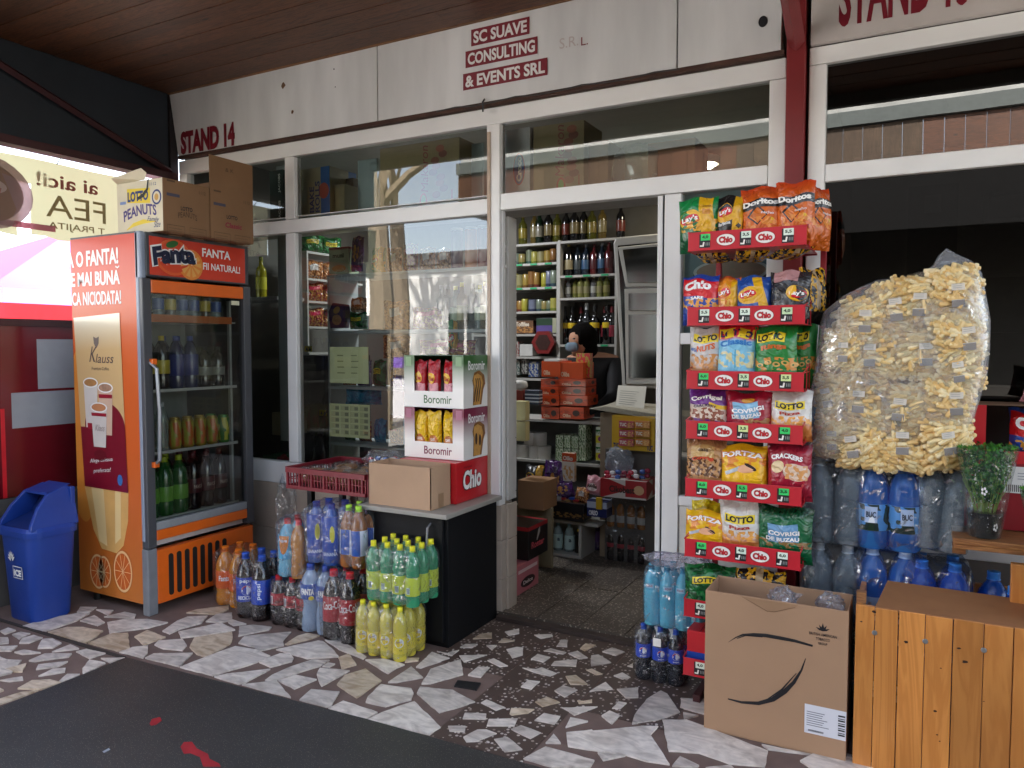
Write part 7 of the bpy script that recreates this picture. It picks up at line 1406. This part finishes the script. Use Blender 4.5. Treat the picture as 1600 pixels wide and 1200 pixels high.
ks = list(J); me = bpy.data.meshes.new('body'); me.from_pydata([Vector(J[k]) - OFF[pe.name] for k in ks], [(ks.index(a), ks.index(b_)) for a, b_ in E_], [])
bo = bpy.data.objects.new('body', me); C.objects.link(bo); bo.parent = pe
sk = bo.modifiers.new('skin', 'SKIN'); 
for i, k in enumerate(ks): me.skin_vertices[0].data[i].radius = (RDI[k], RDI[k] * (.75 if k in ('pel', 'che') else 1)); me.skin_vertices[0].data[i].use_root = k == 'pel'
sk.use_smooth_shade = True; bo.modifiers.new('sub', 'SUBSURF').render_levels = 2
CLO = newmat('dark_clothes')[0]; n = CLO.node_tree.nodes; l = CLO.node_tree.links; p_ = n['Principled BSDF']; tc = n.new('ShaderNodeTexCoord'); sx = n.new('ShaderNodeSeparateXYZ'); l.new(tc.outputs['Object'], sx.inputs[0])
gt = n.new('ShaderNodeMath'); gt.operation = 'GREATER_THAN'; gt.inputs[1].default_value = 1.36 - .03; l.new(sx.outputs[2], gt.inputs[0]); mx = n.new('ShaderNodeMix'); mx.data_type = 'RGBA'; l.new(gt.outputs[0], mx.inputs[0]); mx.inputs[6].default_value = lin('141418'); mx.inputs[7].default_value = lin('b98a70'); l.new(mx.outputs[2], p_.inputs['Base Color']); p_.inputs['Roughness'].default_value = .8
me.materials.append(CLO)
HR = M('0c0908', .9, var=.3, scale=40, bump=.5, bscale=90, spec=.1)
m_ = MB(); blob(m_, (hd.x + .03, 5.335, hd.z + .03), (.112, .115, .12), HR, .95, 18, 12, .12, 6, 1); blob(m_, (hd.x + .07, 5.34, hd.z - .06), (.07, .08, .09), HR, .95, 14, 10, .15, 6, 2); m_.build('hair', pe, smooth=True)
m_ = MB(); blob(m_, (hd.x - .012, 5.215, hd.z - .035), (.052, .024, .036), M('6f8494', .85, var=.04), .7, 14, 10); m_.build('face_mask', pe, smooth=True)
for s in (-.035, .02): m_ = MB(); blob(m_, (hd.x - .01 + s, 5.20, hd.z + .028), (.012, .006, .006), M('1a1210', .3), 1, 10, 6); m_.build('eye', pe, smooth=True)

# ---------------------------------------------------------------- goods behind the left window
wu = shelf_unit('window_shelves', 'grey white shelves right behind the left window filled with goods', -3.50, -2.25, 3.9, .30, [1.92, 1.549, 1.178, .80, .45], .03, 1.92, [-3.49, -2.26], mat=M('b4b9ba', .5, var=.04), back=False)
zt = 1.921
PB('biscuit_carton', 'pale green biscuit carton on the top shelf behind the window', 514, 545, 386, 428, 3.93, .1, printed('b8c8a8', [('e', .5, .2, .7, .25, 0, 'c8a05c'), ('v', .88, .95, '9c1c34')], .4, 0), [('muni', .2, .6, .55, .16, '2a3a2c', .03)])
PBag('purplebag', 'dark purple bag at the left of the top window shelf', 548, 566, 368, 424, 3.95, .1); PBag('laysgreen', 'green and pale sweets bag in the middle of the top window shelf', 580, 602, 385, 425, 3.95)
for k, (x, c1_, c2_) in enumerate(((714, '4a1c4c', 'a890a8'), (736, 'b8641c', 'e8cf9c'), (756, '7a1c2c', 'c8c4d0'))):
    p = Wy(x, 412, 3.98); m_ = MB(); m_.lathe([(.037, 0), (.038, .003), (.038, .235)], printed(c1_, [('e', .25, .72, .2, .12, 0, c2_), ('e', .75, .72, .2, .12, 0, c2_), ('m', .5, .15, 1, .25, 7, c2_)], .35, 0), seg=20); m_.lathe([(.0385, .236), (.0385, .25), (0, .25)], M('c9c4c0', .4), seg=20)
    inst('crisp_tube', m_.mesh('crisp_tube', smooth=True, ang=40), (p.x, 3.98, zt), .3, None, 'tall %s crisp tube at the right of the top window shelf' % ('purple', 'orange', 'red')[k], 'crisp tube', 'crisp tubes')
ph = root('chocolate_box', (-3.35, 3.95, 1.55), 'purple angular chocolate gift box on the second window shelf', 'box'); c0 = Wy(531, 493, 3.93)
MB().prism([(c0.x + sx_ * .075, c0.z + sz_ * .085) for sx_, sz_ in ((-.8, -1), (.7, -1), (1, .1), (.8, .85), (-.5, 1), (-1, .3))], -.03, .03, printed('3a1450', [], .35, 0), fn=lambda u, v, l: (u, c0.y + l, v)).build('box', ph, bevel=.004)
mb = MB(); mb.disc(front(c0.y - .03), c0.x, c0.z + .035, .03, .022, M('b98a4c', .4, var=.2), .001, rot=.5); mb.disc(front(c0.y - .03), c0.x, c0.z - .03, .04, .035, M('b0805c', .4, var=.3, scale=40), .001); mb.build('print', ph)
PBag('greenfoil', 'green swirl wrapped plate on the second window shelf', 545, 575, 488, 514, 3.94); PBag('brownclear', 'pale clear bag stacked on the green wrapped plate', 547, 573, 464, 488, 3.95)
for k, (xa, xb, ya, yb_, de, la) in enumerate(((598, 640, 470, 514, 'brownclear', 'clear bag of sweets in the middle of the second window shelf'), (645, 690, 480, 514, 'redclear', 'clear bag with red base on the second window shelf'), (600, 640, 525, 560, 'brownclear', 'dark clear bag on the third window shelf'), (660, 740, 530, 560, 'redclear', 'row of red topped bags on the third window shelf'), (545, 592, 605, 632, 'bluefoil', 'blue bag lying on the low window shelf'), (700, 716, 500, 550, 'laysgreen', 'green edged packet standing in the window'))): PBag(de, la, xa, xb, ya, yb_, 3.96, .1 * k, tilt=-.05)
for k, x in enumerate((690, 700, 712, 722, 739, 750, 758)): put_bottle(R.choice([bset(g4, .29, .034, 'c9c4a0', 'd8c81c', 'spirit'), bset(pet('8aa0a0', .5), .27, .034, 'b9c8b0', 'd8d01c', 'spirit'), bset(g2, .28, .034, None, '8a8c90', 'spirit')]), (Wy(x, 500, 4.0).x, 4.0, 1.55), R.uniform(0, 6), None, 'bottle', ORD[k] + ' bottle from the left in the row at the right of the second window shelf', 'bottle', 'bottles on the second window shelf')
for nm, q in (('upper', (515, 576, 542, 600)), ('lower', (515, 578, 630, 686))):
    PY_ = 3.512; a = Wy(q[0], q[2], PY_); b_ = Wy(q[1], q[3], PY_); r_ = root('price_list', (a.x, PY_, b_.z), nm + ' yellowish sheet of price labels hanging behind the window glass', 'paper')
    MB().box(a.x, b_.x, PY_, PY_ + .002, b_.z, a.z, M('c9c99a', .7, var=.03)).build('sheet', r_); m_ = MB(); f = front(PY_)
    W_ = b_.x - a.x; H_ = a.z - b_.z
    if nm == 'upper':
        for j in range(4):
            for i in range(2): u = a.x + W_ * (.2 + i * .36); v = a.z - H_ * (.25 + .16 * j); m_.rect(f, u, u + W_ * R.uniform(.12, .22), v, v + H_ * .03, M('86865c', .7, var=0), .001)
    else:
        for j in range(5):
            for i in range(4): u, v = a.x + W_ * (.04 + i * .24), a.z - H_ * (.2 + j * .18); m_.rect(f, u, u + W_ * .21, v, v + H_ * .15, M('b0af86', .7, var=0), .001); m_.rect(f, u + W_ * .11, u + W_ * .2, v + H_ * .02, v + H_ * .12, M('77765c', .7, var=0), .0016)
    m_.build('print_lines', r_)
wm = ['clear', 'red', 'brown', 'blue', 'green', 'purple']
for r_, (z, hh_) in enumerate(((1.921, .19), (1.179, .2), (.801, .19), (.451, .2))):
    for k in range(9):
        x = -3.42 + k * .13
        if r_ == 0 and (k < 3 or k > 6): continue
        c_ = R.randrange(6); bag([['brownclear', 'redclear', 'covclear', 'bluefoil', 'greenfoil', 'purplebag'][c_]][0], 'small %s wrapped goods bag, %s from the left on the %s window shelf' % (wm[c_], ORD[k], ('top', 'third', 'fourth', 'lowest')[r_]), (x, 4.02, z), rz=R.uniform(-.2, .3), tilt=-.05, w=.12, h=hh_ * R.uniform(.7, 1), d=.05, group='bags on the window shelves')
lwS = root('side_shelves', (-3.95, 4.3, 1.5), 'narrow white shelves with sweets on the left inner wall', 'shelves')
for z in (2.126, 1.934, 1.773, 1.589, 1.4): MB().box(-4.1, -3.85, 4.1, 4.7, z - .016, z, SHW).build('shelf_board', lwS)
MB().box(-4.1, -3.85, 4.085, 4.10, 1.4, 2.126, SHW).build('side_board', lwS)
for k, (z, de) in enumerate(((2.127, 'greenfoil'), (1.935, 'brownclear'), (1.774, 'redclear'), (1.59, 'redclear'))):
    for j in range(2): bag(de, 'bag of sweets, %s on the %s narrow wall shelf' % (('nearest', 'farther')[j], ('top', 'second', 'third', 'fourth')[k]), (-3.90, 4.2 + j * .2, z), rz=1.2, tilt=-.05, w=.17, h=.135, d=.05, group='sweets on the narrow wall shelves')
fz = root('dark_fridge', (-3.8, 4.15, .03), 'black cabinet with yellow warning stickers behind the left window', 'fridge'); BKm = M('101114', .4, var=.1)
MB().box(-4.05, -3.62, 4.0, 4.5, .03, 1.38, BKm).build('body', fz, bevel=.004)
for (x, y) in ((482, 545), (505, 645)):
    p = Wy(x, y, 4.0); m_ = MB(); m_.rect(front(4.0), p.x - .035, p.x + .035, p.z - .02, p.z + .02, M('c8b01c', .4, var=0), .001); m_.poly(front(4.0), [(p.x - .025, p.z - .012), (p.x - .003, p.z - .012), (p.x - .014, p.z + .012)], INK, .0016); m_.poly(front(4.0), [(p.x + .003, p.z - .012), (p.x + .025, p.z - .012), (p.x + .014, p.z + .012)], INK, .0016); m_.build('warning_sticker', fz)
MB().tube([Wy(480, 735, 3.95), Wy(506, 650, 3.98), Wy(512, 640, 4.0)], .006, BKm, 6).build('cable', label='dark cable slanting up in front of the black cabinet', cat='cable')
MB().box(-3.66, -3.49, 3.62, 3.65, .83, 2.6, M('9ea3a0', .5, var=.03)).build('partition_panel', label='pale grey board standing behind the narrow left pane', cat='panel')
PB('crate', 'green crate low behind the narrow left pane', 411, 436, 712, 752, 3.75, .2, M('12603a', .5)); PB('goods_box', 'cream box behind the narrow left pane', 425, 447, 645, 680, 3.8, .2, M('a89c78', .6)); m_ = MB(); blob(m_, tuple(Wy(442, 725, 3.75)), (.05, .04, .06), M('a0343c', .6, var=.3, scale=20), .9, 14, 10, .3, 8, 2); m_.build('goods_bag', label='small red and white bag beside the green crate', cat='bag', smooth=True)
put_bottle(bset(pet('b9b02c', .3), .28, .036, 'd8d03c', '8a8c20', 'spirit'), (-4.0, 3.8, 1.78), 0, None, 'bottle', 'yellow green bottle seen past the right edge of the fridge', 'bottle')
MB().box(-4.3, -3.75, 3.7, 3.95, 1.755, 1.778, SHW).build('shelf_board', label='short white shelf behind the fridge side of the window', cat='shelf')
# goods on the ledge behind the upper windows
MB().box(-4.3, -.62, 3.56, 3.98, 2.205, 2.225, M('a8a6a0', .6)).build('window_ledge', label='ledge behind the upper windows carrying cartons', cat='ledge')
LG = 2.226
def ledge(name, lab, xa, xb, ztop, mat, words=(), Y=3.60, dep=.25, **k): a = Wy(xa, 280, Y).x; b_ = Wy(xb, 280, Y).x; return pbox(name, lab, a, b_, Y, Y + dep, LG, ztop, mat, words, **k)
cf = M('9a8a66', .8, var=.08)
j = ledge('coffee_box', 'dark green coffee box standing behind the first upper pane', 421, 442, 2.57, M('16291f', .5, var=.1)); m_ = MB(); m_.text(front(3.6), 'JACOBS', j.location.x + .04, LG + .03, .12, .022, PW, .001, .02, rot=PI / 2); m_.text(front(3.6), 'JACOBS', j.location.x + .04, LG + .2, .12, .022, PW, .001, .02, rot=PI / 2); m_.build('lettering', j)
j = ledge('snack_carton', 'cream and blue snack carton lettered Bake Rolls behind the upper pane', 469, 515, 2.55, printed('a89c7a', [('r', .85, .5, .3, 1, 0, '1c5aa0'), ('e', .8, .55, .34, .3, 0, 'b0402c')], .5, 0)); m_ = MB()
for st, du, hh_ in (('BAKE', .075, .16), ('ROLLS', .12, .19)): m_.text(front(3.6), st, j.location.x - .12 + du + .04, LG + .05, hh_, .038, NAV, .001, .03, rot=PI / 2)
m_.build('lettering', j)
ledge('carton', 'plain tan carton beside the Bake Rolls carton', 516, 538, 2.44, cf, Y=3.64); ledge('carton', 'brown carton behind the plain tan one', 530, 552, 2.5, M('7a6a54', .8), Y=3.75)
def makaron(lab, xa, xb, zt_, Y=3.62):
    j = ledge('biscuit_carton', lab, xa, xb, zt_, cf, Y=Y); x0 = Wy(xa, 280, Y).x; x1 = Wy(xb, 280, Y).x; w = x1 - x0; m_ = MB(); f = front(Y)
    m_.text(f, 'Makaron', x0 + w * .62, LG + .10, .26, .05, M('8c2a2c', .5, var=0), .001, .0, rot=PI / 2, shear=.2)
    for k in range(9): m_.disc(f, x0 + w * (.72 + .05 * (k % 2) + .05 * math.sin(k)), LG + .08 + k * .032, .028, .02, M(['8a4a34', '7a3a2c', 'a05a40'][k % 3], .5, var=0), .0015 + k * .0002)
    m_.disc(f, x0 + w * .56, LG + .055, .026, .042, M('b0402c', .5, var=0), .001); m_.disc(f, x0 + w * .56, LG + .055, .016, .03, M('6a9a3c', .5, var=0), .002); m_.rect(f, x0 + w * .9, x0 + w * .92, LG + .05, LG + .1, M('a83c34', .5, var=0), .001); m_.build('print', j)
makaron('large tan carton printed Makaron behind the left upper pane', 594, 718, 2.61)
makaron('tan carton printed Makaron behind the wide upper pane over the door', 833, 912, 2.60)
for k, x in enumerate((575, 740)): ledge('board', ('pale upright board left of the Makaron carton', 'pale upright board right of the Makaron carton')[k], x - 16, x + 14, 2.6, M('b0bfc2', .5, var=.03), Y=3.75, dep=.02, cat='board')
j = ledge('croissant_carton', 'white and red carton with blue Croco oval over the doorway', 786, 828, 2.60, printed('c9c9cc', [('r', .5, .03, 1, .06, 0, 'a83038')], .5, 0)); m_ = MB(); xx = Wy(811, 280, 3.6).x
m_.disc(front(3.6), xx, LG + .16, .035, .085, M('b01c2c', .5, var=0), .001); m_.disc(front(3.6), xx, LG + .16, .03, .078, M('1c3a8c', .5, var=0), .0015); m_.text(front(3.6), 'Croco', xx + .016, LG + .095, .13, .03, PW, .002, .05, rot=PI / 2); m_.build('lettering', j)
ledge('carton', 'brown carton in shadow behind the wide upper pane', 914, 950, 2.5, CARD2, Y=3.68); j = ledge('carton', 'big brown carton in the middle of the wide upper pane', 1012, 1086, 2.46, CARD2, Y=3.70)
m_ = MB(); a = Wy(952, 280, 3.66); blob(m_, (a.x + .12, 3.72, LG + .12), (.13, .06, .12), film('e4e4d8', .3, .15, .8, 10, .4), .7, 18, 12, .15, 6, 3); m_.build('plastic_sack', label='crumpled translucent sack between the cartons over the doorway', cat='bag', smooth=True)
# coffee poster behind the right pane
pn = root('coffee_poster', (-.78, 3.53, 1.51), 'pale green coffee poster with a big cup behind the pane beside the rack', 'poster'); MB().box(-.973, -.597, 3.525, 3.53, 1.51, 2.153, printed('a3b4ac', [('v', .35, .0, '6f8a92')], .5, 0)).build('sheet', pn)
mb = MB(); f = front(3.525); mb.text(f, 'Ti-e pofta de conversatii savuroase?', -.965, 2.06, .35, .03, M('4a5552', .5, var=0), .001, 0, rot=.02); mb.text(f, 'NESCAFE', -.78, 2.015, .13, .026, M('2a3230', .5, var=0), .001, .02)
mb.disc(f, -.76, 1.79, .17, .055, M('c9cfd0', .4, var=0), .001); mb.disc(f, -.76, 1.79, .155, .045, M('a88a78', .4, var=0), .0015); mb.poly(f, [(-.93, 1.78), (-.59 - .008, 1.78), (-.64, 1.515), (-.88, 1.515)], M('2c2e34', .4, var=0), .0008); mb.build('print', pn)
# lamp inside the shop
lm = root('ceiling_lamp', (-1.2, 4.6, 2.7), 'small lit ceiling lamp inside the shop seen through the wide upper pane', 'lamp')
MB().lathe([(.11, 0), (.11, .05), (.03, .08)], PVC, (-1.34, 5.3, 2.70), 20).build('fitting', lm, smooth=True, ang=40); m_ = MB(); m_.lathe([(0, -.03), (.06, -.022), (.095, 0)], glow('fff0c8', 6), (-1.34, 5.3, 2.70), 20); m_.build('bulb_cover', lm, smooth=True)
ld = bpy.data.lights.new('lamp_light', 'AREA'); ld.energy = 1.2; ld.size = .25; ld.color = (1, .92, .78); lo = bpy.data.objects.new('lamp_light', ld); C.objects.link(lo); lo.location = (-1.34, 5.3, 2.64)
l2 = root('ceiling_lamp', (-3.1, 4.7, 2.7), 'added ceiling lamp brightening the goods behind the left window', 'lamp')  # added lamp with no visible counterpart, lifts the dim window shelves
MB().lathe([(.11, 0), (.11, .05), (.03, .08)], PVC, (-3.1, 4.7, 2.70), 20).build('fitting', l2, smooth=True, ang=40); m_ = MB(); m_.lathe([(0, -.03), (.06, -.022), (.095, 0)], glow('f4f4ff', 4), (-3.1, 4.7, 2.70), 20); m_.build('bulb_cover', l2, smooth=True)
ld = bpy.data.lights.new('lamp_light', 'AREA'); ld.energy = 4; ld.size = .25; ld.color = (.93, .96, 1); lo = bpy.data.objects.new('lamp_light', ld); C.objects.link(lo); lo.location = (-3.1, 4.7, 2.62)  # fill light of the added lamp
# neighbour shop silhouettes
shelf_unit('dim_shelves', 'dim shelves far inside the empty neighbouring shop', .35, 1.9, 5.4, .3, [1.9, 1.55, 1.2, .85], .03, 1.9, [.35, 1.1, 1.9], mat=M('6f6e6a', .6))
MB().box(-.08, .22, 5.98, 6.018, .03, 2.55, M('26282a', .5)).build('inner_door', label='dark inner door with a paper notice in the neighbouring shop', cat='door'); MB().box(.02, .12, 5.97, 5.979, 2.36, 2.48, M('6c6e6c', .7)).build('notice', label='paper notice on the dark door inside the neighbouring shop', cat='notice')
ac = root('wall_screen', (.48, 5.95, 2.3), 'dark framed box on the wall inside the neighbouring shop', 'screen'); MB().box(.36, .62, 5.9, 5.99, 2.25, 2.45, M('5a5c5e', .5)).build('frame', ac, bevel=.01); MB().box(.39, .59, 5.893, 5.899, 2.28, 2.42, DG).build('panel', ac)
# goods inside the drinks fridge
FB_ = {1: [bottle_set(.20, .032, pet('3a2a1c', .1), 'c8b03c', .3, .6, 'd8c81c', 'pet', seg=12), bottle_set(.20, .032, pet('8a9aa0', .5), '3c5a9c', .3, .6, '8a8c90', 'pet', seg=12)],
 2: [bottle_set(.30, .042, pet('1a1418', 0), 'c8b43c', .3, .55, 'c8b01c', 'pet', seg=12), bottle_set(.30, .044, pet('1a2450', .0), '1c2f7c', .25, .65, '26408c', 'pet', seg=12), bottle_set(.24, .044, pet('1c1416', 0), '8a8a84', .3, .5, '2a2a2c', 'pet', seg=12)],
 3: [bottle_set(.27, .036, pet('9aa4a0', .5), None, 0, 0, 'a8acb0', 'pet', seg=12), bottle_set(.17, .033, M('b0903c', .3, .4, var=.1), printed('a8a03c', [('m', .5, .5, 1, 1, 5, 'c86a2c')], .3, 0), .1, .9, None, 'can', seg=14), bottle_set(.17, .033, M('4a8a3c', .3, .4, var=.1), printed('3c7a34', [('m', .5, .5, 1, 1, 5, 'c8c03c')], .3, 0), .1, .9, None, 'can', seg=14)],
 4: [bottle_set(.33, .048, pet('2a5a2c', .1), '6aa03c', .25, .5, 'a8b82c', 'pet', seg=12), bottle_set(.33, .046, pet('1c0c0e', 0), '4a141c', .3, .55, '5a1c20', 'pet', [('T', 'FAVORIT', -.035, .125, .07, .022, 'c9b4a8', .03, 0)], seg=12)]}
for lv, (z, _) in enumerate(shz, 1):
    lay = {1: [0, 1, 0, 1, 1, 0, 1], 2: [0, 0, 1, 1, 2, 2], 3: [0, 0, 1, 1, 1, 1, 2], 4: [0, 0, 0, 1, 1, 1]}[lv]; n = len(lay)
    if lv == 1: sp0 = [(FY0 + .1 + k * .078) for k in range(n)]
    else: sp0 = [(FY0 + .10 + k * (.085 if lv == 3 else .094)) for k in range(n)]
    for rw in range(2):
        for k, s in enumerate(lay):
            put_bottle(FB_[lv][s], (FX1 - .115 - rw * .11, sp0[k], z), PI / 2 + .2, None, 'drink_can' if lv == 3 and s else 'bottle', '%s drink from the left in the %s row of the %s fridge shelf' % (ORD[k], ('front', 'rear')[rw], ('top', 'second', 'third', 'bottom')[lv - 1]), 'can' if lv == 3 and s else 'bottle', 'drinks inside the orange fridge')
